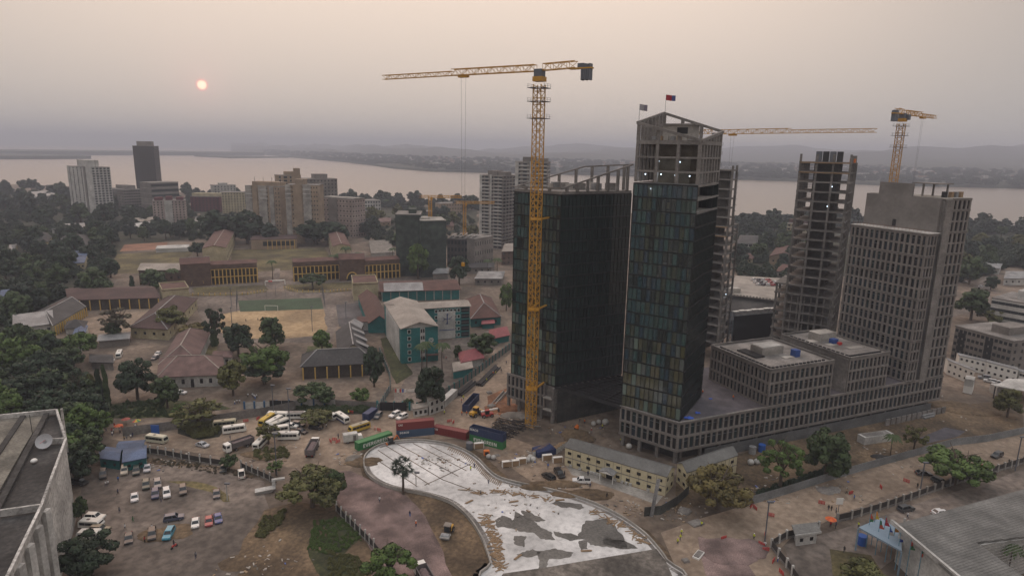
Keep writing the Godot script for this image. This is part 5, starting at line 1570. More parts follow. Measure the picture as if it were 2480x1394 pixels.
func low_roofs() -> void:
	# schools and houses under rusty roofs, mid distance
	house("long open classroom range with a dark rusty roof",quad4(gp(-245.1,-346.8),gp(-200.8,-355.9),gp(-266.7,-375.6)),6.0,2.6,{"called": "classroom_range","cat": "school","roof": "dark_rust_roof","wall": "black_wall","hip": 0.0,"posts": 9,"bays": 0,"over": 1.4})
	house("hip roofed school wing with pale ridge caps beside the courtyard",quad4(gp(-183,-297.7),gp(-163.6,-294.9),gp(-199.2,-360)),5.5,4.2,{"called": "school_wing","cat": "school","roof": "dark_rust_roof","cap": "zinc_roof","along": false,"hip": 0.2,"bays": 4,"side": 8,"over": 1.2})
	house("flat roofed yellow school block with brown roof panels", quad4(gp(-198.6,-356.1), gp(-186.9,-363), gp(-209.9,-373.7)), 10.0, 0.0, {"called": "school_block", "cat": "school", "roof": "rust_roof", "parapet": true, "bays": 2})
	house("rusty gabled shed at the far corner of the courtyard", quad4(gp(-235.6,-321.3), gp(-239.6,-336.3), gp(-249.1,-335.6)), 4.5, 2.5, {"called": "shed", "cat": "shed", "roof": "rust_roof", "wall": "cream_wall", "hip": 0.0, "bays": 0})
	house("veranda wing with yellow posts along the courtyard's left side",quad4(gp(-221.6,-299.5),gp(-230.5,-336.1),gp(-246.5,-322.2)),4.8,3.4,{"called": "school_wing","cat": "school","roof": "grey_roof","cap": "zinc_roof","hip": 0.1,"posts": 14,"bays": 0,"over": 1.0})
	house("long house with peeling white and rust roof in the left trees", quad4(gp(-235.7,-293), gp(-224.5,-303.6), gp(-253.4,-317.7)), 4.8, 3.4, {"roof": "zinc_roof", "wall": "white_wall", "hip": 0.0, "bays": 4})
	house("small pavilion with a dark pyramid roof", quad4(gp(-215.9,-299.8), gp(-207,-300.4), gp(-222.4,-311.2)), 3.6, 2.8, {"called": "pavilion", "cat": "pavilion", "roof": "grey_roof", "wall": "white_wall", "hip": 0.48, "bays": 0})
	house("long blue roofed shed below the pyramid roofed pavilion",quad4(gp(-197.7,-274.8),gp(-192.4,-275.2),gp(-213.6,-304.3)),3.4,1.0,{"called": "shed","cat": "shed","roof": "blue_roof","wall": "white_wall","hip": 0.0,"along": false,"bays": 0})
	house("low market shed with patched blue and silver sheets", quad4(gp(-188.3,-281.5), gp(-177.3,-286), gp(-193.7,-291.6)), 3.2, 0.7, {"called": "shed", "cat": "shed", "roof": "zinc_roof", "wall": "grey_flat", "hip": 0.0, "bays": 0})
	house("grey sheet roofed shelter beside the parked white minibus", quad4(gp(-173.3,-252.9), gp(-164,-252.4), gp(-179.6,-262.1)), 3.2, 0.9, {"called": "shed", "cat": "shed", "roof": "grey_roof", "wall": "grey_flat", "hip": 0.0, "bays": 0})
	house("blue roofed house deep in the left grove", quad4(gp(-289.1,-353.1), gp(-283.9,-360.5), gp(-302.4,-372.7)), 4.5, 2.5, {"roof": "blue_roof", "wall": "tan_wall", "hip": 0.0, "bays": 3})
	var t := house("tile roofed mission house with white walls and tall windows",quad4(gp(-134.3,-233.2),gp(-111.4,-237),gp(-145.1,-254.5)),4.6,4.4,{"roof": "tile_roof","cap": "beige_roof","wall": "white_wall","hip": 0.3,"bays": 7,"ww": 1.1,"wh": 1.9,"over": 1.2,"door": true})
	var t2 := quad4(gp(-142.1,-247.6), gp(-129.7,-253.3), gp(-155.7,-288.7))
	var wb := MB.new()
	wb.prism(ring(t2), 0.0, 4.6, false)
	part(t, "rear_wing_wall", wb, mats["white_wall"])
	pitched(t, t2, 4.6, 4.8, 1.1, 0.2, false, mats["tile_roof"], mats["white_wall"], mats["beige_roof"])
	house("small tile roofed annex behind the mission house", quad4(gp(-127.1,-261.8), gp(-119.6,-262.2), gp(-129.9,-269.4)), 3.2, 1.0, {"called": "annex", "cat": "house", "roof": "tile_roof", "wall": "white_wall", "hip": 0.2, "bays": 2})
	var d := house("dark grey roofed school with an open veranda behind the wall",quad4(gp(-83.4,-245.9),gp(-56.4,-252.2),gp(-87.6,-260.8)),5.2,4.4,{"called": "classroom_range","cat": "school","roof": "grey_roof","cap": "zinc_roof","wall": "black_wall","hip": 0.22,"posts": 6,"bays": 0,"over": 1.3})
	var d2 := quad4(gp(-73.4,-261.6), gp(-61.6,-265.5), gp(-83.6,-295.8))
	wb = MB.new()
	wb.prism(ring(d2), 0.0, 5.2, false)
	part(d, "rear_wing_wall", wb, mats["cream_wall"])
	pitched(d, d2, 5.2, 4.4, 0.9, 0.0, false, mats["grey_roof"], mats["cream_wall"], mats["zinc_roof"])
	for i in 3:
		var c := gp(-65,-270.9).lerp(gp(-72,-291.2), i / 2.0)
		piece(d, "pale_roof_sheet", mats["zinc_roof"], c + Vector3(0, 7.4 + i * 0.15, 0), Vector3(6.5, 0.2, 4.2), frame(gp(-73.4,-261.6), gp(-61.6,-265.5)) * Basis(Vector3.BACK, -0.5))
	house("rusty shed with a white sheet roof behind the dark grey school",quad4(gp(-80.9,-292.6),gp(-72.9,-295.1),gp(-83,-311.4)),4.5,2.8,{"called": "shed","cat": "shed","roof": "zinc_roof","wall": "rust_roof","hip": 0.0,"along": false,"bays": 0})
	house("yellow block with a brown flat roof beside the paved court", quad4(gp(-96.7,-382.7), gp(-82.5,-387.2), gp(-103.9,-407.9)), 10.0, 0.0, {"called": "school_block", "cat": "school", "roof": "rust_roof", "parapet": true, "bays": 0})
	house("long rust streaked gable roof between yellow block and teal school",quad4(gp(-72.1,-313.6),gp(-61.3,-314.3),gp(-91.2,-372.4)),5.0,4.2,{"called": "school_wing","cat": "school","roof": "rust_roof","wall": "teal_wall","hip": 0.0,"along": false,"bays": 0,"over": 1.2})
	var l := house("long range with rust and silver roof behind the teal school",quad4(gp(-79.1,-381.9),gp(-32.9,-392.3),gp(-86.5,-411.8)),6.0,3.0,{"called": "classroom_range","cat": "school","roof": "rust_roof","wall": "teal_wall","hip": 0.0,"posts": 9,"post_mat": "pale_concrete","bays": 0,"over": 1.3})
	var lq := frame(gp(-79.1,-381.9), gp(-32.9,-392.3))
	piece(l, "silver_roof_sheet", mats["zinc_roof"], gp(-66.1,-384.1) + Vector3(0, 8.2, 0) - lq.z * 4.0, Vector3(24.0, 0.14, 10.0), lq * Basis(Vector3.RIGHT, 0.33))
	house("rusty hip roofed hall with silver patches right of the teal school",quad4(gp(-21.4,-327.9),gp(-5.8,-333.9),gp(-27.9,-370.1)),4.5,5.5,{"called": "hall","cat": "hall","roof": "rust_roof","cap": "zinc_roof","wall": "teal_wall","hip": 0.25,"along": false,"bays": 3})
	house("red topped white kiosk beside the rust streaked roof",quad4(gp(-78.3,-317.8),gp(-70.6,-318.3),gp(-80.1,-327.2)),4.6,1.2,{"called": "kiosk","cat": "kiosk","roof": "red_tin","wall": "white_wall","hip": 0.0,"bays": 2} if mats.has("red_tin") else {"called": "kiosk","cat": "kiosk","roof": "rust_roof","wall": "white_wall","hip": 0.0,"bays": 2})
	nmat("red_tin", lin(0.24, 0.055, 0.065), lin(0.36, 0.10, 0.11), 8.0, 0.7, null, 0.02, 0.8)
	house("crimson hip roofed shelter at the wall beside the glass tower",quad4(gp(-9.4,-296.4),gp(-1.1,-303.7),gp(-10.7,-311)),3.2,2.4,{"called": "shelter","cat": "shelter","roof": "red_tin","wall": "teal_wall","hip": 0.3,"bays": 0})
	house("crimson hip roofed shelter over the white sheet lean-to", quad4(gp(-20.8,-260.2), gp(-12,-267.2), gp(-22.9,-273.3)), 3.4, 2.6, {"called": "shelter", "cat": "shelter", "roof": "red_tin", "wall": "white_wall", "hip": 0.3, "bays": 0})
	house("lean-to of white and rusty sheets on a blue wall", quad4(gp(-23.2,-249), gp(-15.7,-254.4), gp(-24.6,-260)), 3.0, 0.0, {"called": "shed", "cat": "shed", "roof": "beige_roof", "wall": "teal_wall", "bays": 0})
	house("small crimson canopy at the teal school's far court", quad4(gp(-15.2,-325.1), gp(-9.2,-327.2), gp(-15.6,-333.3)), 2.6, 0.6, {"called": "shelter", "cat": "shelter", "roof": "red_tin", "wall": "teal_wall", "hip": 0.1, "bays": 0})
	# the two tin shacks in the car park
	for s in [["blue tin shack with a faded roof at the car park edge",gp(-118.2,-171),gp(-111.7,-169.5),gp(-121.9,-177.8)],["taller blue tin shack with a barred window facing the parked cars",gp(-110,-168.6),gp(-105.2,-171.5),gp(-114.1,-176)],["rear blue roofed shack between the two front shacks",gp(-116.1,-175.9),gp(-109.5,-177.2),gp(-118.4,-181.1)]]:
		house(s[0],quad4(s[1],s[2],s[3]),2.9,0.5,{"called": "tin_shack","cat": "shack","roof": "blue_roof","wall": "tin_teal" if mats.has("tin_teal") else "teal_wall","hip": 0.0,"bays": 2,"ww": 0.9,"wh": 0.8,"group": "blue tin shacks in the car park","over": 0.5})


func hall_and_mission() -> void:
	# the big white hall in the near left corner
	var o := thing("assembly_hall", "big white hall with weathered sheet roof and stained side wall", "hall")
	var y := 21.0
	var r0 := outline([-122.1,-161.6,-82.7,-111.1,-75,-88.3,-89.6,-87.9,-169.5,-148.3])
	var side := MB.new()
	# the stained wall follows the roof edge; its foot lies on the ground below
	var edge := outline([-121.7,-161.9,-107.6,-144.4,-90.9,-115.2,-85.7,-101.8,-78.9,-89.1])
	var lo := MB.new()
	lo.prism([edge[0], edge[1], outline([-92.3,-115.1])[0], outline([-79.3,-86.3])[0], outline([-104.1,-85.7])[0], outline([-167.1,-146])[0]], 0.0, y - 0.1, false)
	part(o, "wall", lo, mats["stained_white"])
	var rf := MB.new()
	rf.prism([edge[0], edge[1], outline([-92.3,-115.1])[0], outline([-79.3,-86.3])[0], outline([-104.1,-85.7])[0], outline([-167.1,-146])[0]], y - 0.1, y + 0.2, false)
	part(o, "roof", rf, mats["bitumen"])
	for s in [outline([-132.1,-155.7,-122.7,-158.8,-114.8,-141.3,-97.5,-105.6,-107.8,-105.3,-122.2,-135.7])]:
		var sh := MB.new()
		sh.prism(s, y + 0.2, y + 0.75, false)
		part(o, "sheet_roof", sh, mats["weathered_sheet"])
	for s in [[Vector3(-127.4,21.7,-157.8), Vector3(-110.3,21.7,-121.2)], [Vector3(-122.1,21.7,-158.6), Vector3(-99,21.7,-112.3)]]:
		piece_bar(o, "roof_gutter", mats["bitumen"], s[0] + Vector3(0, 0.2, 0), s[1] + Vector3(0, 0.2, 0), 1.2, 0.5)
	var pp := MB.new()
	for s in [[Vector3(-133,22.2,-154.3),Vector3(-119.8,22.2,-159.1)],[Vector3(-119.8,22.2,-159.1),Vector3(-105.7,22.2,-142)],[Vector3(-105.7,22.2,-142),Vector3(-90.8,22.2,-113.2)],[Vector3(-111.9,22.2,-141.3),Vector3(-106,22.2,-142.4)],[Vector3(-97.3,22.2,-111.2),Vector3(-91,22.2,-113.5)],[Vector3(-90.8,22.2,-113.2),Vector3(-77.9,22.2,-84.8)]]:
		pp.bar(s[0], s[1], 0.5, 1.4)
	part(o, "parapet", pp, mats["stained_white"])
	for i in 5:
		var p := Vector3(-122.5,10.5,-164).lerp(Vector3(-105.7,10.5,-131.8), i / 4.0)
		piece(o, "wall_pilaster", mats["stained_white"], Vector3(p.x, 10.5, p.z) + Vector3(0.4, 0, 0), Vector3(0.7, 20.8, 0.5), frame(Vector3(-107.6,21,-144.4), Vector3(-92.3,21,-115.1)))
	for i in 6:
		var e := Vector3(-92.1,21,-114.8).lerp(Vector3(-79.3,21,-86.3), i / 5.0)
		piece(o, "colonnade_pier", mats["white_wall"], Vector3(e.x + 0.8, 10.4, e.z), Vector3(0.9, 20.8, 1.5))
	piece(o, "roof_aerial", mats["steel_dark"], Vector3(-116.6,21,-145.9) + Vector3(0, 3, 0), Vector3(0.1, 6.0, 0.1))
	var d := thing("satellite_dish", "white mesh satellite dish on a red stand on the hall roof", "satellite dish", Vector3(-109.2,21.2,-140))
	var ds := MB.new()
	for j in 4:
		for i in 16:
			var u := TAU * i / 16.0
			var w := TAU * (i + 1) / 16.0
			var ra := 0.45 * j
			var rb := 0.45 * (j + 1)
			ds.quad(Vector3(cos(u) * ra, ra * ra * 0.22, sin(u) * ra), Vector3(cos(w) * ra, ra * ra * 0.22, sin(w) * ra), Vector3(cos(w) * rb, rb * rb * 0.22, sin(w) * rb), Vector3(cos(u) * rb, rb * rb * 0.22, sin(u) * rb))
	var dish := part(d, "dish", ds, mat("dish_grey", 0.36, 0.36, 0.37, 0.6), Vector3(0, 1.7, 0))
	dish.rotation = Vector3(0.9, 0.3, 0)
	piece(d, "stand", mat("rust_rail"), Vector3(0, 0.8, 0), Vector3(0.2, 1.7, 0.2))
	piece(d, "feed_arm", mats["red_plastic"], Vector3(0.2, 2.2, 1.0), Vector3(0.06, 0.06, 1.8))
	tag(part(self, "small_dish", small_dish(), mats["white_paint"], Vector3(-106.6,21.6,-132.7)), "small white dish lying on the black hall roof", "satellite dish")
	# the mission building in the near right corner, with its blue canopy and flags
	var m := thing("conference_building", "long grey ribbed roof with a pointed front in the near right corner", "building")
	var ry := 9.0
	var q := outline([90.1,-133.4,137.7,-152.7,119.8,-130.3,103.4,-126.7,105.1,-111.9,101.3,-107.1,90.9,-106.8])
	var mb := MB.new()
	mb.prism(q, 0.0, ry, false)
	part(m, "wall", mb, mats["white_wall"])
	var mr := MB.new()
	mr.prism(ring_grow(q, 0.5), ry, ry + 0.6)
	part(m, "roof", mr, mats["zinc_dark"] if mats.has("zinc_dark") else nmat("zinc_dark", lin(0.15, 0.148, 0.14), lin(0.22, 0.218, 0.208), 9.0, 0.75, null, 0.02, 0.75))
	for i in 34:
		var p0 := Vector3(90.2,9.6,-132.2).lerp(Vector3(91.4,9.6,-107.1), i / 34.0)
		var p1 := p0 + (Vector3(136.3,9.6,-151.1) - Vector3(89.4,9.6,-132.4)) * 0.97
		piece_bar(m, "roof_rib", mats["zinc_dark"], p0, p1, 0.08, 0.1)
	piece_bar(m, "front_fascia", mats["white_wall"], Vector3(88.9,9.5,-134.8), Vector3(91.9,9.5,-105.1), 0.6, 1.0)
	for i in 24:
		var e := Vector3(94,4,-137.1).lerp(Vector3(96.8,4,-112.7), i / 23.0)
		piece(m, "front_slat", mats["white_wall"], Vector3(e.x - 0.5, 4.6, e.z), Vector3(0.25, 8.8, 0.5), frame(Vector3(94,4,-137.1), Vector3(96.8,4,-112.7)))
	var cp := thing("entrance_canopy", "pale blue triangular canopy in front of the flagpoles", "canopy")
	var cq := outline([83.1,-137.4,90.8,-141.7,92.3,-135.7,88,-128.4])
	var cm := MB.new()
	cm.prism(cq, 5.8, 6.2)
	part(cp, "canopy_roof", cm, mat("canopy_blue", 0.20, 0.27, 0.34, 0.7))
	for p in cq:
		piece(cp, "post", mats["canopy_blue"], Vector3(p.x, 2.9, p.y), Vector3(0.3, 5.8, 0.3))
	var cols := [[0.4, 0.06, 0.03], [0.55, 0.22, 0.04], [0.03, 0.14, 0.05], [0.36, 0.03, 0.05], [0.02, 0.05, 0.25], [0.5, 0.36, 0.05], [0.35, 0.33, 0.32], [0.04, 0.2, 0.36]]
	var words := ["red and blue","orange and white","dark green","white and red","navy blue","green and yellow","white","sky blue and red","green striped","maroon","red cornered","pale pink","blue starred","crimson","navy and white","brown and green"]
	for i in 16:
		var base := gp(86.1,-138.4).lerp(gp(92,-118.2), i / 15.0) + Vector3(0 if i % 2 == 0 else 1.6, 0, 0 if i % 2 == 0 else -2.6)
		var f := thing("flagpole","blue pole with a limp %s flag, %s along the slatted front" % [words[i],["first","second","third","fourth","fifth","sixth","seventh","eighth","ninth","tenth","eleventh","twelfth","thirteenth","fourteenth","fifteenth","last"][i]],"flagpole",base,0.0,"flagpoles before the conference building")
		var pm := MB.new()
		pm.tube(Vector3.ZERO, Vector3(0, 9.5, 0), 0.09, 0.06, 6)
		part(f, "pole", pm, mat("pole_blue", 0.10, 0.24, 0.33, 0.6))
		var cl := MB.new()
		var c1: Array = cols[i % 8]
		var c2: Array = cols[(i * 3 + 2) % 8]
		for j in 5:
			cl.col = Color(c1[0], c1[1], c1[2]) if j < 3 else Color(c2[0], c2[1], c2[2])
			var w0 := 0.2 + 0.18 * j
			cl.quad(Vector3(0.05 * sin(j), 9.2 - j * 0.42 - 0.42, 0.05), Vector3(w0 + 0.2, 9.0 - j * 0.42 - 0.45, 0.25 * sin(j * 1.3 + i)), Vector3(w0, 9.1 - j * 0.42, 0.25 * sin(j * 1.3 + i)), Vector3(0, 9.2 - j * 0.42, 0.05))
		part(f, "cloth", cl, tinted("flag_cloth", 0.9))
	# gate lodge
	var g := house("small white gate lodge with a flat grey roof beside the embassy gate",quad4(gp(69.4,-138.6),gp(74.8,-139.9),gp(70.5,-142.1)),3.0,0.0,{"called": "gate_lodge","cat": "lodge","wall": "white_wall","roof": "zinc_dark","bays": 2,"over": 0.9,"ww": 0.9,"wh": 0.9})
	piece(g, "roof_rim", mats["white_wall"], (gp(69.4,-138.6) + gp(74.8,-139.9)) * 0.5 + Vector3(0, 3.3, 0.6), Vector3(7.2, 0.5, 0.2), frame(gp(69.4,-138.6), gp(74.8,-139.9)))


func ring_grow(poly: Array, grow: float) -> Array:
	var c := Vector2.ZERO
	for p: Vector2 in poly:
		c += p / poly.size()
	var out := []
	for p: Vector2 in poly:
		out.append(p + (p - c).normalized() * grow)
	return out


func small_dish() -> MB:
	var b := MB.new()
	b.ball(Vector3(0, 0.3, 0), Vector3(0.7, 0.5, 0.7), 5)
	return b


func east_side() -> void:
	# beyond the grid tower
	var g := block_house("grey four storey block with square windows right of the grid tower",gp(206,-288.8),gp(214.5,-264.6),26.0,15.6,{"wall": "grey_flat","floors": 5,"faces": [[0,1,13],[1,2,6]],"ww": 1.3,"wh": 1.4,"tops": [[0.45,0.75,3.4]],"fins": []})
	var gf := frame(gp(206,-288.8), gp(214.5,-264.6))
	for f in [0.14, 0.62]:
		for j in 4:
			piece(g, "loggia_opening", mats["black_hole"], gp(206,-288.8).lerp(gp(214.5,-264.6), f) + gf.z * 0.05 + Vector3(0, 3.0 + j * 3.1, 0), Vector3(3.4, 2.2, 0.2), gf)
	block_house("white flat roofed building with a long window strip at the right edge",gp(268.1,-351.1),gp(283.2,-329.9),30.0,15.7,{"called": "white_building","cat": "building","wall": "white_wall","floors": 4,"faces": [[0,1,8]],"ww": 3.2,"wh": 1.6,"tops": [[0.35,0.9,5.0]]})
	var wt := thing("white_tower", "white portacabin stack standing on end in the far yard", "container")
	piece(wt, "lower_cabin", mats["white_paint"], gp(184.5,-245.6) + Vector3(0, 1.5, 0), Vector3(3.0, 2.9, 5.5), Basis(Vector3.UP, -0.7))
	piece(wt, "upper_cabin", mats["white_wall"], gp(184.5,-245.6) + Vector3(0, 4.5, 0), Vector3(3.0, 2.9, 5.5), Basis(Vector3.UP, -0.7))
	for s in [[gp(189.7,-266.9),gp(191.8,-253.5),6.0,"white stacked cabins with a red edged roof in the far yard"],[gp(200.6,-275.7),gp(206.7,-267.3),5.6,"row of white two storey cabins beside the grey block"],[gp(206.4,-266.3),gp(212.2,-256.5),5.8,"longer row of white two storey cabins with brown shutters"],[gp(213,-256.5),gp(215.2,-251.8),5.2,"short white cabin at the right edge"]]:
		var o := house(s[3],quad4(s[0],s[1],s[0] + Vector3(1.5,0,-4.0)),s[2],0.5,{"called": "site_cabin","cat": "cabin","wall": "white_paint","roof": "zinc_roof","hip": 0.0,"floors": 2,"bays": 5,"ww": 0.9,"wh": 0.9,"over": 0.3,"group": "white site cabins in the far yard"})
	var sh := thing("open_shed", "curved white canopy roof on posts at the right edge", "shed")
	var q := outline([189.8,-238.8,200.7,-230.6,213.7,-246.9,200.6,-247.2])
	var sm := MB.new()
	sm.prism(q, 5.0, 5.3)
	part(sh, "roof", sm, mats["white_wall"])
	for p in q:
		piece(sh, "post", mats["steel_dark"], Vector3(p.x, 2.5, p.y), Vector3(0.3, 5.0, 0.3))
	piece(sh, "store_wall", mats["white_wall"], gp(196.1,-241.8) + Vector3(0, 1.8, -2), Vector3(6, 3.6, 4))
	for s in [[gp(374,-521),gp(394,-514),gp(394,-545),"pale roofed house behind the boulevard"],[gp(365.6,-470.6),gp(385.4,-472.3),gp(390,-501),"grey roofed house at the far right edge"],[gp(405,-563),gp(417,-560),gp(423,-587),"red roofed house in the eastern trees"]]:
		house(s[3], quad4(s[0], s[1], s[2]), 5.0, 2.2, {"wall": "white_wall", "roof": ["zinc_roof", "grey_roof", "rust_roof"][rng.randi() % 3], "bays": 4})

func crown_mesh(kind: String, sd: int, leaves: int, leaf: float) -> ArrayMesh:
	# leaf clumps on the skins of many small lobes, in a box one wide and one high
	var r := RandomNumberGenerator.new()
	r.seed = sd
	var lobes := []
	var nl: int = {"round": 46, "umbrella": 44, "tall": 44, "sparse": 40, "column": 12}[kind]
	for i in nl:
		var p: Vector3
		var q := r.randf()
		var an := r.randf() * TAU
		match kind:
			"umbrella":
				var d := sqrt(q) * 0.44
				p = Vector3(cos(an) * d, 0.66 - d * 0.75 + r.randf_range(-0.22, 0.12), sin(an) * d)
				var ur := r.randf_range(0.075, 0.125)
				lobes.append([p, Vector3(ur, ur * 0.8, ur), r.randf_range(0.55, 1.4)])
			"column":
				p = Vector3(r.randf_range(-0.1, 0.1), (i + 0.5) / nl * 0.9 + 0.03, r.randf_range(-0.1, 0.1))
				lobes.append([p, Vector3(0.36, 0.12, 0.36) * (1.1 - p.y * 0.6), r.randf_range(0.8, 1.15)])
			_:
				var d := pow(q, 0.4) * 0.41
				var el := r.randf_range(-0.85, 1.0)
				var ce := sqrt(maxf(0.0, 1.0 - el * el))
				p = Vector3(cos(an) * ce * d, 0.47 + el * d * (1.05 if kind != "tall" else 1.15), sin(an) * ce * d)
				if kind == "tall":
					p *= Vector3(1.1 - p.y * 0.45, 1.0, 1.1 - p.y * 0.45)
				var rr := r.randf_range(0.08, 0.145) * (0.6 if kind == "sparse" else 1.0)
				lobes.append([p, Vector3(rr, rr * r.randf_range(0.7, 1.0), rr), r.randf_range(0.55, 1.4)])
	var b := MB.new()
	for i in leaves:
		var l: Array = lobes[r.randi() % nl]
		var o := Vector3(r.randfn(), r.randfn() + 0.25, r.randfn()).normalized()
		var p: Vector3 = l[0] + o * l[1] * r.randf_range(0.72, 1.06)
		if p.y < 0.0:
			p.y = -p.y * 0.3
		var f := (o + Vector3(r.randfn(), r.randfn(), r.randfn()) * 0.55).normalized()
		var x := f.cross(Vector3(r.randfn(), r.randfn(), r.randfn())).normalized() * leaf * r.randf_range(0.6, 1.2)
		var y := f.cross(x).normalized() * leaf * r.randf_range(0.4, 0.9)
		var nn := (f + o * 0.8 + Vector3(0, 0.3, 0)).normalized()
		var s: float = l[2] * r.randf_range(0.7, 1.3)
		var cc := Color(s * r.randf_range(0.9, 1.12), s, s * r.randf_range(0.85, 1.1))
		var k := b.v.size()
		b.v.append_array([p - x, p - y, p + x, p + y])
		b.n.append_array([nn, nn, nn, nn])
		b.c.append_array([cc, cc, cc, cc])
		b.ix.append_array([k, k + 2, k + 1, k, k + 3, k + 2])
	return b.mesh()


func trunk_mesh(sd: int, bare: bool) -> ArrayMesh:
	var r := RandomNumberGenerator.new()
	r.seed = sd
	var b := MB.new()
	b.tube(Vector3.ZERO, Vector3(0.01, 0.42, 0.0), 0.045, 0.03, 7, false)
	for i in 6:
		var an := TAU * i / 6.0 + r.randf()
		var m := Vector3(cos(an) * 0.15, r.randf_range(0.55, 0.66), sin(an) * 0.15)
		b.tube(Vector3(0.005, r.randf_range(0.3, 0.42), 0), m, 0.024, 0.016, 5, false)
		for j in (4 if bare else 2):
			var e := m + Vector3(r.randf_range(-0.22, 0.22), r.randf_range(0.06, 0.3 if bare else 0.16), r.randf_range(-0.22, 0.22))
			b.tube(m, e, 0.013, 0.004, 4, false)
			if bare:
				for k in 3:
					b.tube(e, e + Vector3(r.randf_range(-0.12, 0.12), r.randf_range(0.0, 0.12), r.randf_range(-0.12, 0.12)), 0.004, 0.001, 3, false)
	return b.mesh()


func leaf_mat(key: String) -> StandardMaterial3D:
	var cs := {"dark": [0.028, 0.050, 0.024], "mid": [0.052, 0.082, 0.028], "bright": [0.085, 0.14, 0.03], "olive": [0.115, 0.118, 0.036], "rusty": [0.155, 0.125, 0.042], "blue": [0.030, 0.048, 0.034], "dry": [0.11, 0.095, 0.06]}
	var m := mat("leaf_" + key, cs[key][0], cs[key][1], cs[key][2], 0.75)
	m.vertex_color_use_as_albedo = true
	return m


func tree(label: String, at: Vector3, w: float, h: float, kind: String, shade: String, group := "", called := "tree") -> Node3D:
	var o := thing(called, label, "tree", at, rng.randf() * TAU, group)
	var pool: Array = shared[kind]
	var low: float = {"round": 0.12, "umbrella": 0.22, "tall": 0.1, "sparse": 0.24, "column": 0.04, "small": 0.08, "near_round": 0.1, "near_umbrella": 0.18, "near_sparse": 0.22}[kind]
	var t := part(o, "trunk", shared["bare_trunk" if kind.ends_with("sparse") else "trunk"], mats["bark"])
	t.scale = Vector3(w * 0.85, h, w * 0.85)
	var c := part(o, "crown", pool[rng.randi() % pool.size()], leaf_mat(shade), Vector3(0, h * low, 0))
	c.scale = Vector3(w, h * (1.0 - low) * 1.03, w)
	return o


func palm(label: String, at: Vector3, h: float, r: float, group := "", shade := "mid") -> Node3D:
	var o := thing("palm_tree", label, "palm tree", at, rng.randf() * TAU, group)
	if not shared.has("palm"):
		var t := MB.new()
		t.tube(Vector3.ZERO, Vector3(0.03, 0.5, 0), 0.028, 0.02, 7, false)
		t.tube(Vector3(0.03, 0.5, 0), Vector3(0.0, 1.0, 0), 0.02, 0.017, 7, false)
		shared["palm_trunk"] = t.mesh()
		var b := MB.new()
		for i in 22:
			var an := TAU * i / 22.0 + rng.randf_range(-0.15, 0.15)
			var up := rng.randf_range(0.1, 1.0)
			var d := Vector3(cos(an), 0, sin(an))
			var s := Vector3(-sin(an), 0, cos(an))
			var k := rng.randf_range(0.7, 1.2)
			b.col = Color(k, k, k * 0.9)
			var p := Vector3.ZERO
			for j in 7:
				var f := j / 7.0
				var q := d * ((f + 0.14) * 1.0) * (0.75 + 0.25 * (1.0 - up)) + Vector3(0, up * 0.75 * (f + 0.14) - 1.05 * (f + 0.14) * (f + 0.14) * (0.5 + up * 0.4), 0)
				var w0 := 0.10 * sin(PI * (0.12 + f * 0.8))
				b.quad(p - s * w0 - Vector3(0, w0 * 0.7, 0), p, q, q - s * w0 * 0.9 - Vector3(0, w0 * 0.7, 0))
				b.quad(p, p + s * w0 - Vector3(0, w0 * 0.7, 0), q + s * w0 * 0.9 - Vector3(0, w0 * 0.7, 0), q)
				p = q
		shared["palm"] = b.mesh()
	var tr := part(o, "trunk", shared["palm_trunk"], mats["bark"])
	tr.scale = Vector3(h * 0.9, h, h * 0.9)
	var c := part(o, "fronds", shared["palm"], leaf_mat(shade), Vector3(0, h, 0))
	c.scale = Vector3.ONE * r
	return o


func in_poly(p: Vector2, poly: Array) -> bool:
	return Geometry2D.is_point_in_polygon(p, PackedVector2Array(poly))


func grove(place: Array, poly: Array, count: int, gap: float, w0: float, w1: float, kinds: Array, shades: Array, group: String) -> void:
	var lo: Vector2 = poly[0]
	var hi: Vector2 = poly[0]
	for p: Vector2 in poly:
		lo = lo.min(p)
		hi = hi.max(p)
	var pts := []
	var names := {"dark": "dark green", "mid": "green", "bright": "bright green", "olive": "olive green", "rusty": "browning", "blue": "blue green"}
	var forms := {"round": "round crowned", "tall": "full crowned", "umbrella": "flat topped", "sparse": "thin leaved", "small": "dense"}
	for i in count * 30:
		if pts.size() >= count:
			break
		var p := Vector2(rng.randf_range(lo.x, hi.x), rng.randf_range(lo.y, hi.y))
		if not in_poly(p, poly):
			continue
		var ok := true
		for q: Vector2 in pts:
			if q.distance_to(p) < gap:
				ok = false
				break
		if not ok:
			continue
		pts.append(p)
		var w := rng.randf_range(w0, w1)
		var kind: String = kinds[rng.randi() % kinds.size()]
		var shade: String = shades[rng.randi() % shades.size()]
		var size := "small" if w < lerpf(w0, w1, 0.33) else "large" if w > lerpf(w0, w1, 0.67) else "middling"
		var u := (p.x - lo.x) / (hi.x - lo.x)
		var v := (p.y - lo.y) / (hi.y - lo.y)
		var where: String = ["far", "middle", "near"][clampi(int(v * 3.0), 0, 2)] + [" west", "", " east"][clampi(int(u * 3.0), 0, 2)] + " part"
		tree("%s %s %s tree %s, %s" % [size, names[shade], forms[kind], place[rng.randi() % place.size()], where], v3(p), w, w * rng.randf_range(0.75, 1.1) + 1.5, kind, shade, group)


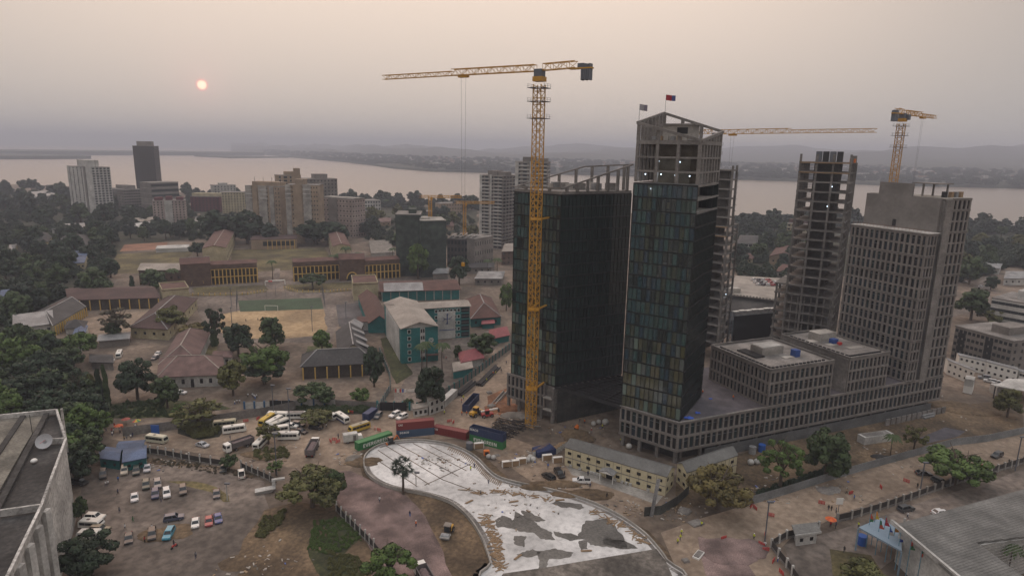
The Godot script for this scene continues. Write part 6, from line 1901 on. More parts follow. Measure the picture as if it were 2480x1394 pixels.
func build_plants() -> void:
	shared["round"] = [crown_mesh("round", 11, 3600, 0.05), crown_mesh("round", 12, 3600, 0.05), crown_mesh("tall", 13, 3600, 0.05)]
	shared["tall"] = [crown_mesh("tall", 21, 3600, 0.05), crown_mesh("tall", 22, 3600, 0.05)]
	shared["umbrella"] = [crown_mesh("umbrella", 31, 3400, 0.048), crown_mesh("umbrella", 32, 3400, 0.048)]
	shared["sparse"] = [crown_mesh("sparse", 41, 1500, 0.045), crown_mesh("sparse", 42, 1300, 0.045)]
	shared["column"] = [crown_mesh("column", 51, 1600, 0.09)]
	shared["small"] = [crown_mesh("round", 61, 1100, 0.085), crown_mesh("tall", 62, 1100, 0.085), crown_mesh("round", 63, 1100, 0.085)]
	shared["near_round"] = [crown_mesh("round", 71, 9000, 0.03), crown_mesh("round", 72, 9000, 0.03)]
	shared["near_umbrella"] = [crown_mesh("umbrella", 81, 8000, 0.03), crown_mesh("umbrella", 82, 8000, 0.03)]
	shared["near_sparse"] = [crown_mesh("sparse", 91, 4200, 0.03)]
	shared["trunk"] = trunk_mesh(5, false)
	shared["bare_trunk"] = trunk_mesh(6, true)
	for t in [["broad browning tree over the gravel road beside the car park",gp(-50.9,-151.9),17.2,13.1,"near_umbrella","olive"],["dark leafy bough tree on the shady side of the browning road tree",gp(-46.6,-153.2),8.7,10.6,"near_round","mid"],
			["bright green tree at the bottom edge between road and waste ground",gp(-24.9,-121.4),11.9,11.7,"near_umbrella","bright"],["tall yellowing tree before the end of the grey corrugated fence",gp(55.4,-154.7),16.4,14.5,"near_umbrella","rusty"],
			["half bare tree with yellow green leaves behind the long fence",gp(76.7,-166.1),14.6,14.8,"near_sparse","bright"],["dark feathery tree standing behind the middle of the long fence",gp(92,-171.7),14.2,15.7,"near_round","mid"],
			["thin almost bare tree on the building site's soil", gp(128.3,-189.3), 8.6, 10.1, "near_sparse", "olive"], ["flat topped bright green tree hanging over the corrugated fence", gp(128.4,-170.2), 18.5, 13.1, "near_umbrella", "bright"],
			["dark dense tree at the foot of the white hall", gp(-90.2,-123.4), 13, 10.4, "near_round", "dark"], ["young green tree pressed against the hall's stained wall", gp(-105.6,-143.6), 4.3, 7, "round", "mid"],
			["bushy yellow tipped tree at the bottom right corner lawn", gp(76,-121.6), 11.5, 7.8, "near_round", "olive"], ["olive tree among the flagpoles", gp(93,-138.1), 3.4, 4.8, "round", "rusty"],
			["big round dark tree between driveway and mission house", gp(-136.8,-222.2), 15.5, 16.2, "near_round", "dark"], ["leafy tree beside the mission house drive", gp(-121.7,-214.4), 11.2, 11.8, "round", "mid"],
			["slim dark cypress, taller of the pair by the drive",gp(-147.1,-217),3.3,13.1,"column","dark"],["slim dark cypress, shorter of the pair by the drive",gp(-144.2,-216.3),2.7,14.9,"column","mid"],["leaning light green cypress left of the dark pair",gp(-151,-219.1),3.9,10.4,"column","olive"],
			["sparse tree with red bits over the concrete wall and buses", gp(-101.9,-196.6), 19, 10.4, "sparse", "olive"], ["olive tree at the corner of the mission house", gp(-103.7,-227), 12.7, 14.3, "round", "olive"],
			["wide layered acacia in the middle of the school forecourt",gp(-97.7,-241.8),19.3,20.1,"near_umbrella","bright"],["tapering tree rising behind the wide acacia",gp(-110.6,-284.4),13.7,15.4,"tall","mid"],["dark tree left of the wide acacia",gp(-121.2,-273.4),15.1,15.6,"tall","dark"],["lower dark skirt tree in front of the wide acacia",gp(-96.8,-239.6),15,11.2,"umbrella","dark"],
			["single bright green tree on the small lawn beside the dark roof",gp(-85.6,-279.1),10.5,11.7,"round","bright"],["dark tree rising over the dark grey school roof",gp(-53.5,-239.1),11,16.6,"round","dark"],["spreading tree before the dark grey school's veranda",gp(-72,-220.5),13.3,10.2,"umbrella","mid"],
			["small round bush tree beside the white yard wall",gp(-54.8,-221.4),7.6,6.4,"round","bright"],["low rounded tree at the corner of the spreading one",gp(-66.6,-219.2),6.9,6.3,"round","mid"],["big dark green tree at the teal school gate",gp(-28.2,-217.2),12.5,16.8,"near_round","dark"],
			["bushy green tree under the crimson shelter",gp(-12.8,-276.2),14.1,12.7,"round","mid"],["slender young tree on the teal school court",gp(-23.6,-273.3),4.4,7.3,"round","mid"],["yellow green tree spreading over the parked buses",gp(-65.2,-202.1),10.3,6.8,"umbrella","olive"],
			["vine clad leaning tree with bare upper twigs",gp(-137.6,-287.2),12.3,19.8,"near_sparse","dark"],["dense vine on the lower trunk of the leaning tree",gp(-138,-287.2),4.6,11.2,"column","mid"],["pale sparse tree in the sandy courtyard",gp(-187.7,-294.7),18.1,15.8,"sparse","dry"],["small dark tree beside the pale sparse one",gp(-188.6,-293.3),7.8,9.3,"round","mid"],
			["olive tree beside the hip roofed school wing",gp(-168.1,-307.3),15.6,14.3,"round","olive"],["reddish crowned tree between wing and vine tree",gp(-151.1,-294.3),13.4,11.4,"umbrella","rusty"],["bright layered tree in the left gardens",gp(-208.7,-270.6),15.7,13.9,"umbrella","bright"],["second bright tree right of the layered one",gp(-194.4,-265.7),10,8.9,"umbrella","bright"],
			["big dark tree above the long classroom range",gp(-250.5,-376.9),21.4,18.7,"tall","mid"],["bright green round tree in the left grove's edge",gp(-277.7,-357.9),15.2,13.1,"round","bright"],["leafy tree before the arched gatehouse's left annex",gp(-228.1,-399.7),20,14.4,"round","mid"],["dark tree beside the walled sports field",gp(-279.1,-438.2),15.5,14.5,"round","dark"],
			["flat topped tree on the near garden lawn",gp(-131,-413.1),16.8,13.2,"umbrella","mid"],["tall pale green tree in front of the netted block",gp(-67.5,-452.1),18.3,27.4,"tall","bright"],["dark tree under the zigzag roofed workshop",gp(-36.5,-434.7),17.1,21.3,"tall","dark"],["green tree at the edge of the wide glass tower",gp(-3.1,-365),10.1,16.3,"round","bright"],
			["huge dark tree mass, left one behind the school lawn",gp(-284,-608),36.2,32.2,"round","dark"],["huge dark tree right of the first behind the school lawn",gp(-252,-606),35.3,31.3,"round","dark"],["dark rounded tree at the pink flats' corner",gp(-278,-632),26.1,26.9,"round","blue"],["broad dark tree under the tan cluster",gp(-188,-609),39.4,24.4,"round","dark"],["second broad dark tree beside the unfinished block",gp(-167,-606),29.8,22.8,"round","dark"],["dark tree squeezed between pavilion and tan flats",gp(-227,-594),21.5,22.3,"round","blue"],
			["round clipped dark tree on the sports field's edge",gp(-264,-532),14.5,12.5,"round","dark"],["small conical tree on the school street",gp(-242.5,-401),4.2,9.1,"column","dark"],["dark round tree right of the boulevard crossing",gp(342.4,-451.3),10.6,10.2,"round","dark"],["large dark tree beside the grey four storey block",gp(266.8,-362.7),20.6,20.1,"tall","mid"],["yellowish tree in front of the white building",gp(271.2,-349.5),12.5,10,"round","olive"],["dark tree in the far yard's edge",gp(181.2,-220.1),10.5,11.1,"near_round","olive"],
			["tangled small tree in the traffic island thicket",gp(-75.8,-187.7),9.1,7.2,"near_sparse","olive"],["young green tree beside the white fence posts",gp(-81.1,-171.4),5.3,4.7,"round","mid"],["slim sapling by the roadside lamp",gp(-66.4,-168.3),6.1,4.4,"sparse","bright"],["tree with hanging boughs beside the bus yard wall",gp(-110.2,-201.8),8.3,7.4,"sparse","bright"],["thin dark pole tree in the left garden",gp(-148.6,-208),7.1,16.2,"sparse","dark"],["green bush tree at the white wall of the teal school",gp(-36.4,-217.6),4.5,4.1,"round","mid"]]:
		tree(t[0], t[1], t[2], t[3], t[4], t[5])
	# the fan palm on the plaza's edge
	var f := thing("palm_tree", "single fan palm with a dark ball of leaves beside the white plaza", "palm tree", gp(-28.6,-159.2))
	var ft := MB.new()
	ft.tube(Vector3(0, -0.2, 0), Vector3(0.1, 3.0, 0), 0.42, 0.32, 9, false)
	ft.tube(Vector3(0.1, 3.0, 0), Vector3(0.0, 7.6, 0), 0.32, 0.26, 9, false)
	part(f, "trunk", ft, mats["bark"])
	var fan := MB.new()
	for i in 64:
		var el := rng.randf_range(-0.95, 1.35)
		var an := rng.randf() * TAU
		var d := Vector3(cos(an) * cos(el), sin(el), sin(an) * cos(el))
		var s := d.cross(Vector3.UP).normalized()
		var up := s.cross(d)
		var l := rng.randf_range(1.5, 2.5)
		var k := rng.randf_range(0.55, 1.25) if el > -0.4 else 0.9
		fan.col = Color(k, k, k) if el > -0.45 else Color(2.2, 1.4, 1.1)
		var hub := d * l
		fan.bar(Vector3.ZERO, hub, 0.06)
		for j in 13:
			var q := (j - 6) * 0.22
			var tip := hub + (d * cos(q) + s * sin(q)).normalized() * rng.randf_range(1.1, 1.5) - up * absf(q) * 0.25 - Vector3(0, 0.25, 0)
			var e := (s * cos(q) - d * sin(q)) * 0.13
			fan.quad(hub - e * 0.4, tip - e * 0.1, tip + e * 0.1, hub + e)
	part(f, "fronds", fan, leaf_mat("blue"), Vector3(0, 8.0, 0))
	for s in [["palm on the teal court, left of the close pair",gp(-37.7,-259.3),11.0],["palm on the teal court, right of the close pair",gp(-35.9,-261.5),11.5],["tall palm standing alone on the teal court",gp(-28.6,-256.7),12.5],["short palm at the edge of the soil yard by the long fence",gp(119.8,-187),7.0],["palm on the path between the school's two colonnades",gp(-168.2,-442.7),13.0],["tall palm before the right gatehouse, first of four",gp(-129.6,-458.5),15.0],["tall palm before the right gatehouse, second of four",gp(-123.4,-452.9),17.0],["tallest palm before the right gatehouse",gp(-120.3,-459.4),21.0],["palm at the right shoulder of the gatehouse",gp(-112,-460.2),17.0],["palm beside the left annex of the school",gp(-216,-400.8),14.0],["palm in the yard by the netted block",gp(-96,-510),13.0],["palm among the houses beside the glass tower",gp(-11.3,-463.5),14.0],["palm behind the pale grey house",gp(-18.5,-469.1),12.0],["palm at the riverside behind the low pale office",gp(-191,-970),15.0],["palm clump beside the conference building",gp(112.3,-128),8.0],["second palm beside the conference building",gp(117.8,-130.4),8.0],["palm by the avenue in the left grove",gp(-267,-401.3),14.0]]:
		palm(s[0], s[1], s[2], clampf(s[2] * 0.34, 3.2, 5.0))
	# groves whose trees can be told apart
	grove(["near the white tower","below the white villas","in the far left grove","behind the brown office"],outline([-978,-1196,-858,-1231,-654,-1110,-527,-1067,-399,-805,-442,-797,-464,-727,-483,-667,-521,-629]),46,14.0,15.0,26.0,["round","tall","small"],["dark","dark","blue","mid"],"trees of the far left grove")
	grove(["beside the cream villa","by the blue roofed hall","in the left grove","along the avenue"],outline([-510,-615,-428,-642,-356,-567,-259.5,-402,-263.1,-362.1,-243.1,-306.8,-260.6,-305.6]),40,10.5,12.0,20.0,["round","tall"],["dark","mid","dark","blue"],"trees of the middle left grove")
	grove(["below the long peeling house","in the near left garden","behind the white hall","by the grey shelter"],outline([-239.7,-279.7,-217.3,-274.9,-185.1,-265.1,-175.2,-240.1,-155.6,-223.7,-144.9,-198.6,-178.6,-203.9]),30,8.0,9.0,15.0,["round","tall","umbrella"],["dark","mid","bright","dark"],"trees of the near left garden")
	grove(["between hall and bus road", "by the street crowd"], outline([-147.8,-201.8,-136.9,-199,-127.1,-185.6,-123.6,-176.1,-116.5,-159.6,-124.3,-166.1]), 12, 5.0, 8.0, 13.0, ["round"], ["dark", "mid", "bright"], "trees beside the hall")
	grove(["below the pink flats","along the clay court fence","behind the warehouses"],outline([-452,-690,-381,-633,-343,-688,-303,-614,-358,-587,-368,-566]),14,12.0,12.0,18.0,["round","tall"],["dark","mid","blue"],"trees behind the clay court")
	grove(["on the near river bank","along the water's edge","behind the riverside offices"],outline([-610,-1206,-252,-1151,-63,-1055,-2,-1030,-2,-955,-148,-952,-286,-1008,-539,-1064]),22,20.0,16.0,27.0,["small","round"],["dark","blue","dark"],"riverside trees")
	grove(["among the central villas","behind the netted block","by the unfinished block"],outline([-209,-838,-137,-877,-57,-864,-34,-634,-62,-677,-109,-598,-149,-620]),24,12.0,13.0,21.0,["round","tall","small"],["dark","mid","blue","olive"],"trees among the central villas")
	grove(["beyond the bare frames", "along the eastern water's edge"], outline([304,-884,419,-863,580,-855,713,-844,682,-806,396,-814,284,-823]), 18, 22.0, 18.0, 30.0, ["small", "round"], ["dark", "blue", "dark"], "eastern riverside trees")
	grove(["among the maroon villas","behind the bare concrete frame","by the grey villa"],outline([275,-796,356,-771,267,-548,196.5,-455.5,176,-501]),26,12.0,12.0,21.0,["round","tall","small"],["dark","mid","blue"],"trees among the maroon villas")
	grove(["along the boulevard","in the eastern grove","beyond the grid tower"],outline([528,-776,640,-755,453,-529,424,-545,322.5,-452.3,371,-539]),28,13.0,13.0,22.0,["round","tall","small"],["dark","mid","blue","olive"],"trees of the eastern grove")
	# what nobody could count: far woods and far streets, verges and thickets
	var far := outline([-2473,-6494,-1435,-4694,-751,-3449,-334,-2682,-9,-2659,412,-2556,818,-2433,1042,-2358,1294,-2142,1665,-2096])
	scatter_far("far_bank_trees", far, 2600, shared["small"][0], leaf_mat("blue"), 22.0)
	scatter_far("far_bank_houses", far, 1100, unit_box(), tinted("far_house_paint", 0.9), -1.0)
	for s in [[outline([-79.4,-217.1,-50.7,-218.5,-50.3,-213.2,-68.7,-211.3]),260,1.3,"mid","hedge_undergrowth"],[outline([-111.6,-201.8,-96.7,-205.8,-94.9,-192.6,-100.6,-190.5]),220,1.7,"olive","thicket_undergrowth"],[outline([-78,-183.3,-69.7,-185.1,-66.3,-178.9,-72.7,-176,-77,-179.3]),120,1.2,"olive","island_undergrowth"],[outline([-61.4,-146.3,-57.6,-150.3,-56.3,-143.8,-58.3,-138.1,-60.4,-138.4]),90,1.2,"olive","bank_undergrowth"],[outline([-48.6,-145.5,-39.9,-148,-34.4,-137.5,-40.6,-131.8,-46.6,-133.9]),380,0.7,"bright","waste_grass"],[outline([-151.6,-214.1,-127.5,-221,-115.6,-206.7,-140,-204.9]),200,1.3,"mid","garden_undergrowth"],[outline([70.1,-164,102.2,-182.2,103.7,-180.2,67.8,-160.9]),170,1.2,"dark","fence_undergrowth"],[outline([-109.5,-177.2,-91.5,-174.3,-69.2,-167,-73.4,-165.7,-99.9,-171.9]),160,0.6,"dry","verge_grass"],[outline([-42,-133.3,-33.9,-131.2,-29.8,-121.3,-37.7,-121.1]),260,0.7,"olive","corner_grass"],[outline([-359,-686,-176,-713,-156,-633,-321,-611]),160,5.0,"dark","park_undergrowth"],[outline([-919,-1122,-644,-1093,-512,-1036,-351,-705,-404,-630,-480,-577]),330,11.0,"dark","far_grove_woods"],[outline([-480,-577,-414,-614,-349,-556,-259.5,-402,-263.1,-362.1,-234.8,-293.1,-244.6,-285.8]),300,8.0,"dark","left_grove_woods"],[outline([-235,-273.8,-213.1,-269.2,-181.5,-249.4,-154.4,-221.7,-145.6,-198.6,-178.6,-203.9]),240,6.5,"mid","garden_woods"],[outline([-600,-1186,-248,-1133,-2,-1015,-2,-955,-215,-979,-532,-1049]),260,13.0,"blue","riverside_woods"],[outline([301,-873,522,-851,705,-834,667,-788,483,-786,275,-796]),260,15.0,"blue","eastern_riverside_woods"],[outline([271,-779,353,-734,270,-549,196.5,-455.5,170.3,-483.9]),200,8.0,"dark","villa_woods"],[outline([522,-768,624,-735,453,-529,424,-545,329.6,-467.4]),260,9.0,"dark","eastern_grove_woods"],[outline([-206,-838,-59,-891,-34,-634,-94,-600,-149,-620]),150,8.0,"dark","central_woods"]]:
		var poly: Array = s[0]
		var b := MultiMesh.new()
		b.transform_format = MultiMesh.TRANSFORM_3D
		b.mesh = shared["small"][1]
		b.instance_count = s[1]
		for i in s[1]:
			var t := rng.randi() % (poly.size() - 2) + 1
			var u := sqrt(rng.randf())
			var w := rng.randf()
			var p: Vector2 = poly[0] * (1.0 - u) + poly[t] * u * (1.0 - w) + poly[t + 1] * u * w
			var k: float = s[2] * rng.randf_range(0.6, 1.5)
			b.set_instance_transform(i, Transform3D(Basis(Vector3.UP, rng.randf() * TAU).scaled(Vector3(k, k * 0.75, k)), v3(p, 0.02)))
		var mi := MultiMeshInstance3D.new()
		mi.name = numbered(s[4], self)
		mi.multimesh = b
		mi.material_override = leaf_mat(s[3])
		add_child(mi)
		stuff(mi)


func scatter_far(called: String, line: Array, count: int, m: Mesh, material: Material, size: float) -> void:
	var b := MultiMesh.new()
	b.transform_format = MultiMesh.TRANSFORM_3D
	b.use_colors = true
	b.mesh = m
	b.instance_count = count
	for i in count:
		var k := rng.randi() % (line.size() - 1)
		var p: Vector2 = line[k].lerp(line[k + 1], rng.randf())
		var off := pow(rng.randf(), 1.6) * 1700.0 + (16.0 if size > 0.0 else 160.0)
		var q := p + p.normalized() * off
		var y := clampf(8.0 + off * 0.02, 4.0, 30.0) - 3.0
		var s := size * rng.randf_range(0.6, 1.5)
		var tint := Color(0.8, 0.8, 0.8)
		if size < 0.0:
			s = 1.0
			tint = [Color(0.5, 0.48, 0.44), Color(0.3, 0.2, 0.16), Color(0.4, 0.38, 0.36), Color(0.2, 0.19, 0.18)][rng.randi() % 4]
		b.set_instance_transform(i, Transform3D(Basis(Vector3.UP, rng.randf() * TAU).scaled(Vector3(s, s * 0.7, s) if size > 0.0 else Vector3(rng.randf_range(10, 40), rng.randf_range(10, 26), rng.randf_range(8, 16))), v3(q, y)))
		b.set_instance_color(i, tint)
	var mi := MultiMeshInstance3D.new()
	mi.name = called
	mi.multimesh = b
	mi.material_override = material
	add_child(mi)
	stuff(mi)

func crane(label: String, base: Vector3, hj: float, tip: Vector3, tail: float, mw: float, trolley: float, rope: float, first := 0.0) -> Node3D:
	# a flat top tower crane: lattice mast in sections, jib, counter jib, cab, weights, trolley and hook
	var o := thing("tower_crane", label, "crane", base, 0.0, "tower cranes")
	var y: Material = mats["crane_yellow"]
	var d := Vector3(tip.x - base.x, 0, tip.z - base.z)
	var reach := d.length()
	d = d.normalized()
	var bs := Basis(d, Vector3.UP, d.cross(Vector3.UP))
	if not shared.has("mast%d" % int(mw * 10)):
		var host := Node3D.new()
		var sec := lattice(host, "x", Vector3.ZERO, Vector3(0, 6, 0), mw, 2.0, y, 0.24)
		shared["mast%d" % int(mw * 10)] = sec.mesh
		host.free()
	var n := int(round((hj - 4.0 - first) / 6.0))
	for i in n:
		var s := part(o, "mast_section", shared["mast%d" % int(mw * 10)], y, Vector3(0, first + i * (hj - 4.0 - first) / n, 0))
		s.basis = bs * Basis.from_scale(Vector3(1, (hj - 4.0 - first) / n / 6.0, 1))
	var head := Vector3(0, hj, 0)
	piece(o, "slewing_ring", y, Vector3(0, hj - 2.4, 0), Vector3(mw + 0.5, 1.4, mw + 0.5), bs)
	var upper := MB.new()
	upper.bx(Transform3D(bs, Vector3(0, hj - 0.6, 0)), Vector3(mw, 2.2, mw * 0.9))
	part(o, "tower_head", upper, mats["crane_grey"])
	lattice(o, "jib", head + d * 1.5 + Vector3(0, 0.9, 0), head + d * reach * 0.52 + Vector3(0, 0.9, 0), 1.9, 2.4, y, 0.2)
	lattice(o, "jib_end", head + d * reach * 0.52 + Vector3(0, 0.6, 0), head + d * reach + Vector3(0, 0.5, 0), 1.35, 2.2, y, 0.16)
	lattice(o, "counter_jib", head - d * 1.5 + Vector3(0, 1.0, 0), head - d * tail * 0.72 + Vector3(0, 1.3, 0), 1.9, 2.4, y, 0.2)
	piece_bar(o, "counter_jib_deck", y, head - d * tail * 0.6 + Vector3(0, 0.1, 0), head - d * (tail + 0.5) + Vector3(0, 0.1, 0), 1.8, 0.4)
	for i in 5:
		piece(o, "counterweight", mats["crane_grey"], head - d * (tail - 2.6 + i * 0.62) + Vector3(0, -1.0 + 0.1 * (i % 2), 0), Vector3(0.52, 4.6 - 0.3 * (i % 2), 1.7), bs)
	piece(o, "winch", mats["crane_grey"], head - d * tail * 0.82 + Vector3(0, 0.9, 0), Vector3(2.0, 1.2, 1.4), bs)
	piece(o, "cab", mats["crane_grey"], head + d * 1.6 - bs.z * -1.7 + Vector3(0, -1.2, 0), Vector3(1.9, 2.3, 1.5), bs)
	piece(o, "cab_window", mats["dark_glass"], head + d * 2.56 + bs.z * 1.7 + Vector3(0, -0.9, 0), Vector3(0.1, 1.3, 1.3), bs)
	for k in [hj - 5.0, hj - 9.0, hj - 14.0]:
		var pl := MB.new()
		for s in [-1.0, 1.0]:
			pl.bx(Transform3D(bs, Vector3(0, k, 0) + bs.x * s * (mw * 0.5 + 0.8)), Vector3(1.5, 0.12, mw + 2.0))
			pl.bx(Transform3D(bs, Vector3(0, k, 0) + bs.z * s * (mw * 0.5 + 0.8)), Vector3(mw + 2.0, 0.12, 1.5))
			for q in 3:
				pl.bx(Transform3D(bs, Vector3(0, k + 0.6, 0) + bs.x * s * (mw * 0.5 + 1.5) + bs.z * (q - 1) * 2.0), Vector3(0.06, 1.2, 0.06))
			pl.bx(Transform3D(bs, Vector3(0, k + 1.15, 0) + bs.x * s * (mw * 0.5 + 1.5)), Vector3(0.06, 0.06, mw + 2.4))
			pl.bx(Transform3D(bs, Vector3(0, k + 0.6, 0) + bs.x * s * (mw * 0.5 + 1.5)), Vector3(0.06, 0.06, mw + 2.4))
		part(o, "platform", pl, mats["crane_grey"])
	var tp := head + d * reach * trolley
	piece(o, "trolley", y, tp + Vector3(0, -0.5, 0), Vector3(3.4, 0.7, 1.7), bs)
	var ropes := MB.new()
	for s in [-0.9, 0.9]:
		ropes.tube(tp + d * s + Vector3(0, -0.7, 0), tp + d * s * 0.5 + Vector3(0, -rope, 0), 0.035, 0.035, 4, false)
	part(o, "hoist_rope", ropes, mats["crane_grey"])
	piece(o, "hook_block", y, tp + Vector3(0, -rope - 0.6, 0), Vector3(1.2, 1.3, 0.5), bs)
	return o


func build_site() -> void:
	var b1 := gp(7.2,-205)
	var c := crane("yellow tower crane before the wide glass tower, its long jib pointing towards the sun", b1, 115.5, Vector3(-46.7,115.5,-237.2), 17.0, 2.7, 0.45, 62.0)
	# collars that tie the mast to the tower
	for hh in [70.5, 41.0, 13.5]:
		var to := Vector3(12.0, hh, -211.5) - b1
		piece_bar(c, "tie_beam", mats["crane_yellow"], Vector3(1.3, hh, 0), to, 0.5, 0.5)
		piece_bar(c, "tie_beam", mats["crane_yellow"], Vector3(-1.3, hh, -0.5), to + Vector3(-3.0, 0, -2.0), 0.4, 0.4)
		piece(c, "collar", mats["crane_yellow"], Vector3(0, hh, 0), Vector3(3.4, 0.5, 3.4))
	crane("yellow tower crane rising behind the stepped concrete wall, its jib turned away to the right", Vector3(168.5, 0, -290.0), 110.0, Vector3(197.9,110,-313.9), 9.5, 2.6, 0.6, 40.0)
	crane("pale crane behind the glass tower crown, its long jib reaching towards the second crane", Vector3(92.0, 0, -303.0), 100.6, Vector3(130.2,100.6,-239.3), 14.0, 2.6, 0.13, 18.0)
	# shipping containers
	var cg := mat("container_green", 0.03, 0.17, 0.055, 0.6)
	var cr := mat("container_red", 0.17, 0.026, 0.026, 0.6)
	var cb := mat("container_blue", 0.045, 0.085, 0.15, 0.6)
	var cn := mat("container_navy", 0.022, 0.038, 0.10, 0.6)
	container("green shipping container lettered EVERGREEN standing on the bus yard's edge", gp(-46.5,-183.8), gp(-38,-191.6), 0.0, 12.19, cg, "EVERGREEN", 0.5, 1.15)
	container("blue grey shipping container under the red one, lettered seaco", gp(-36.4,-193.5), gp(-25.4,-196.4), 0.0, 12.19, cb, "seaco", 0.2, 0.8)
	container("red shipping container stacked on the blue grey one", gp(-36.4,-193.5), gp(-25.4,-196.4), 2.6, 12.19, cr, "CAI", 0.1, 0.6)
	container("dark red shipping container on the ground between the two stacks", gp(-25.2,-197.4), gp(-14,-192.9), 0.0, 12.19, cr, "CAI", 0.09, 0.6)
	container("green shipping container under the open navy one, lettered EVERGREEN", gp(-12.8,-192.1), gp(-1.6,-186.1), 0.0, 12.19, cg, "EVERGREEN", 0.48, 1.1)
	container("open topped navy container on the green one", gp(-12.8,-192.1), gp(-1.6,-186.1), 2.6, 12.19, cn, "SEACO", 0.14, 0.7, true)
	container("short blue container with a grey roof beside the parked jeep", gp(-48.4,-206.2), gp(-46.4,-212), 0.0, 6.06, cn, "", 0.0, 0.0)
	container("open blue skip container lying along the sandy lane", gp(-14.7,-215.6), gp(-10.8,-229.9), 0.0, 12.19, cn, "", 0.0, 0.0, true)
	container("white site container with a dark door along the school wall", gp(-23.5,-219.7), gp(-19.5,-232.9), 0.0, 12.19, mats["white_wall"], "", 0.0, 0.0)
	for s in [["white two storey site cabin with an outside stair",quad4(gp(-28.2,-212.1),gp(-23.6,-217.4),gp(-29.6,-215.7)),5.4],["low site canteen with a pale lean-to roof beside the white cabin",quad4(gp(-33.6,-210.4),gp(-28.9,-212.8),gp(-34.4,-214.3)),2.8]]:
		house(s[0], s[1], s[2], 0.0, {"called": "site_cabin", "cat": "cabin", "wall": "white_wall", "roof": "beige_roof", "floors": 2 if s[2] > 3.0 else 1, "bays": 3, "ww": 0.9, "wh": 1.2})
	# the cream site offices
	for s in [["long cream two storey site office with a grey gabled roof and porch",quad4(gp(16.7,-177.4),gp(42.9,-160.7),gp(20.4,-183.1)),10,true],["shorter cream site office partly hidden by the yellowing tree",quad4(gp(49.4,-163.3),gp(66.9,-174.2),gp(48,-168.7)),5,false]]:
		var q: Array = s[1]
		var o := house(s[0],q,5.6,1.5,{"called": "site_office","cat": "site office","wall": "office_cream","roof": "office_roof" if mats.has("office_roof") else "zinc_dark","hip": 0.0,"floors": 2,"bays": s[2],"side": 2,"ww": 1.15,"wh": 0.85,"over": 0.35})
		var fr := frame(q[0], q[1])
		piece(o, "joint_strip", mats["crane_grey"], (q[0] + q[1]) * 0.5 + Vector3(0, 2.8, 0), Vector3(q[0].distance_to(q[1]), 0.14, 0.16), fr)
		for i in 11:
			piece(o, "panel_joint", mats["grey_flat"], q[0].lerp(q[1], (i + 1) / 12.0) + Vector3(0, 2.8, 0), Vector3(0.09, 5.4, 0.1), fr)
		if s[3]:
			var pc: Vector3 = q[0].lerp(q[1], 0.47) + fr.z * 1.3
			pitched(o, [pc - fr.x * 2.2 + fr.z * 1.3, pc + fr.x * 2.2 + fr.z * 1.3, pc + fr.x * 2.2 - fr.z * 1.3, pc - fr.x * 2.2 - fr.z * 1.3], 2.7, 0.8, 0.1, 0.0, false, mats["zinc_roof"], mats["white_paint"])
			piece(o, "door", mats["black_hole"], pc - fr.z * 1.25 + Vector3(0, 1.1, 0), Vector3(2.0, 2.2, 0.2), fr)
			for i in [-2.0, 2.0]:
				piece(o, "porch_post", mats["white_paint"], pc + fr.x * i + fr.z * 1.1 + Vector3(0, 1.35, 0), Vector3(0.14, 2.7, 0.14), fr)
			for i in 11:
				piece(o, "air_conditioner", mats["white_wall"], q[0].lerp(q[1], [0.07, 0.17, 0.29, 0.32, 0.35, 0.38, 0.53, 0.6, 0.64, 0.68, 0.85][i]) + fr.z * 0.35 + Vector3(0, 0.55, 0), Vector3(0.8, 0.65, 0.4), fr)
	fences()


func container(label: String, a: Vector3, b: Vector3, y: float, l: float, m: Material, words: String, at: float, size: float, open := false) -> void:
	var fr := frame(a, b)
	var o := thing("shipping_container", label, "container", a + fr.x * l * 0.5 - fr.z * 1.22 + Vector3(0, y, 0), 0.0, "shipping containers")
	o.basis = fr
	var w := 2.44
	var h := 2.59
	var g := MB.new()
	var n := int(l / 0.28)
	for s in [1.0, -1.0]:
		for i in n:
			var x0 := -l * 0.5 + l * i / n
			g.box(Vector3(x0 + l / n * 0.5, h * 0.5, s * (w * 0.5 - (0.05 if i % 2 == 0 else 0.11))), Vector3(l / n, h - 0.2, 0.06))
	for s in [1.0, -1.0]:
		for i in 8:
			g.box(Vector3(s * (l * 0.5 - (0.05 if i % 2 == 0 else 0.1)), h * 0.5, -w * 0.5 + w * (i + 0.5) / 8.0), Vector3(0.06, h - 0.2, w / 8.0))
	g.box(Vector3(0, 0.16, 0), Vector3(l - 0.1, 0.1, w - 0.1))
	if not open:
		g.box(Vector3(0, h - 0.07, 0), Vector3(l - 0.08, 0.05, w - 0.08))
	part(o, "body", g, m)
	var f := MB.new()
	for sx in [-1.0, 1.0]:
		for sz in [-1.0, 1.0]:
			f.box(Vector3(sx * (l * 0.5 - 0.08), h * 0.5, sz * (w * 0.5 - 0.08)), Vector3(0.17, h, 0.17))
		for sy in [0.09, h - 0.06]:
			f.box(Vector3(0, sy, sx * (w * 0.5 - 0.06)), Vector3(l - 0.3, 0.13, 0.12))
			f.box(Vector3(sx * (l * 0.5 - 0.06), sy, 0), Vector3(0.12, 0.13, w - 0.3))
	part(o, "frame", f, m)
	for s in [-0.6, 0.6]:
		piece(o, "door", m, Vector3(-l * 0.5 - 0.0, h * 0.5, s), Vector3(0.07, h - 0.3, 1.1))
	if words:
		var t := part(o, "lettering", text_mesh(words, size), mats["white_paint"])
		t.position = Vector3(-l * 0.5 + l * at, h * (0.5 if size > 1.0 else 0.72) - size * 0.1, w * 0.5 + 0.0)


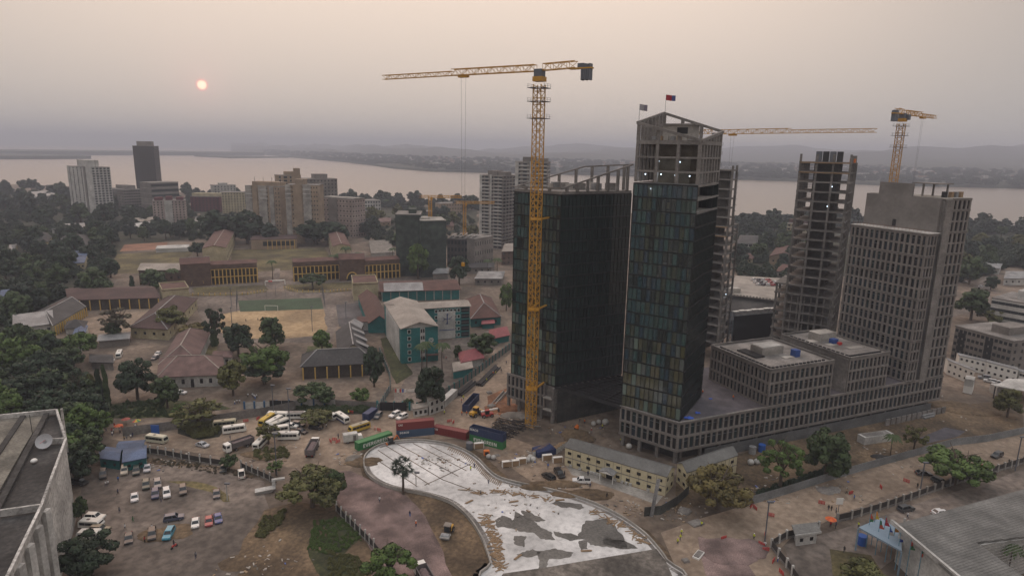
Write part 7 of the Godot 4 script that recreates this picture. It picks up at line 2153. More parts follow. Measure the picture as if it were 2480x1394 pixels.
func run_fence(label: String, called: String, pts: Array, step: float, h: float, pm: Material, postm: Material, low := 0.0, post_w := 0.4, post_h := 0.4) -> void:
	# a fence or wall built panel by panel with its posts
	var o := thing(called, label, called.replace("_", " "))
	for i in pts.size() - 1:
		var a := v3(pts[i])
		var b := v3(pts[i + 1])
		var n := maxi(1, int(round(a.distance_to(b) / step)))
		for k in n:
			var p := a.lerp(b, float(k) / n)
			var q := a.lerp(b, float(k + 1) / n)
			if pm:
				piece(o, "panel", pm, (p + q) * 0.5 + Vector3(0, low + (h - low) * 0.5, 0), Vector3(p.distance_to(q) - 0.03, h - low, 0.08), frame(p, q) * Basis(Vector3.UP, rng.randf_range(-0.015, 0.015)))
			if low > 0.0:
				piece(o, "low_wall", mats["concrete"], (p + q) * 0.5 + Vector3(0, low * 0.5, 0), Vector3(p.distance_to(q), low, 0.3), frame(p, q))
			if postm:
				piece(o, "post", postm, p + Vector3(0, (h + post_h) * 0.5, 0), Vector3(post_w, h + post_h, post_w), frame(p, q))


func fences() -> void:
	run_fence("long grey corrugated hoarding between street and building site","corrugated_fence",outline([60.7,-154.8,76.3,-162.3,91.4,-170.1,107.6,-178,130.2,-188.5,145.3,-195.5,158.5,-198.8,180.3,-207.4]),1.9,2.6,mats["corrugated"],null)
	var grille := mat("grille_dark", 0.04, 0.035, 0.032, 0.8)
	run_fence("dark railing with pale pillars along the street to the right edge","pillar_fence",outline([84.6,-149.4,89.1,-151.1,98.7,-155.3,110.3,-160.9,126.4,-169,143.9,-176.8,165.2,-186.6]),3.4,2.1,grille,mats["pale_concrete"],0.6,0.55)
	run_fence("dark railing with white pillars round the gate lodge garden", "pillar_fence", outline([78.1,-145.7,72.6,-143.2,68.3,-141.6,63.2,-137.9,63.4,-134.1,63.8,-130.4,64,-125]), 3.6, 2.1, grille, mats["white_wall"], 0.6, 0.5)
	run_fence("dark railing with white posts above the car park, left run", "pillar_fence", outline([-111.3,-180.3,-103.2,-178.5,-94.8,-175.7,-87.6,-173.9,-83.4,-173]), 3.2, 1.9, grille, mats["white_wall"], 0.4, 0.35, 0.9)
	run_fence("dark railing with white posts above the car park, right run", "pillar_fence", outline([-77.8,-171.8,-73.5,-169,-69,-166.3,-64.6,-163.2]), 3.0, 1.8, grille, mats["white_wall"], 0.4, 0.35, 0.9)
	run_fence("dark railing with white posts along the pink gravel road", "pillar_fence", outline([-44.2,-150.1,-40.5,-145.4,-37.4,-141.9,-34,-137.9,-31.2,-134.4,-29,-131.3]), 2.6, 2.0, grille, mats["white_wall"], 0.4, 0.35, 0.9)
	run_fence("weathered grey block wall behind the bus yard", "yard_wall", outline([-123.9,-191.3,-110.5,-196.9,-94.9,-204.9,-85.4,-209.5,-76.5,-215.7]), 3.0, 3.0, mats["raw_concrete"], null)
	run_fence("painted white school wall with blue posts and a black gate","school_wall",outline([-94.5,-214.9,-87.8,-216,-79.5,-217.5,-71.2,-219.4,-63.6,-220.2]),3.6,2.4,mats["white_wall"],mat("post_blue",0.03,0.10,0.20,0.8),0.0,0.6)
	run_fence("low grey wall topped with boards beside the teal gate", "yard_wall", outline([-63.6,-220.2,-54.6,-219,-47.3,-218.6]), 3.6, 2.0, mats["grey_flat"], null)
	run_fence("grey panel wall with teal posts between the teal school and the site lane","school_wall",outline([-33.2,-216.2,-27,-226.7,-20.1,-239.9,-13.2,-257,-6.8,-274.2,0.5,-293]),4.0,3.0,mats["grey_flat"],mats["teal_wall"],0.0,0.5,0.2)
	run_fence("curving grey wall beside the teal school's lawn", "school_wall", outline([-47.1,-213.4,-46.7,-222.9,-46.4,-235.4,-49.2,-249.1,-54.2,-264.3,-60.8,-284.2]), 3.5, 2.6, mats["zinc_roof"], mats["teal_wall"], 0.0, 0.3, 0.1)
	run_fence("teal and white gate wall with dark gates before the school", "gate_wall", outline([-47.6,-217.1,-44.4,-216.5,-38.5,-216.8,-33.2,-215.9]), 3.4, 2.8, mats["white_wall"], mats["teal_wall"], 0.0, 0.6)
	run_fence("grey hoarding curving below the cream site office", "corrugated_fence", outline([35.2,-150.5,39.7,-151.4,45.2,-156.3,49.8,-162]), 1.9, 2.6, mats["net_grey"], null)
	run_fence("tall ball net with thin posts round the green pitch", "ball_net", outline([-154.2,-349.8,-168,-383.6,-120,-396.8,-106.5,-357.2]), 5.5, 7.0, null, mats["crane_grey"], 0.0, 0.13)
	var gt := thing("yard_gate", "black double gate with an arched top in the white school wall", "gate", gp(-81.6,-216.3))
	piece(gt, "left_leaf", mats["black_hole"], Vector3(-2.2, 1.5, 0.3), Vector3(4.2, 3.0, 0.2))
	piece(gt, "right_leaf", mats["black_hole"], Vector3(2.2, 1.5, 0.3), Vector3(4.2, 3.0, 0.2))
	var gt2 := thing("yard_gate", "dark double gate between teal pillars of the school entrance", "gate", gp(-41.6,-216.2))
	piece(gt2, "left_leaf", mats["black_hole"], Vector3(-2.4, 1.6, 0.4), Vector3(4.6, 3.2, 0.2))
	piece(gt2, "right_leaf", mats["black_hole"], Vector3(2.4, 1.6, 0.4), Vector3(4.6, 3.2, 0.2))
	# goal and floodlight masts of the pitches
	var gl := thing("football_goal", "white football goal frame on the green pitch", "goal", gp(-136.3,-354))
	for s in [[Vector3(-3.6, 1.6, 0), Vector3(0.16, 3.2, 0.16)], [Vector3(3.6, 1.6, 0), Vector3(0.16, 3.2, 0.16)], [Vector3(0, 3.2, 0), Vector3(7.4, 0.16, 0.16)]]:
		piece(gl, "bar", mats["white_paint"], s[0], s[1])
	for s in [["floodlight mast with ladder on the right edge of the sand pitch",gp(-100.8,-314),13.0],["floodlight mast at the left edge of the sand pitch",gp(-141.2,-313.6),12.0],["floodlight mast behind the bent school wing",gp(-162.8,-362.8),11.0],["thin lamp mast in the bus yard",gp(-70.3,-191.8),17.0],["slim lamp post on the street kerb near the road tree",gp(-66,-167.8),13.0],["tall lamp post among the buses by the wall",gp(-81.4,-207.5),12.0],["white banner post on the car park island",gp(-74.2,-154.3),5.0],["lamp post on the street by the black van",gp(152.9,-179),11.0],["slim lamp post where the street bends at the lodge",gp(62.3,-139.7),11.0],["thin lamp post on the pavement by the railing",gp(114.4,-163.4),10.0],["lamp post in the paved court with a white foot",gp(-90.8,-341.7),9.0],["lamp post on the plaza's near kerb",gp(-25.6,-162.9),4.5]]:
		var lp := thing("lamp_post", s[0], "lamp post", s[1], 0.0, "lamp posts and masts")
		piece(lp, "pole", mats["white_wall"] if s[2] < 6.0 else mats["crane_grey"], Vector3(0, s[2] * 0.5, 0), Vector3(0.22, s[2], 0.22))
		piece(lp, "lamp_head", mats["crane_grey"], Vector3(0.3, s[2], 0), Vector3(1.4, 0.35, 0.6))
	var sail := thing("monument_mast", "tall leaning steel blade standing beside the plaza edge", "mast", gp(37.1,-150.5))
	var sb := MB.new()
	sb.bar(Vector3.ZERO, Vector3(1.2, 10.5, 0), 0.9, 0.25)
	part(sail, "blade", sb, mats["zinc_roof"])

func side_body(prof: Array, w: float, top_w: float, y_mid: float) -> MB:
	# a side outline drawn out to a width, pinched in above the waist
	var b := MB.new()
	var l := []
	var r := []
	for p: Vector2 in prof:
		var k := w * 0.5 if p.y <= y_mid else lerpf(w * 0.5, top_w * 0.5, clampf((p.y - y_mid) / 0.7, 0.0, 1.0))
		l.append(Vector3(p.x, p.y, k))
		r.append(Vector3(p.x, p.y, -k))
	var t := Geometry2D.triangulate_polygon(PackedVector2Array(prof))
	for i in range(0, t.size(), 3):
		b.tri(l[t[i]], l[t[i + 1]], l[t[i + 2]])
		b.tri(r[t[i]], r[t[i + 2]], r[t[i + 1]])
	for i in prof.size():
		var j := (i + 1) % prof.size()
		b.quad(l[j], l[i], r[i], r[j])
	return b


func wheel_mesh(r: float, w: float) -> Array:
	var key := "wheel%d" % int(r * 100)
	if not shared.has(key):
		var t := MB.new()
		t.tube(Vector3(0, 0, -w * 0.5), Vector3(0, 0, w * 0.5), r, r, 14)
		var h := MB.new()
		h.tube(Vector3(0, 0, -w * 0.53), Vector3(0, 0, w * 0.53), r * 0.6, r * 0.6, 10)
		shared[key] = [t.mesh(), h.mesh()]
	return shared[key]


func wheels(o: Node, xs: Array, track: float, r: float, w := 0.24) -> void:
	var m := wheel_mesh(r, w)
	for x in xs:
		for s in [-1.0, 1.0]:
			var t := part(o, "wheel", m[0], mats["rubber"], Vector3(x, r, s * track * 0.5))
			part(t, "rim", m[1], mats["rim"])


func lights(o: Node, x0: float, x1: float, y: float, w: float) -> void:
	for s in [-1.0, 1.0]:
		piece(o, "headlight", mats["rim"], Vector3(x1, y, s * w * 0.38), Vector3(0.08, 0.2, 0.36))
		piece(o, "tail_light", mats["red_plastic"], Vector3(x0, y + 0.1, s * w * 0.4), Vector3(0.08, 0.26, 0.2))


func car(label: String, at: Vector3, yaw: float, kind: String, r: float, g: float, b: float, group := "parked cars") -> Node3D:
	var o := thing({"pickup": "pickup_truck", "suv": "parked_suv"}.get(kind, "parked_car"), label, {"pickup": "pickup", "suv": "car"}.get(kind, "car"), at, yaw + rng.randf_range(-0.02, 0.02), group)
	var paint := mat("paint_%d_%d_%d" % [int(r * 200), int(g * 200), int(b * 200)], r, g, b, 0.32)
	paint.clearcoat_enabled = true
	paint.clearcoat = 0.6
	if not shared.has("car_" + kind):
		var lo: Array
		var gl: Array
		match kind:
			"suv":
				lo = [Vector2(-2.3, 0.4), Vector2(2.25, 0.4), Vector2(2.35, 0.75), Vector2(2.2, 1.0), Vector2(1.0, 1.12), Vector2(-2.3, 1.12), Vector2(-2.38, 0.8)]
				gl = [Vector2(-2.2, 1.1), Vector2(1.0, 1.1), Vector2(0.35, 1.74), Vector2(-2.0, 1.74)]
			"pickup":
				lo = [Vector2(-2.6, 0.45), Vector2(2.5, 0.45), Vector2(2.6, 0.8), Vector2(2.5, 1.05), Vector2(1.3, 1.12), Vector2(-2.6, 1.12)]
				gl = [Vector2(-0.7, 1.1), Vector2(1.25, 1.1), Vector2(0.6, 1.74), Vector2(-0.6, 1.74)]
			_:
				lo = [Vector2(-2.2, 0.32), Vector2(2.15, 0.32), Vector2(2.25, 0.6), Vector2(2.1, 0.8), Vector2(1.0, 0.92), Vector2(-1.6, 0.95), Vector2(-2.2, 0.92)]
				gl = [Vector2(-1.75, 0.93), Vector2(1.05, 0.92), Vector2(0.3, 1.42), Vector2(-1.1, 1.42)]
		var top: float = gl[2].y
		var lid := [Vector2(gl[3].x - 0.05, top - 0.03), Vector2(gl[2].x + 0.06, top - 0.03), Vector2(gl[2].x - 0.1, top + 0.05), Vector2(gl[3].x + 0.1, top + 0.05)]
		var pil := MB.new()
		for s in [-1.0, 1.0]:
			var wt: float = 0.68 * s
			var wb: float = 0.86 * s
			pil.bar(Vector3(gl[1].x, gl[1].y, wb), Vector3(gl[2].x, top, wt), 0.1, 0.1)
			pil.bar(Vector3(gl[0].x, gl[0].y, wb), Vector3(gl[3].x, top, wt), 0.16, 0.16)
			pil.bar(Vector3(-0.3, gl[0].y, wb), Vector3(-0.3, top, wt), 0.1, 0.1)
		shared["car_" + kind] = [side_body(lo, 1.8, 1.74, 0.6).mesh(), side_body(gl, 1.7, 1.34, gl[0].y).mesh(), side_body(lid, 1.4, 1.36, top).mesh(), pil.mesh()]
	var m: Array = shared["car_" + kind]
	part(o, "body", m[0], paint)
	part(o, "glazing", m[1], mats["dark_glass"])
	part(o, "roof", m[2], paint)
	part(o, "window_frame", m[3], paint)  # the roof pillars of both sides, joined in one mesh
	if kind == "pickup":
		piece(o, "load_bed", mats["black_hole"], Vector3(-1.65, 1.13, 0), Vector3(1.7, 0.06, 1.45))
	wheels(o, [-1.4, 1.4], 1.55, 0.36 if kind != "car" else 0.31)
	lights(o, -2.3 if kind != "pickup" else -2.62, 2.28 if kind == "suv" else 2.55 if kind == "pickup" else 2.2, 0.75, 1.7)
	return o


func bus(label: String, at: Vector3, yaw: float, l: float, base: Array, stripe: Variant = null, roofc: Variant = null) -> Node3D:
	var o := thing("minibus" if l < 6.0 else "bus", label, "minibus" if l < 6.0 else "bus", at, yaw, "parked buses")
	var paint := mat("coach_%d_%d_%d" % [int(base[0] * 200), int(base[1] * 200), int(base[2] * 200)], base[0], base[1], base[2], 0.4)
	var h := 2.5 if l > 6.0 else 2.15
	var x := l * 0.5
	var key := "bus%d" % int(l * 10)
	if not shared.has(key):
		shared[key] = side_body([Vector2(-x, 0.45), Vector2(x - 0.05, 0.4), Vector2(x + 0.05, 1.1), Vector2(x - 0.35, h - 0.25), Vector2(x - 0.7, h), Vector2(-x + 0.3, h + 0.03), Vector2(-x, h - 0.3)], 2.08, 1.86, h - 0.75).mesh()
	part(o, "body", shared[key], paint)
	if roofc != null:
		piece(o, "roof_panel", mat("roofc_%d" % int(roofc[0] * 200), roofc[0], roofc[1], roofc[2], 0.5), Vector3(-0.2, h + 0.03, 0), Vector3(l - 1.2, 0.07, 1.8))
	var n := 5 if l > 6.0 else 3
	for s in [-1.0, 1.0]:
		for i in n:
			piece(o, "side_window", mats["dark_glass"], Vector3(-x + 0.35 + (l - 1.1) * (i + 0.5) / n, h * 0.68, s * 1.02), Vector3((l - 1.1) / n - 0.1, h * 0.3, 0.08))
		if stripe != null:
			piece(o, "stripe", mat("stripe_%d_%d" % [int(stripe[0] * 99), int(stripe[2] * 99)], stripe[0], stripe[1], stripe[2], 0.5), Vector3(0, 0.62, s * 1.045), Vector3(l - 0.3, 0.36, 0.03))
	piece(o, "windscreen", mats["dark_glass"], Vector3(x - 0.16, h * 0.66, 0), Vector3(0.08, h * 0.36, 1.7), Basis(Vector3.BACK, 0.28))
	piece(o, "rear_window", mats["dark_glass"], Vector3(-x - 0.0, h * 0.68, 0), Vector3(0.06, h * 0.26, 1.4))
	piece(o, "roof_hatch", mats["grey_flat"], Vector3(-0.6, h + 0.08, 0), Vector3(0.7, 0.1, 0.6))
	wheels(o, [-l * 0.27, l * 0.33], 1.75, 0.38)
	lights(o, -x, x + 0.03, 0.85, 1.9)
	return o


func tipper(label: String, at: Vector3, yaw: float, cabm: Material) -> void:
	var o := thing("tipper_truck", label, "truck", at, yaw, "tipper trucks")
	var c := side_body([Vector2(2.7, 0.7), Vector2(4.4, 0.6), Vector2(4.5, 1.5), Vector2(4.3, 2.9), Vector2(2.7, 3.0)], 2.4, 2.25, 2.0)
	part(o, "cab", c, cabm)
	piece(o, "windscreen", mats["dark_glass"], Vector3(4.42, 2.15, 0), Vector3(0.1, 0.95, 2.0), Basis(Vector3.BACK, 0.14))
	for s in [-1.0, 1.0]:
		piece(o, "door_window", mats["dark_glass"], Vector3(3.7, 2.2, s * 1.16), Vector3(0.9, 0.7, 0.1))
	piece(o, "chassis", mats["steel_dark"], Vector3(-0.3, 0.85, 0), Vector3(8.2, 0.3, 0.9))
	var t := MB.new()
	for s in [-1.0, 1.0]:
		t.box(Vector3(-1.1, 2.0, s * 1.2), Vector3(7.0, 1.7, 0.1))
		for i in 9:
			t.box(Vector3(-4.4 + i * 0.82, 2.0, s * 1.28), Vector3(0.14, 1.7, 0.12))
		t.box(Vector3(-1.1, 2.8, s * 1.26), Vector3(7.0, 0.16, 0.2))
	t.box(Vector3(-4.6, 2.0, 0), Vector3(0.12, 1.7, 2.4))
	t.box(Vector3(2.4, 2.2, 0), Vector3(0.12, 2.1, 2.4))
	t.box(Vector3(-1.1, 1.15, 0), Vector3(7.0, 0.12, 2.3))
	part(o, "tipper_body", t, mat("tipper_grey", 0.13, 0.115, 0.115, 0.8))
	var g := MB.new()
	for i in 5:
		g.ball(Vector3(-3.6 + i * 1.2, 2.0, 0), Vector3(1.2, 0.75, 1.1), 5, 0.08)
	part(o, "gravel", g, mats["gravel_load"])
	wheels(o, [3.4, 1.2, -2.4, -3.7], 1.95, 0.5, 0.4)
	lights(o, -4.68, 4.5, 0.9, 2.2)


func build_traffic() -> void:
	var W := [0.66, 0.65, 0.61]
	var Y := [0.52, 0.36, 0.06]
	for s in [["old beige bus under the sparse tree by the block wall",gp(-94.7,-199.7),0.33,7.4,[0.36,0.34,0.24],null,null],["white bus with long dark windows beside the old beige one",gp(-89.9,-195.7),0.42,7.2,W,null,null],["white bus seen from behind, beside the grey tipper truck",gp(-77.7,-186.1),1.51,7.2,W,null,null],["yellow bus at the head of the slanting row",gp(-82.1,-203.3),-1.80,7.4,Y,null,Y],["white bus with a yellow roof edge, second of the slanting row",gp(-79.1,-201.7),-1.92,7.2,W,Y,null],["white bus with a cream roof, third of the slanting row",gp(-76.6,-200.2),0.99,7.2,W,null,[0.5,0.49,0.44]],["white bus half hidden by the island bushes",gp(-75.4,-195.9),0.45,6.8,W,null,null],["white bus in front of the black cars at the bushes",gp(-70.7,-191.3),0.10,7.0,W,null,[0.6,0.59,0.56]],["white and blue bus behind the slanting row",gp(-79.8,-207.1),-0.01,7.2,W,[0.03,0.09,0.3],null],["grey topped white bus by the tree",gp(-73.5,-207.4),0.12,6.6,W,null,[0.17,0.16,0.16]],["white bus nosing out from under the yellow green tree",gp(-63.2,-207.7),-0.39,7.2,W,null,null],["white bus with a dark blue skirt standing by itself",gp(-57.4,-206.1),-0.82,7.2,W,[0.02,0.04,0.16],null],["yellow bus with a grey roof patch by the box truck",gp(-49.8,-198.7),-2.37,7.4,Y,null,[0.3,0.27,0.2]],["cream bus driving on the road behind the car park",gp(-110.8,-187.4),-0.21,7.0,[0.5,0.48,0.38],null,null],["white bus parked in the garden yard",gp(-172,-269.6),-1.15,6.8,W,null,null],["white van beside the garden yard bus",gp(-172.3,-261.7),0.22,5.2,W,null,null],["white van parked nose out beside the hall wall",gp(-101.6,-141.1),-0.04,5.4,W,null,null],["white van half under the dark tree by the hall",gp(-99,-136.6),0.07,5.2,W,null,null]]:
		bus(s[0], s[1], s[2], s[3], s[4], s[5], s[6])
	for s in [["white long jeep parked beside the hall vans",gp(-102.9,-144.5),-0.01,"suv",0.6,0.6,0.57],["dusty olive jeep in front of the hall vans",gp(-98.4,-139.3),-0.00,"suv",0.10,0.095,0.06],["black jeep with a pale roof by the tin shack",gp(-114.2,-165.7),-1.04,"suv",0.03,0.03,0.03],["tan topped white jeep before the tall tin shack",gp(-109.5,-168),-1.07,"suv",0.42,0.37,0.30],["dark green jeep behind the tin shack corner",gp(-106.1,-168),-1.10,"suv",0.03,0.045,0.04],["silver car right of the tin shacks",gp(-104,-169.8),-1.10,"car",0.36,0.37,0.40],["dark green jeep at the left end of the middle row",gp(-99.1,-160.4),-1.06,"suv",0.045,0.06,0.045],["grey jeep with a roof rack in the middle row",gp(-96.2,-160.9),-1.06,"suv",0.20,0.19,0.19],["navy blue jeep in the middle row",gp(-94,-155.7),-1.07,"suv",0.02,0.035,0.10],["white hatchback beside the navy jeep",gp(-91.3,-156.3),-1.05,"suv",0.62,0.62,0.62],["small white car standing alone left of the middle row",gp(-98.6,-154.1),-1.05,"car",0.60,0.60,0.62],["dark brown van shaped car at the right of the middle row",gp(-87.8,-158),-1.06,"suv",0.06,0.05,0.045],["dark grey car at the tip of the island",gp(-78.1,-156.6),-1.15,"car",0.05,0.05,0.06],["dusty dark car by the white fence posts",gp(-82.4,-170.6),-1.29,"car",0.035,0.045,0.045],["white pickup seen from behind by the fence posts",gp(-75.9,-167.4),2.02,"pickup",0.6,0.59,0.55],["two tone dark blue jeep parked across the lot",gp(-83.4,-144.8),0.40,"suv",0.06,0.075,0.12],["white saloon near the red car",gp(-77.1,-142.9),-1.16,"car",0.64,0.64,0.62],["red car beside the blue one",gp(-74.2,-143.8),-1.16,"car",0.30,0.03,0.035],["blue car beside the red one",gp(-72.5,-145.1),-1.08,"car",0.03,0.06,0.22],["bright turquoise jeep at the motorcycle",gp(-81.1,-138),-1.38,"suv",0.03,0.26,0.38],["black saloon nearest the dark tree",gp(-89.6,-136.1),-1.07,"car",0.025,0.025,0.028],["black jeep with red lamps before the turquoise one",gp(-84.9,-137.6),-1.09,"suv",0.03,0.025,0.025],["silver hatchback on the road by the thicket",gp(-95.4,-185.2),-0.39,"car",0.42,0.43,0.45],["black jeep at the hall corner",gp(-117.8,-161.2),-0.27,"suv",0.02,0.02,0.02],["black car behind the white buses",gp(-70.7,-201.2),-0.24,"suv",0.03,0.035,0.04],["black car beside the last white bus",gp(-68.2,-196.2),-0.49,"car",0.02,0.02,0.025],["black jeep under the yellow green tree, rear one",gp(-65.4,-203.6),-0.19,"suv",0.015,0.02,0.02],["black jeep under the yellow green tree, front one",gp(-64.3,-199.2),-0.10,"suv",0.015,0.015,0.018],["white pickup squeezed among the white buses",gp(-72.9,-199.8),-0.10,"pickup",0.64,0.64,0.62],["blue jeep with a sandy roof beside the short blue container",gp(-45.8,-209.5),-1.74,"suv",0.045,0.065,0.08],["white jeep behind the red containers, left one",gp(-40.2,-210.8),-2.17,"suv",0.66,0.66,0.66],["white jeep behind the red containers, right one",gp(-37.4,-209),-2.18,"suv",0.66,0.66,0.65],["black jeep with red lamps before the site office, left one",gp(11.5,-169),2.21,"suv",0.014,0.014,0.016],["black jeep before the site office, right one",gp(14.7,-171),-1.21,"suv",0.014,0.014,0.016],["white pickup before the cream site office",gp(20.7,-167),3.08,"pickup",0.7,0.7,0.7],["black van driving on the street at the right edge",gp(153.8,-187.8),-2.62,"suv",0.015,0.016,0.02],["dark car parked under the flat topped street tree",gp(122.9,-175.3),-0.08,"car",0.05,0.05,0.055],["black car parked at the railing under the street tree",gp(124.4,-170),-1.18,"suv",0.02,0.025,0.03],["black jeep inside the railing beside the flags",gp(105.8,-155.4),0.33,"suv",0.05,0.055,0.06],["white car half hidden by the ribbed roof",gp(114,-154),0.23,"car",0.66,0.66,0.66],["white jeep before the far site cabins",gp(201.5,-256.9),2.43,"suv",0.6,0.6,0.6],["grey jeep before the far site cabins",gp(202.3,-261.4),2.75,"suv",0.25,0.26,0.28],["white pickup before the curved canopy",gp(203.4,-254.5),2.82,"pickup",0.6,0.6,0.6],["white car at the boulevard crossing",gp(342.2,-479.2),-0.55,"car",0.6,0.6,0.6],["white car under the boulevard's dark tree",gp(342.7,-461.2),0.48,"car",0.6,0.6,0.6],["white car parked beside the mission house",gp(-156.9,-273.1),-1.45,"car",0.6,0.6,0.6],["dark car parked beside the mission house",gp(-155.1,-267.4),-1.55,"car",0.08,0.08,0.1],["white car on the driveway before the mission house",gp(-123.9,-228.1),-0.19,"car",0.6,0.6,0.6]]:
		car(s[0], s[1], s[2], s[3], s[4], s[5], s[6])
	tipper("grey tipper truck with a white cab loaded with pink gravel", gp(-83.7,-184.1), -2.27, mats["white_paint"])
	tipper("grey tipper truck seen from behind in the bus yard", gp(-60.4,-183), 1.64, mats["white_paint"])
	tipper("white cabbed tipper truck at the bottom edge of the gravel road", gp(-17.6,-122.6), 2.04, mats["white_paint"])
	var t := thing("box_truck", "white box truck between yellow bus and green container", "truck", gp(-49.7,-190.5), 0.42)
	piece(t, "box", mats["white_wall"], Vector3(-1.0, 1.9, 0), Vector3(4.4, 2.4, 2.2))
	piece(t, "box_door", mats["grey_flat"], Vector3(0.2, 1.7, 1.12), Vector3(0.9, 1.9, 0.05))
	part(t, "cab", side_body([Vector2(1.35, 0.5), Vector2(2.9, 0.5), Vector2(3.0, 1.2), Vector2(2.6, 2.2), Vector2(1.35, 2.25)], 2.0, 1.85, 1.3), mats["white_paint"])
	piece(t, "windscreen", mats["dark_glass"], Vector3(2.8, 1.7, 0), Vector3(0.1, 0.8, 1.7), Basis(Vector3.BACK, 0.35))
	wheels(t, [-1.9, 2.0], 1.75, 0.42, 0.3)
	# cars on the hall's roof deck
	for i in 16:
		var u: int = i % 6
		var v: int = i / 6
		var p := Vector3(149.8,14.3,-383.3) + Vector3(u * 3.0 + v * 1.2, 0, -v * 7.5 + (u % 2) * 0.6)
		car("%s car on the hall's roof deck, %s row, %s from the left" % [["white","silver","white","red","white","black"][(i * 5) % 6],["near","middle","far"][v],["first","second","third","fourth","fifth","sixth"][u]],p,0.6 + 0.1 * (i % 3),"car",[0.62,0.4,0.6,0.35,0.65,0.04][(i * 5) % 6],[0.62,0.41,0.6,0.03,0.65,0.04][(i * 5) % 6],[0.62,0.43,0.6,0.04,0.64,0.05][(i * 5) % 6],"cars on the hall roof")
	machines()


func machines() -> void:
	var y := mat("machine_yellow", 0.50, 0.27, 0.02, 0.5)
	var o := thing("wheel_loader", "yellow and black loader beside the open blue skip", "loader", gp(-12,-212.5), 0.9, "site machines")
	piece(o, "engine_cover", y, Vector3(-1.3, 1.5, 0), Vector3(2.2, 1.0, 1.9))
	piece(o, "cab", mats["dark_glass"], Vector3(0.2, 2.3, 0), Vector3(1.5, 1.7, 1.5))
	piece(o, "cab_roof", y, Vector3(0.2, 3.25, 0), Vector3(1.8, 0.2, 1.7))
	piece(o, "front_frame", mats["steel_dark"], Vector3(1.8, 1.1, 0), Vector3(1.8, 0.7, 0.9))
	piece(o, "bucket", y, Vector3(3.2, 0.7, 0), Vector3(1.0, 0.9, 2.5))
	wheels(o, [-1.3, 1.6], 2.0, 0.75, 0.5)
	var r := mat("machine_red", 0.36, 0.03, 0.03, 0.5)
	o = thing("telehandler", "red and white telescopic handler beside the loader", "telehandler", gp(-7.9,-211.9), 0.35, "site machines")
	piece(o, "chassis", r, Vector3(0, 1.0, 0), Vector3(4.2, 0.8, 1.8))
	piece(o, "cab", mats["dark_glass"], Vector3(-0.2, 2.0, 0.5), Vector3(1.5, 1.4, 0.9))
	piece(o, "cab_roof", r, Vector3(-0.2, 2.75, 0.5), Vector3(1.6, 0.15, 1.0))
	piece_bar(o, "boom", mats["white_paint"], Vector3(-2.2, 2.1, -0.4), Vector3(4.0, 2.5, -0.4), 0.45, 0.5)
	piece(o, "fork_head", mats["steel_dark"], Vector3(4.3, 1.9, -0.4), Vector3(0.3, 1.2, 1.5))
	wheels(o, [-1.5, 1.5], 1.8, 0.6, 0.4)
	o = thing("road_roller", "cream topped road roller on the soil beside the gravel road", "roller", gp(-14.5,-141), 1.35, "site machines")
	piece(o, "engine_cover", mats["machine_yellow"], Vector3(1.2, 1.2, 0), Vector3(1.8, 0.9, 1.5))
	piece(o, "cab", mats["dark_glass"], Vector3(-0.3, 1.9, 0), Vector3(1.4, 1.6, 1.4))
	piece(o, "cab_roof", mats["beige_roof"], Vector3(-0.3, 2.8, 0), Vector3(1.7, 0.2, 1.7))
	var dr := MB.new()
	dr.tube(Vector3(-2.2, 0.75, -1.0), Vector3(-2.2, 0.75, 1.0), 0.75, 0.75, 16)
	part(o, "drum", dr, mats["zinc_roof"])
	piece(o, "drum_frame", mats["white_wall"], Vector3(-2.2, 0.9, 0), Vector3(2.0, 0.3, 2.3))
	wheels(o, [1.3], 1.6, 0.7, 0.5)
	o = thing("mini_excavator", "small dark digger with an orange blade at the end of the green container", "digger", gp(-37.6,-189.3), 0.6, "site machines")
	piece(o, "track", mats["rubber"], Vector3(0, 0.35, 0.6), Vector3(2.2, 0.6, 0.4))
	piece(o, "track", mats["rubber"], Vector3(0, 0.35, -0.6), Vector3(2.2, 0.6, 0.4))
	piece(o, "cab", mats["dark_glass"], Vector3(0, 1.6, 0), Vector3(1.4, 1.6, 1.3))
	piece(o, "blade", mat("digger_orange"), Vector3(-1.5, 0.5, 0), Vector3(0.3, 0.6, 1.8))
	piece_bar(o, "boom", mat("digger_orange"), Vector3(0.8, 1.2, 0), Vector3(2.2, 2.6, 0), 0.3)
	piece_bar(o, "dipper", mat("digger_orange"), Vector3(2.2, 2.6, 0), Vector3(3.0, 1.0, 0), 0.25)
	o = thing("generator", "orange generator set beside white bales", "generator", gp(-6.9,-182.8), 0.2)
	piece(o, "housing", mat("digger_orange"), Vector3(0, 0.9, 0), Vector3(1.7, 1.5, 1.2))
	piece(o, "grille", mats["black_hole"], Vector3(0, 0.9, 0.62), Vector3(1.1, 0.9, 0.06))
	o = thing("motorcycle", "red motorcycle with a rider behind the turquoise jeep", "motorcycle", gp(-77.5,-133.5), 1.2)
	piece(o, "frame", mats["machine_red"], Vector3(0, 0.7, 0), Vector3(1.2, 0.35, 0.3))
	piece_bar(o, "handlebar", mats["steel_dark"], Vector3(0.6, 1.05, -0.35), Vector3(0.6, 1.05, 0.35), 0.06)
	var wm := wheel_mesh(0.31, 0.24)
	for x in [-0.65, 0.65]:
		part(o, "wheel", wm[0], mats["rubber"], Vector3(x, 0.31, 0)).scale = Vector3(1, 1, 0.5)
	o = thing("concrete_mixer", "small orange concrete mixer under the scaffold wall", "mixer", gp(22.5,-201.7), 0.5)
	var dm := MB.new()
	dm.tube(Vector3(0, 1.0, 0), Vector3(0.5, 2.1, 0), 0.8, 0.5, 10)
	part(o, "drum", dm, mat("digger_orange"))
	piece(o, "stand", mats["steel_dark"], Vector3(0, 0.5, 0), Vector3(1.2, 1.0, 1.0))

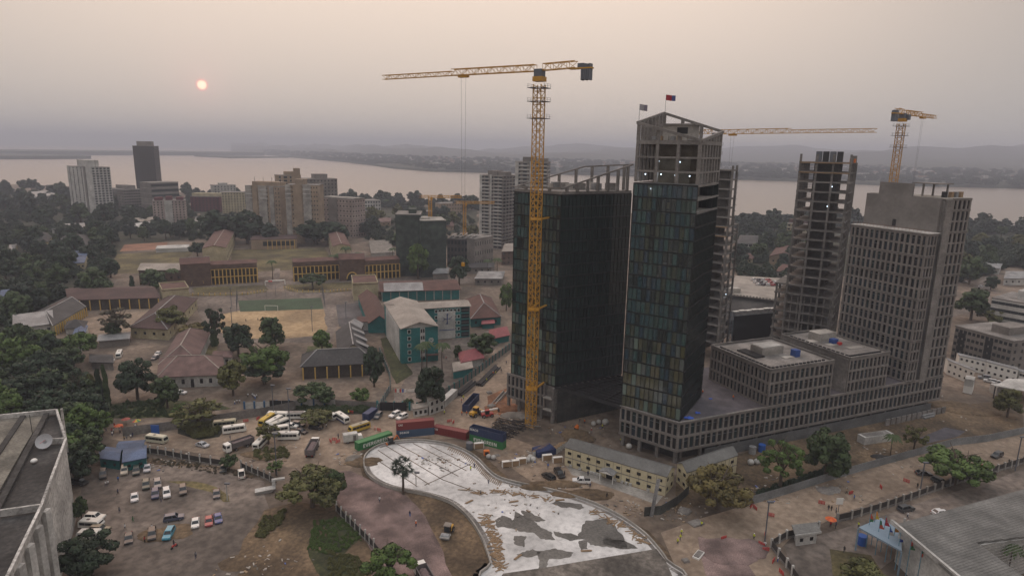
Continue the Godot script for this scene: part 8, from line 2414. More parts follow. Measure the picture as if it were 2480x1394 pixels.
func person_parts(pose: int) -> Array:
	# joints of a figure 1.74 m tall as tapered capsules: from, to, radii, what covers them (0 skin, 1 top, 2 trousers, 3 shoes, 4 hair)
	var st := 0.22 if pose == 1 else 0.05
	var sw := 0.24 if pose == 1 else 0.04
	var lean := 0.0
	var hip := Vector3(0, 0.92, 0)
	var neck := Vector3(0.02 + lean, 1.46, 0)
	var c := [[hip, neck - Vector3(0, 0.1, 0), 0.15, 0.155, 1], [hip + Vector3(0, 0, 0.06), hip - Vector3(0, 0, 0.06), 0.14, 0.14, 2], [neck - Vector3(0, 0.09, 0.15), neck - Vector3(0, 0.09, -0.15), 0.085, 0.085, 1],
		[neck - Vector3(0,0.05,0),neck + Vector3(0.01,0.08,0),0.06,0.055,0],[neck + Vector3(0.02,0.15,0),neck + Vector3(0.02,0.2,0),0.09,0.095,0],[neck + Vector3(-0.02,0.2,0),neck + Vector3(0.0,0.235,0),0.09,0.085,4],[neck + Vector3(0.1,0.15,0),neck + Vector3(0.115,0.14,0),0.02,0.018,0]]
	for s in [-1.0, 1.0]:
		var f: float = s * st
		var k := hip + Vector3(0.06 + f * 0.55, -0.46, s * 0.1)
		var a := Vector3(f * 1.1 - 0.02, 0.08 if f >= 0.0 or pose == 0 else 0.13, s * 0.11)
		c.append([hip + Vector3(0, -0.03, s * 0.09), k, 0.095, 0.065, 2])
		c.append([k, a, 0.062, 0.045, 2])
		c.append([a + Vector3(-0.04, -0.03, 0), a + Vector3(0.14, -0.045, 0), 0.042, 0.035, 3])
		var sh := neck + Vector3(0, -0.08, s * 0.19)
		var el := sh + Vector3(-f * sw / st - 0.02, -0.29, s * 0.06)
		var ha := el + Vector3(0.1 - f * sw / st * 0.6, -0.24, -s * 0.01) if pose < 2 else el + Vector3(0.22, 0.05, -s * 0.05)
		c.append([sh, el, 0.055, 0.045, 1])
		c.append([el, ha, 0.042, 0.032, 0])
		c.append([ha, ha + Vector3(0.03, -0.09, 0), 0.036, 0.024, 0])
	return c


func person_mesh(pose: int) -> Array:
	# the capsules melt into one skin: surface nets over their joined distance field
	var caps := person_parts(pose)
	var cell := 0.04
	var lo := Vector3(-0.5, -0.02, -0.45)
	var n := Vector3i(26, 46, 24)
	var val := PackedFloat32Array()
	val.resize(n.x * n.y * n.z)
	for k in n.z:
		for j in n.y:
			for i in n.x:
				var p := lo + Vector3(i, j, k) * cell
				var d := 1.0
				for c in caps:
					var ab: Vector3 = c[1] - c[0]
					var t := clampf((p - c[0]).dot(ab) / maxf(ab.length_squared(), 1e-6), 0.0, 1.0)
					var e: float = (p - c[0] - ab * t).length() - lerpf(c[2], c[3], t)
					var h := clampf(0.5 + 0.5 * (d - e) / 0.035, 0.0, 1.0)
					d = lerpf(d, e, h) - 0.035 * h * (1.0 - h)
				val[(k * n.y + j) * n.x + i] = d
	var at := {}
	var verts := PackedVector3Array()
	for k in n.z - 1:
		for j in n.y - 1:
			for i in n.x - 1:
				var s := Vector3.ZERO
				var m := 0
				for e in [[0,0,0,1,0,0],[0,1,0,1,1,0],[0,0,1,1,0,1],[0,1,1,1,1,1],[0,0,0,0,1,0],[1,0,0,1,1,0],[0,0,1,0,1,1],[1,0,1,1,1,1],[0,0,0,0,0,1],[1,0,0,1,0,1],[0,1,0,0,1,1],[1,1,0,1,1,1]]:
					var a := val[((k + e[2]) * n.y + j + e[1]) * n.x + i + e[0]]
					var b := val[((k + e[5]) * n.y + j + e[4]) * n.x + i + e[3]]
					if (a < 0.0) != (b < 0.0):
						s += Vector3(e[0], e[1], e[2]).lerp(Vector3(e[3], e[4], e[5]), a / (a - b))
						m += 1
				if m > 0:
					at[Vector3i(i, j, k)] = verts.size()
					verts.append(lo + (Vector3(i, j, k) + s / m) * cell)
	var ix := PackedInt32Array()
	var ax := [Vector3i(1, 0, 0), Vector3i(0, 1, 0), Vector3i(0, 0, 1)]
	for k in range(1, n.z - 1):
		for j in range(1, n.y - 1):
			for i in range(1, n.x - 1):
				var a := val[(k * n.y + j) * n.x + i]
				for d in 3:
					var q: Vector3i = Vector3i(i, j, k) + ax[d]
					var b := val[(q.z * n.y + q.y) * n.x + q.x]
					if (a < 0.0) == (b < 0.0):
						continue
					var u: Vector3i = ax[(d + 1) % 3]
					var w: Vector3i = ax[(d + 2) % 3]
					var c := Vector3i(i, j, k)
					var p0: int = at[c - u - w]
					var p1: int = at[c - w]
					var p2: int = at[c]
					var p3: int = at[c - u]
					if a < 0.0:
						ix.append_array([p0, p2, p1, p0, p3, p2])
					else:
						ix.append_array([p0, p1, p2, p0, p2, p3])
	var nr := PackedVector3Array()
	nr.resize(verts.size())
	for i in range(0, ix.size(), 3):
		var f := (verts[ix[i + 2]] - verts[ix[i]]).cross(verts[ix[i + 1]] - verts[ix[i]])
		for e in 3:
			nr[ix[i + e]] += f
	var role := PackedInt32Array()
	for i in verts.size():
		nr[i] = nr[i].normalized()
		var best := 9.0
		var r := 0
		for c in caps:
			var ab: Vector3 = c[1] - c[0]
			var t := clampf((verts[i] - c[0]).dot(ab) / maxf(ab.length_squared(), 1e-6), 0.0, 1.0)
			var e: float = (verts[i] - c[0] - ab * t).length() - lerpf(c[2], c[3], t)
			if e < best:
				best = e
				r = c[4]
		role.append(r)
	return [verts, nr, ix, role]


func person(label: String, at: Vector3, yaw: float, pose: int, top: String, legs: String, hat := "") -> void:
	var cols := {"white": Color(0.6,0.6,0.6),"black": Color(0.02,0.02,0.022),"navy": Color(0.02,0.03,0.08),"orange": Color(0.6,0.13,0.02),"yellow": Color(0.5,0.55,0.03),"red": Color(0.36,0.03,0.03),"blue": Color(0.05,0.14,0.4),"grey": Color(0.16,0.16,0.17),"tan": Color(0.3,0.22,0.13),"green": Color(0.05,0.14,0.06)}
	var key := "person%d%s%s" % [pose, top, legs]
	if not shared.has(key):
		if not shared.has("pose%d" % pose):
			shared["pose%d" % pose] = person_mesh(pose)
		var s: Array = shared["pose%d" % pose]
		var pal := [Color(0.055, 0.03, 0.02), cols[top], cols[legs], Color(0.015, 0.013, 0.012), Color(0.01, 0.009, 0.008)]
		var c := PackedColorArray()
		for r in s[3]:
			c.append(pal[r])
		var m := ArrayMesh.new()
		var arr := []
		arr.resize(Mesh.ARRAY_MAX)
		arr[Mesh.ARRAY_VERTEX] = s[0]
		arr[Mesh.ARRAY_NORMAL] = s[1]
		arr[Mesh.ARRAY_COLOR] = c
		arr[Mesh.ARRAY_INDEX] = s[2]
		m.add_surface_from_arrays(Mesh.PRIMITIVE_TRIANGLES, arr)
		shared[key] = m
	var o := thing("person", label, "person", at, yaw)
	part(o, "body", shared[key], tinted("clothing", 0.9))
	if hat:
		if not shared.has("helmet"):
			var b := MB.new()
			b.ball(Vector3(0.02, 1.7, 0), Vector3(0.13, 0.1, 0.12), 6)
			b.box(Vector3(0.1, 1.68, 0), Vector3(0.16, 0.02, 0.2))
			shared["helmet"] = b.mesh()
		part(o, "helmet", shared["helmet"], mats[{"yellow": "yellow_paint", "white": "white_paint", "blue": "blue_plastic"}[hat]])


func build_people() -> void:
	for s in [["worker in a yellow vest walking by the plaza edge, first of three",gp(42.8,-142.3),2.2,1,"yellow","navy","white"],["worker in a yellow vest walking by the plaza edge, second of three",gp(42,-140.2),2.2,1,"yellow","black","yellow"],["worker in a yellow vest walking by the plaza edge, last of three",gp(40.9,-138.5),0.6,0,"yellow","navy","yellow"],["worker in a yellow vest standing alone where the street bends",gp(60.2,-141.1),4.0,0,"yellow","black","white"],
			["worker in yellow crouched over the grey mat by the plaza edge",gp(48.8,-146.1),1.0,2,"yellow","navy",""],["person in a white shirt beside the red barriers at the lodge railing",gp(61.7,-138),1.8,1,"white","navy",""],["person in a white top at the lodge railing corner",gp(62.5,-132.3),3.0,0,"white","blue",""],["person in black on the lodge path",gp(80,-136.6),4.2,1,"black","black",""],
			["guard in a yellow vest under the blue canopy tip",gp(88.8,-147),0.4,0,"yellow","navy",""],["person in red at the orange umbrella",gp(81.8,-147.1),1.0,0,"red","navy",""],["person in dark clothes at the orange umbrella",gp(82.9,-146.6),2.2,0,"navy","black",""],["person in tan walking on the street past a red barrier",gp(94.2,-163.6),0.2,1,"tan","black",""],["person in pale blue crossing the street",gp(94.6,-160.3),3.3,1,"blue","grey",""],["dark dressed person, left of the pair beside the white sign",gp(85,-154.9),1.0,0,"black","navy",""],["dark dressed person, right of the pair beside the white sign",gp(85.6,-154.5),2.0,0,"black","black",""],["person leaning at the sign post",gp(86.3,-153.5),0.0,0,"grey","black",""],["person in white among three on the pavement by the railing",gp(105.8,-160.1),1.2,0,"white","black",""],["person in tan among three on the pavement by the railing",gp(106.7,-160.3),2.4,0,"tan","navy",""],["person in dark shirt among three on the pavement by the railing",gp(106.9,-159.7),0.3,0,"grey","black",""],["person in white inside the railing beside the jeep",gp(104.3,-152),2.2,1,"white","navy",""],["person in dark clothes walking under the lamp at the right edge",gp(154.1,-183.2),1.6,1,"black","grey",""],["pair at the post in the street, person in black",gp(116.3,-167.5),0.5,0,"black","black",""],
			["person in white walking down the pink gravel road",gp(-34.1,-154.9),2.0,1,"white","navy",""],["person in an orange vest on the soil by the gravel road",gp(-22.8,-143.9),0.9,0,"orange","navy","white"],["person in blue beside the sheet on the soil",gp(-25,-148.3),1.2,0,"navy","blue",""],
			["worker with a yellow plate compactor on the plaza",gp(-7.5,-159.3),0.6,2,"grey","black","white"],["worker in yellow bent over boards on the plaza",gp(-11.1,-172.5),1.4,2,"yellow","navy","yellow"],["worker in dark blue at the plaza's wooden kerb",gp(-10.1,-174.1),2.6,0,"navy","navy","blue"],["worker in grey sweeping the plaza floor",gp(-5.6,-165.2),1.9,1,"grey","navy","white"],
			["person in black standing on the soil below the office",gp(26.8,-159),2.0,0,"black","black",""],["person in dark suit on the forecourt edge below the pickup",gp(22.8,-164.1),1.0,1,"navy","black",""],["person in blue walking on the site yard",gp(11.6,-175.1),1.6,1,"blue","grey",""],["person in dark clothes by the right black jeep",gp(15.3,-174.5),2.8,0,"tan","navy",""],["person in black beside the jeep's door",gp(16.2,-170.9),0.3,0,"black","black",""],["person in navy behind the white pickup",gp(23,-171.1),0.9,0,"navy","black",""],
			["worker in orange at the end of the blue skip, left one",gp(-16.9,-212.6),1.0,0,"orange","navy","yellow"],["worker in orange at the end of the blue skip, right one",gp(-15.2,-212.7),2.0,0,"orange","grey","white"],["worker in yellow on the lane beside the skip",gp(-17.5,-227.5),1.7,1,"yellow","navy","yellow"],["worker in red by the white container's end",gp(-18,-224.3),0.2,0,"red","navy",""],["worker in a yellow vest before the white cabin",gp(-23.1,-213),1.1,0,"yellow","black","white"],["worker in purple blue by the loader",gp(-13.2,-210.6),2.8,0,"blue","navy",""],
			["worker, foremost of four in the sandy lane",gp(-10.9,-251.6),0.6,1,"tan","navy","yellow"],["worker, second of four in the sandy lane",gp(-9.6,-246.4),1.4,0,"yellow","navy","yellow"],["worker, third of four in the sandy lane",gp(-7.2,-254.8),2.4,1,"orange","black","white"],["worker, last of four in the sandy lane",gp(-6.2,-254.9),0.3,0,"yellow","grey","yellow"],["person far up the sandy lane, in black",gp(-3.9,-258.1),2.2,1,"black","navy",""],["person at the top of the sandy lane",gp(-1.9,-268.8),1.2,1,"navy","black",""],
			["worker in yellow under the steel canopy",gp(31.5,-203.7),0.6,0,"yellow","navy","yellow"],["worker in orange under the scaffold wall",gp(25.9,-207.5),1.8,0,"orange","navy","yellow"],["worker in dark blue under the scaffold wall",gp(24.3,-208.1),2.8,0,"navy","navy","yellow"],["worker in red beside the stacked bags",gp(27.4,-200.3),0.2,0,"red","grey","white"],["worker in orange on the slate deck by the tower side",Vector3(64.3,13.2,-203.1),1.0,0,"orange","navy","white"],["worker in orange on the slate deck near the block",Vector3(73.1,13.2,-198.8),2.0,1,"orange","navy","yellow"],["worker in yellow beside the ground floor column",gp(36.1,-193.2),1.0,0,"yellow","navy","yellow"],
			["pair of walkers in the car park, left one in white",gp(-110.1,-160.3),1.6,1,"white","navy",""],["pair of walkers in the car park, right one in white",gp(-109.7,-160.7),1.6,1,"white","black",""],["person in blue by the tin shack jeep",gp(-108.3,-163),2.0,0,"blue","navy",""],["person in dark clothes beside a red cone",gp(-104.3,-156.2),1.2,1,"navy","black",""],["person in dark clothes walking across the open lot",gp(-98.7,-147.6),2.0,1,"grey","navy",""],["person in camouflage green in the middle of the lot",gp(-92.9,-143.5),0.5,1,"green","green",""],["person in a white shirt left in the lot",gp(-93,-140.3),1.1,1,"white","grey",""],["person in white, left of two by the earth patch",gp(-86.4,-140.2),0.5,0,"white","black",""],["person in white, right of two by the earth patch",gp(-85.5,-139.8),2.5,0,"white","grey",""],["person in dark red beside the black jeep",gp(-85.4,-135.3),0.9,0,"red","black",""],["person walking past the white hatchback",gp(-91,-152.9),0.2,1,"grey","navy",""],["person in grey walking at the bottom of the lot",gp(-70.7,-129.8),2.1,1,"grey","navy",""],["rider in a yellow cap on the red motorcycle",gp(-77.6,-133.6) + Vector3(0,0.35,0),1.2,2,"black","navy",""],
			["person in the bus yard beside red barriers",gp(-55.2,-192.7),1.0,0,"navy","black",""],["worker in yellow by the hedge behind the buses",gp(-56.6,-211.5),1.2,0,"yellow","navy","yellow"],["person in pink and dark by the yellow bus",gp(-61.2,-200.3),0.4,1,"white","black",""],["person at the white cab of the tipper truck",gp(-88.8,-189.8),0.4,0,"navy","grey",""],["person on the sand pitch, left player",gp(-141.2,-330.4),0.4,1,"black","black",""],["person on the sand pitch, middle player",gp(-135.6,-332.5),1.4,1,"navy","black",""],["person on the sand pitch, right player",gp(-130.3,-323.7),2.4,1,"red","black",""],["person walking on the teal court near its white line",gp(-29.8,-274.1),0.4,0,"navy","black",""],["companion of the walker on the teal court",gp(-28.8,-273.5),0.9,0,"red","black",""],["person in the driveway garden",gp(-138.4,-218.5),0.9,1,"navy","black",""]]:
		person(s[0], s[1], s[2], s[3], s[4], s[5], s[6])
	# street crowd by the umbrellas, pupils in white at the forecourt gate
	var hues := ["white", "navy", "orange", "grey", "blue", "white", "red", "tan"]
	for i in 26:
		var p := gp(-125.1,-190.7) + Vector3(rng.randf_range(-7.0, 5.0), 0, rng.randf_range(-9.0, 6.0))
		person("person in %s top and %s trousers in the umbrella crowd, %s" % [hues[i % 8],["navy","black","grey"][i % 3],["nearest the shacks","at the wall's end","in the thick of it"][i / 9]],p,rng.randf() * TAU,i % 2,hues[i % 8],["navy","black","grey"][i % 3])
	for i in 9:
		var p := gp(-97.9,-222.5) + Vector3(rng.randf_range(-4.0, 4.0), 0, rng.randf_range(-4.0, 4.0))
		person("pupil in white shirt and %s trousers by the forecourt gate, %s" % [["navy", "black", "blue"][i % 3], ["foremost", "in the middle", "hindmost"][i / 3]], p, rng.randf() * TAU, i % 2, "white", ["navy", "black", "blue"][i % 3])


func umbrella(label: String, at: Vector3, cols: Array) -> void:
	var o := thing("umbrella", label, "umbrella", at)
	var b := MB.new()
	for i in 8:
		var c: Array = cols[i % cols.size()]
		b.col = Color(c[0], c[1], c[2])
		var a := TAU * i / 8.0
		var e := TAU * (i + 1) / 8.0
		b.tri(Vector3(cos(e) * 1.4, 2.0, sin(e) * 1.4), Vector3(cos(a) * 1.4, 2.0, sin(a) * 1.4), Vector3(0, 2.6, 0))
	part(o, "canopy", b, tinted("umbrella_cloth", 0.8))
	piece(o, "pole", mats["steel_dark"], Vector3(0, 1.3, 0), Vector3(0.06, 2.6, 0.06))


func build_clutter() -> void:
	umbrella("orange umbrella by the street crowd", gp(-127.3,-194.9), [[0.5, 0.09, 0.04], [0.55, 0.14, 0.05]])
	umbrella("red, yellow and green striped umbrella behind the block wall", gp(-123.7,-198.9), [[0.05, 0.22, 0.1], [0.5, 0.34, 0.05], [0.45, 0.05, 0.05]])
	umbrella("faded red umbrella by the street trees", gp(-127.9,-200), [[0.3, 0.08, 0.06]])
	umbrella("orange umbrella at the lodge gate", gp(81.9,-147.5), [[0.6, 0.13, 0.03], [0.5, 0.09, 0.03]])
	var bl := thing("sheet_gate", "tall blue sheet metal gate in the block wall", "gate", gp(-114.2,-193))
	piece(bl, "leaf", mats["blue_plastic"], Vector3(0, 1.7, 0.2), Vector3(2.6, 3.4, 0.15))
	# red plastic barriers
	var k := 0
	for s in [[gp(-89.5,-203.7),"by the old beige bus"],[gp(-86.2,-205.9),"behind the yellow bus"],[gp(-56.8,-189.6),"left in the ring in the bus yard"],[gp(-55.9,-190.9),"in the middle of the ring in the bus yard"],[gp(-54.4,-189.4),"right in the ring in the bus yard"],[gp(-44.8,-199.7),"left of the heap beside the jeep"],[gp(-43.2,-198.5),"right of the heap beside the jeep"],[gp(-20.7,-206.8),"leftmost of the pair on the lane"],[gp(-19.2,-205.8),"rightmost of the pair on the lane"],[gp(-60.3,-212.4),"by the hedge"],[gp(-56,-212.6),"farther along the hedge"],[gp(64.8,-155.6),"touching the end of the corrugated hoarding"],[gp(65.5,-154.8),"one step off the end of the corrugated hoarding"],[gp(68.4,-151.4),"standing alone on the bend"],[gp(52.7,-140.7),"by the pile on the apron"],[gp(63.3,-142.1),"uppermost at the lodge corner"],[gp(61.1,-138.5),"middle one at the lodge corner"],[gp(61.3,-136.4),"lowest at the lodge corner"],[gp(61.5,-132.2),"beside the white topped person"],[gp(61.6,-128),"at the bottom of the lodge railing"],[gp(84.6,-157.9),"in the street near the white sign"],[gp(95.3,-163.4),"beside the walker on the street"],[gp(105.6,-166.9),"in the middle of the street"],[gp(115.1,-170.7),"by the parked dark car"],[gp(144.2,-180.7),"by the street tree"],[gp(146.7,-182.1),"one further from the street tree"]]:
		var o := thing("street_barrier", "red plastic barrier " + s[1], "barrier", s[0], 0.4 + 0.9 * k, "red plastic barriers")
		k += 1
		for i in 4:
			piece(o, "rail", mats["red_plastic"], Vector3(0, 0.25 + i * 0.25, 0), Vector3(1.6, 0.12, 0.1))
		for x in [-0.75, 0.0, 0.75]:
			piece(o, "upright", mats["red_plastic"], Vector3(x, 0.55, 0), Vector3(0.1, 1.1, 0.12))
	# boards strewn over the plaza
	var bm := MB.new()
	bm.box(Vector3.ZERO, Vector3(2.4, 0.09, 0.22))
	var bmesh := bm.mesh()
	var strip := MultiMesh.new()
	strip.transform_format = MultiMesh.TRANSFORM_3D
	strip.mesh = bmesh
	strip.instance_count = 250
	var line := outline([-6.3,-149.1,-5,-143.6,-3.3,-138.5,-2.7,-132.9,-1.6,-126.9])
	var right := outline([20.5,-152.9,25.2,-147.9,28,-145.6,31.4,-141.3,32.8,-137.9])
	var top := outline([-12.6,-161.1,-9.1,-160.1,-3.5,-161,3.3,-159.5,12.1,-157.3])
	for i in 250:
		var l: Array = line if i < 150 else right if i < 205 else top
		var q := rng.randf() * (l.size() - 1.001)
		var p: Vector2 = l[int(q)].lerp(l[int(q) + 1], q - int(q)) + Vector2(rng.randf_range(-0.9, 1.6), rng.randf_range(-0.8, 0.8))
		strip.set_instance_transform(i, Transform3D(Basis(Vector3.UP, rng.randf_range(-1.2, 1.2)) * Basis(Vector3.BACK, rng.randf_range(-0.06, 0.06)) * Basis.from_scale(Vector3(rng.randf_range(0.4, 1.2), 1, 1)), v3(p, 0.38 + rng.randf() * 0.1)))
	var mi := MultiMeshInstance3D.new()
	mi.name = "board_litter"
	mi.multimesh = strip
	mi.material_override = mats["timber"]
	add_child(mi)
	stuff(mi)
	for s in [[gp(2.3,-131.9),0.9,"long plank lying alone on the wet patch"],[gp(18.6,-134.9),0.1,"stack of planks at the edge of the lower slab"],[gp(1.5,-155.9),0.3,"brown board on the upper plaza, left of the pair"],[gp(13.8,-157.1),0.2,"broken brown pallet near the far plaza kerb"],[gp(2.2,-159.5),0.5,"bundle of battens on the plaza waist"],[gp(-10.5,-155.3),0.8,"tangle of battens by the gutter"]]:
		var o := thing("plank_stack", s[2], "planks", s[0] + Vector3(0, 0.36, 0), s[1], "planks on the plaza")
		for i in 4:
			part(o, "plank", bmesh, mats["timber"], Vector3(rng.randf_range(-0.2, 0.2), 0.05 + 0.09 * (i / 2), 0.3 * (i % 2)))
	# comb of wooden props along the far kerb
	var pr := thing("kerb_formwork", "comb of wooden props along the plaza's far kerb", "formwork")
	var kp := outline([-18.2,-186.9,-13.7,-183.1,-10.2,-178.2,-7.2,-172.4,-4.7,-168.2,-1.1,-164.9])
	for i in kp.size() - 1:
		for j in 7:
			var p: Vector2 = kp[i].lerp(kp[i + 1], j / 7.0)
			piece(pr, "prop", mats["timber"], v3(p, 0.6) + Vector3(-0.6, 0, 0.9), Vector3(0.16, 0.16, 1.7), Basis(Vector3.UP, -0.5) * Basis(Vector3.RIGHT, 0.4))
	var db := MultiMesh.new()
	db.transform_format = MultiMesh.TRANSFORM_3D
	db.use_colors = true
	db.mesh = unit_box()
	db.instance_count = 900
	var spots := [[gp(-56.1,-127.5),9.0],[gp(0.8,-208.4),9.0],[gp(22.9,-199.4),10.0],[gp(6,-181.2),10.0],[gp(13.6,-163.1),10.0],[gp(29.2,-153.2),8.0],[gp(44.1,-151.7),7.0],[gp(91.2,-167),12.0],[gp(117,-188.3),12.0],[gp(72.5,-164.1),10.0],[gp(-99.5,-174.5),6.0],[gp(-73.2,-180.8),8.0],[gp(-6.5,-215.3),7.0],[gp(164.7,-227),20.0],[gp(-47.7,-179.1),6.0],[gp(2.2,-156.3),12.0],[gp(-21.3,-177.5),7.0]]
	for i in 900:
		var s: Array = spots[i % spots.size()]
		var p: Vector3 = s[0] + Vector3(rng.randfn() * 0.5, 0, rng.randfn() * 0.4) * s[1]
		var d := Vector3(rng.randf_range(0.12, 1.1), rng.randf_range(0.05, 0.3), rng.randf_range(0.1, 0.5))
		db.set_instance_transform(i, Transform3D(Basis(Vector3.UP, rng.randf() * TAU) * Basis.from_scale(d), p + Vector3(0, 0.15 if i % spots.size() < 15 else 0.4, 0)))
		db.set_instance_color(i, [Color(0.3, 0.27, 0.24), Color(0.2, 0.14, 0.09), Color(0.38, 0.36, 0.33), Color(0.12, 0.11, 0.1), Color(0.3, 0.22, 0.14), Color(0.1, 0.15, 0.4) if i % 5 == 0 else Color(0.33, 0.3, 0.27)][rng.randi() % 6])
	var di := MultiMeshInstance3D.new()
	di.name = "site_debris"
	di.multimesh = db
	di.material_override = tinted("debris_paint", 0.9)
	add_child(di)
	stuff(di)
	# stores of the site: crates, bales, pipes, steel, heaps
	for s in [[gp(-0.5,-175.7),"white framed crate, first of the pair by the bales"],[gp(1.6,-176.3),"white framed crate, second of the pair by the bales"],[gp(3.7,-177.7),"white framed crate behind the pair"],[gp(-9.5,-187.5),"brown crate with white edges before the green container"],[gp(11.6,-180.3),"row end crate beside the blue tarpaulin"],[gp(14.7,-178.9),"row end crate nearest the site office"]]:
		var o := thing("crate", s[1], "crate", s[0], 0.25, "white framed crates on the site")
		piece(o, "side_panel", mats["timber"], Vector3(0, 0.95, 0), Vector3(2.9, 1.6, 0.9))
		for x in [-1.45, 1.45]:
			piece(o, "edge", mats["white_paint"], Vector3(x, 0.95, 0), Vector3(0.14, 1.9, 1.0))
		piece(o, "top_edge", mats["white_paint"], Vector3(0, 1.85, 0), Vector3(3.0, 0.14, 1.0))
	for i in 9:
		var p := gp(13.7,-184.2).lerp(gp(16.9,-188.9), (i % 5) / 4.0) + Vector3(-5.0 if i > 4 else 0.0, 0, 1.0 if i > 4 else 0.0)
		var o := thing("glass_rack", "pale window rack by the site office, %s back in the %s row" % [["first", "second", "third", "fourth", "fifth"][i % 5], "outer" if i > 4 else "inner"], "rack", p, 0.5, "window racks by the site office")
		piece(o, "slab", mats["white_wall"], Vector3(0, 0.9, 0), Vector3(3.2, 1.8, 0.35))
		piece(o, "rim", mats["timber"], Vector3(0, 1.85, 0), Vector3(3.2, 0.1, 0.5))
	var tp := thing("tarpaulin", "dark blue tarpaulin over crates by the site office", "tarpaulin", gp(10.9,-184.7), 0.5)
	var tb := MB.new()
	tb.prism([Vector2(-3.2, -2), Vector2(3.2, -2.2), Vector2(3.0, 2.2), Vector2(-3.4, 2.0)], 0.0, 1.9)
	part(tp, "cover", tb, mat("tarp_navy", 0.015, 0.03, 0.10, 0.6))
	for s in [[gp(5.7,-179),0.9,"white bulk bag in the red edged bay, left"],[gp(6.5,-180.7),0.9,"white bulk bag in the red edged bay, back"],[gp(7.4,-179.4),0.9,"white bulk bag in the red edged bay, right"],[gp(-6.2,-180.7),0.8,"white bale beside the generator, left"],[gp(-4.7,-180.2),0.8,"white bale beside the generator, right"],[gp(28.8,-206.2),0.9,"pale cube under the canopy"],[gp(30.8,-207.7),0.9,"second pale cube under the canopy"],[gp(33,-207.1),1.2,"big white bag under the canopy"],[gp(38,-189.1),1.0,"white bag by the podium column"],[gp(73.3,-179.8),1.0,"white cube by the far water tank"],[gp(75.4,-180.2),1.0,"second white cube by the far water tank"]]:
		if s[1] > 0.0:
			var b := MB.new()
			b.ball(Vector3(0, s[1] * 0.85, 0), Vector3(1, 0.95, 1) * s[1], 5, 0.05)
			tag(part(self, "bulk_bag", b, mats["white_wall"], s[0]), s[2], "bag", "white bulk bags")
	for s in [[gp(76.5,-187.3),"pale round water tank by the podium","zinc_roof"],[gp(80,-188.8),"blue water tank by the podium","blue_plastic"],[gp(85.9,-139.9),"blue rain barrel before the flagpoles","blue_plastic"],[gp(-12.4,-186.5),"grey stack of drums at the green container","crane_grey"]]:
		var b := MB.new()
		b.tube(Vector3.ZERO, Vector3(0, 2.4, 0), 1.1, 1.1, 14)
		tag(part(self, "water_tank", b, mats[s[2]], s[0]), s[1], "tank", "tanks and drums")
	for s in [[gp(22.6,-196.3),Vector3(6,2.2,5),"brown_soil","cone of brown earth in front of the steel canopy"],[gp(-3.7,-221),Vector3(9,1.2,5),"red_soil","low bank of red soil by the wide tower's podium"],[gp(11.4,-164.6),Vector3(9,1.5,3),"brown_soil","long heap of dug soil beside the plaza kerb"],[gp(19.1,-160.1),Vector3(10,1.3,3),"brown_soil","lower soil heap along the plaza kerb"],[gp(-37.3,-235.4),Vector3(3,1.0,2),"beige_roof","small pale sand heap at the teal school gate"],[gp(-43.3,-176.6),Vector3(6,1.0,3),"brown_soil","dug soil at the plaza's rounded end"],[gp(-47.5,-178.6),Vector3(3.5,1.1,2.5),"rubble","heap of broken concrete before the plaza's end"],[gp(45.9,-152.8),Vector3(2.5,0.9,1.8),"concrete","rubble by the curving hoarding"],[gp(54.2,-137),Vector3(8,0.9,6),"pink_gravel","low spread of pink gravel on the apron"],[gp(2.3,-212),Vector3(6,0.9,4),"rubble","rubble at the crane's foot"],[gp(90.1,-164.7),Vector3(4,0.9,2.5),"concrete","rubble under the dark feathery tree"],[gp(116.7,-185.5),Vector3(4,0.9,2),"bitumen","dark scrap heap by the short palm"],[gp(-82.9,-139.7),Vector3(7,0.5,4),"brown_soil","flat earth patch in the car park"],[gp(-74.4,-180.7),Vector3(8,0.6,4),"brown_soil","overgrown earth island in the bus yard"],[gp(-56.7,-129),Vector3(8,0.3,5),"brown_soil","litter strewn earth at the lot's corner"],[gp(169.5,-227.2),Vector3(14,1.2,7),"brown_soil","broad brown earth bank in the far yard"]]:
		if s[3] != "":
			var b := MB.new()
			for i in 6:
				var q: Vector3 = Vector3(rng.randf_range(-0.5, 0.5), 0, rng.randf_range(-0.5, 0.5)) * s[1]
				b.ball(Vector3(q.x, 0, q.z), s[1] * Vector3(0.55, rng.randf_range(0.5, 1.0), 0.6), 7, 0.06)
			tag(part(self, "earth_heap", b, mats[s[2]], s[0]), s[3], "heap", "heaps of earth and rubble")
	for s in [[gp(-12.4,-241.6),gp(-5.6,-264.3),"bundle of black pipes along the school wall",0.35,"steel_dark"],[gp(148.3,-217.9) ,gp(155.1,-221.2),"stack of pale pipes by the far hoarding",0.4,"zinc_roof"],[gp(-19.7,-231.2),gp(-14.3,-246.2),"second bundle of black pipes behind the white container",0.3,"steel_dark"]]:
		var o := thing("pipe_bundle", s[2], "pipes", Vector3.ZERO, 0.0, "pipe bundles")
		var fr := frame(s[0], s[1])
		for i in 7:
			var b := MB.new()
			var off: Vector3 = fr.z * ((i % 4) * 0.75 - 1.0) + Vector3(0, s[3] + (0.6 if i > 3 else 0.0), 0)
			b.tube(s[0] + off, s[1] + off - fr.x * rng.randf() * 2.0, s[3], s[3], 8)
			part(o, "pipe", b, mats[s[4]])
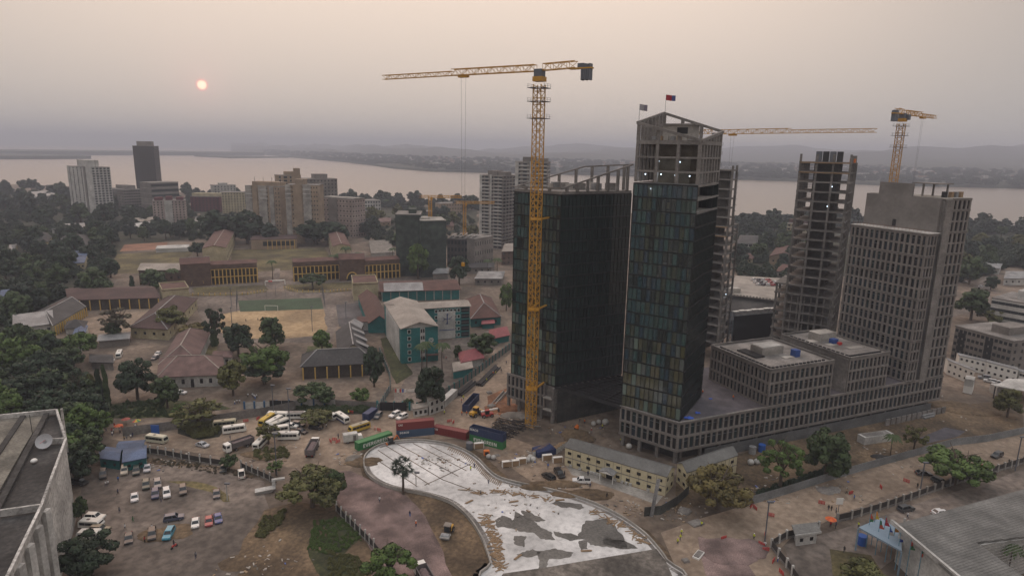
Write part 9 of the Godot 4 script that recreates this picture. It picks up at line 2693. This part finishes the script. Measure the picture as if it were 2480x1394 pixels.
	# the steel yard by the crane's foot: lattice girders and scrap beams
	for s in [[gp(-5.3,-199.5),gp(0.9,-194.7),"lattice steel girder in the steel yard, front"],[gp(-5.4,-203.4),gp(2.9,-197.9),"lattice steel girder in the steel yard, middle"],[gp(-4.1,-206.8),gp(5.3,-201.2),"lattice steel girder in the steel yard, back"]]:
		var o := thing("steel_girder", s[2], "girder", Vector3.ZERO, 0.0, "girders in the steel yard")
		lattice(o, "lattice_frame", s[0] + Vector3(0, 0.9, 0), s[1] + Vector3(0, 0.9, 0), 1.6, 1.5, mats["steel_dark"], 0.2)
	var sb := thing("steel_stack", "heap of dark beams and shuttering at the crane's foot", "beams")
	for i in 26:
		var p := gp(3,-205.1) + Vector3(rng.randf_range(-6, 6), 0.3 + 0.12 * (i % 6), rng.randf_range(-4, 3))
		piece(sb, "beam", mats[["steel_dark", "timber", "grey_flat"][i % 3]], p, Vector3(rng.randf_range(3.0, 6.0), 0.22, 0.3), Basis(Vector3.UP, rng.randf_range(-0.9, 0.4)))
	for s in [[gp(120.9,-197.9),0.3,Vector3(12,2.6,3),"white_wall","white roofed shed lying by the excavation"],[gp(44.7,-134.1),0.9,Vector3(3.4,0.5,1.6),"white_paint","white panel lying on the soil at the apron"],[gp(41.1,-131.9),0.3,Vector3(1.5,0.5,1.3),"grey_flat","small grey pallet near the plaza end"],[gp(47.8,-147.5),0.5,Vector3(3.6,0.3,2.6),"grey_flat","grey wire mat tilted by the plaza edge"],[gp(-4,-182.4),0.4,Vector3(2.6,0.2,1.6),"beige_roof","pink board lying by the bales"],[gp(-6.7,-219.7),0.9,Vector3(2.4,1.3,2.0),"pale_concrete","square concrete manhole ring in the lane"],[gp(-8,-234.3),0.4,Vector3(1.8,0.6,1.8),"pale_concrete","low concrete ring up the lane"]]:
		if s[4] != "":
			var o := thing("board" if s[2].y < 1.0 else "site_store", s[4], "building material", s[0], s[1])
			piece(o, "slab", mats[s[3]], Vector3(0, s[2].y * 0.5 + 0.02, 0), s[2])
			piece(o, "rim", mats["concrete"], Vector3(0, s[2].y + 0.06, 0), Vector3(s[2].x * 0.86, 0.08, s[2].z * 0.8))
	var cv := thing("culvert", "long pale concrete culvert beside the wide tower's podium", "culvert")
	for s in [-0.7, 0.7]:
		piece_bar(cv, "side_wall", mats["pale_concrete"], gp(-6,-221.7) + Vector3(s, 0.5, 0), gp(-1.7,-235.5) + Vector3(s, 0.5, 0), 0.25, 1.0)
	piece_bar(cv, "floor", mats["concrete"], gp(-6,-221.7) + Vector3(0, 0.1, 0), gp(-1.7,-235.5) + Vector3(0, 0.1, 0), 1.3, 0.15)
	var ex := thing("retaining_wall", "pale sheet pile wall round the excavation behind the site trees", "wall")
	for i in 12:
		piece(ex, "pile_panel", mats["concrete"], gp(132.3,-210.8).lerp(gp(159.7,-222.9), i / 11.0) + Vector3(0, 1.2, 0), Vector3(2.0, 2.4, 0.4), frame(gp(132.3,-210.8), gp(159.7,-222.9)))
	var sg := thing("street_sign", "white notice board on a post in the street", "sign", gp(87.2,-154.1))
	piece(sg, "post", mats["crane_grey"], Vector3(0, 1.7, 0), Vector3(0.12, 3.4, 0.12))
	piece(sg, "board", mats["white_paint"], Vector3(0, 3.3, 0.1), Vector3(1.8, 1.8, 0.1))
	var bo := thing("boat_planter", "white boat shaped planter at the car park entrance", "planter", gp(-66.1,-158.8), 0.35)
	part(bo, "hull", side_body([Vector2(-2.2, 0.0), Vector2(1.6, 0.0), Vector2(2.8, 1.2), Vector2(-2.4, 0.9)], 1.5, 2.2, 0.2), mats["white_wall"])
	piece(bo, "gate_pillar", mats["white_wall"], Vector3(2.4, 1.2, -1.2), Vector3(0.9, 2.6, 0.9))
	piece(bo, "gate_beam", mats["white_wall"], Vector3(3.6, 2.5, -1.6), Vector3(3.4, 0.4, 1.0))
	for i in 5:
		var fp := thing("flagpole","short flagpole at the teal school gate with a %s flag" % ["red","white","red and white","blue","white and blue"][i],"flagpole",gp(-42.4,-223.1) + Vector3(i * 0.9,0,0),0.0,"flagpoles at the teal school gate")
		piece(fp, "pole", mats["white_wall"], Vector3(0, 2.8, 0), Vector3(0.08, 5.6, 0.08))
		piece(fp, "cloth", mats[["red_plastic", "white_paint", "red_plastic", "blue_plastic", "white_paint"][i]], Vector3(0.3, 4.8, 0), Vector3(0.5, 1.3, 0.05))
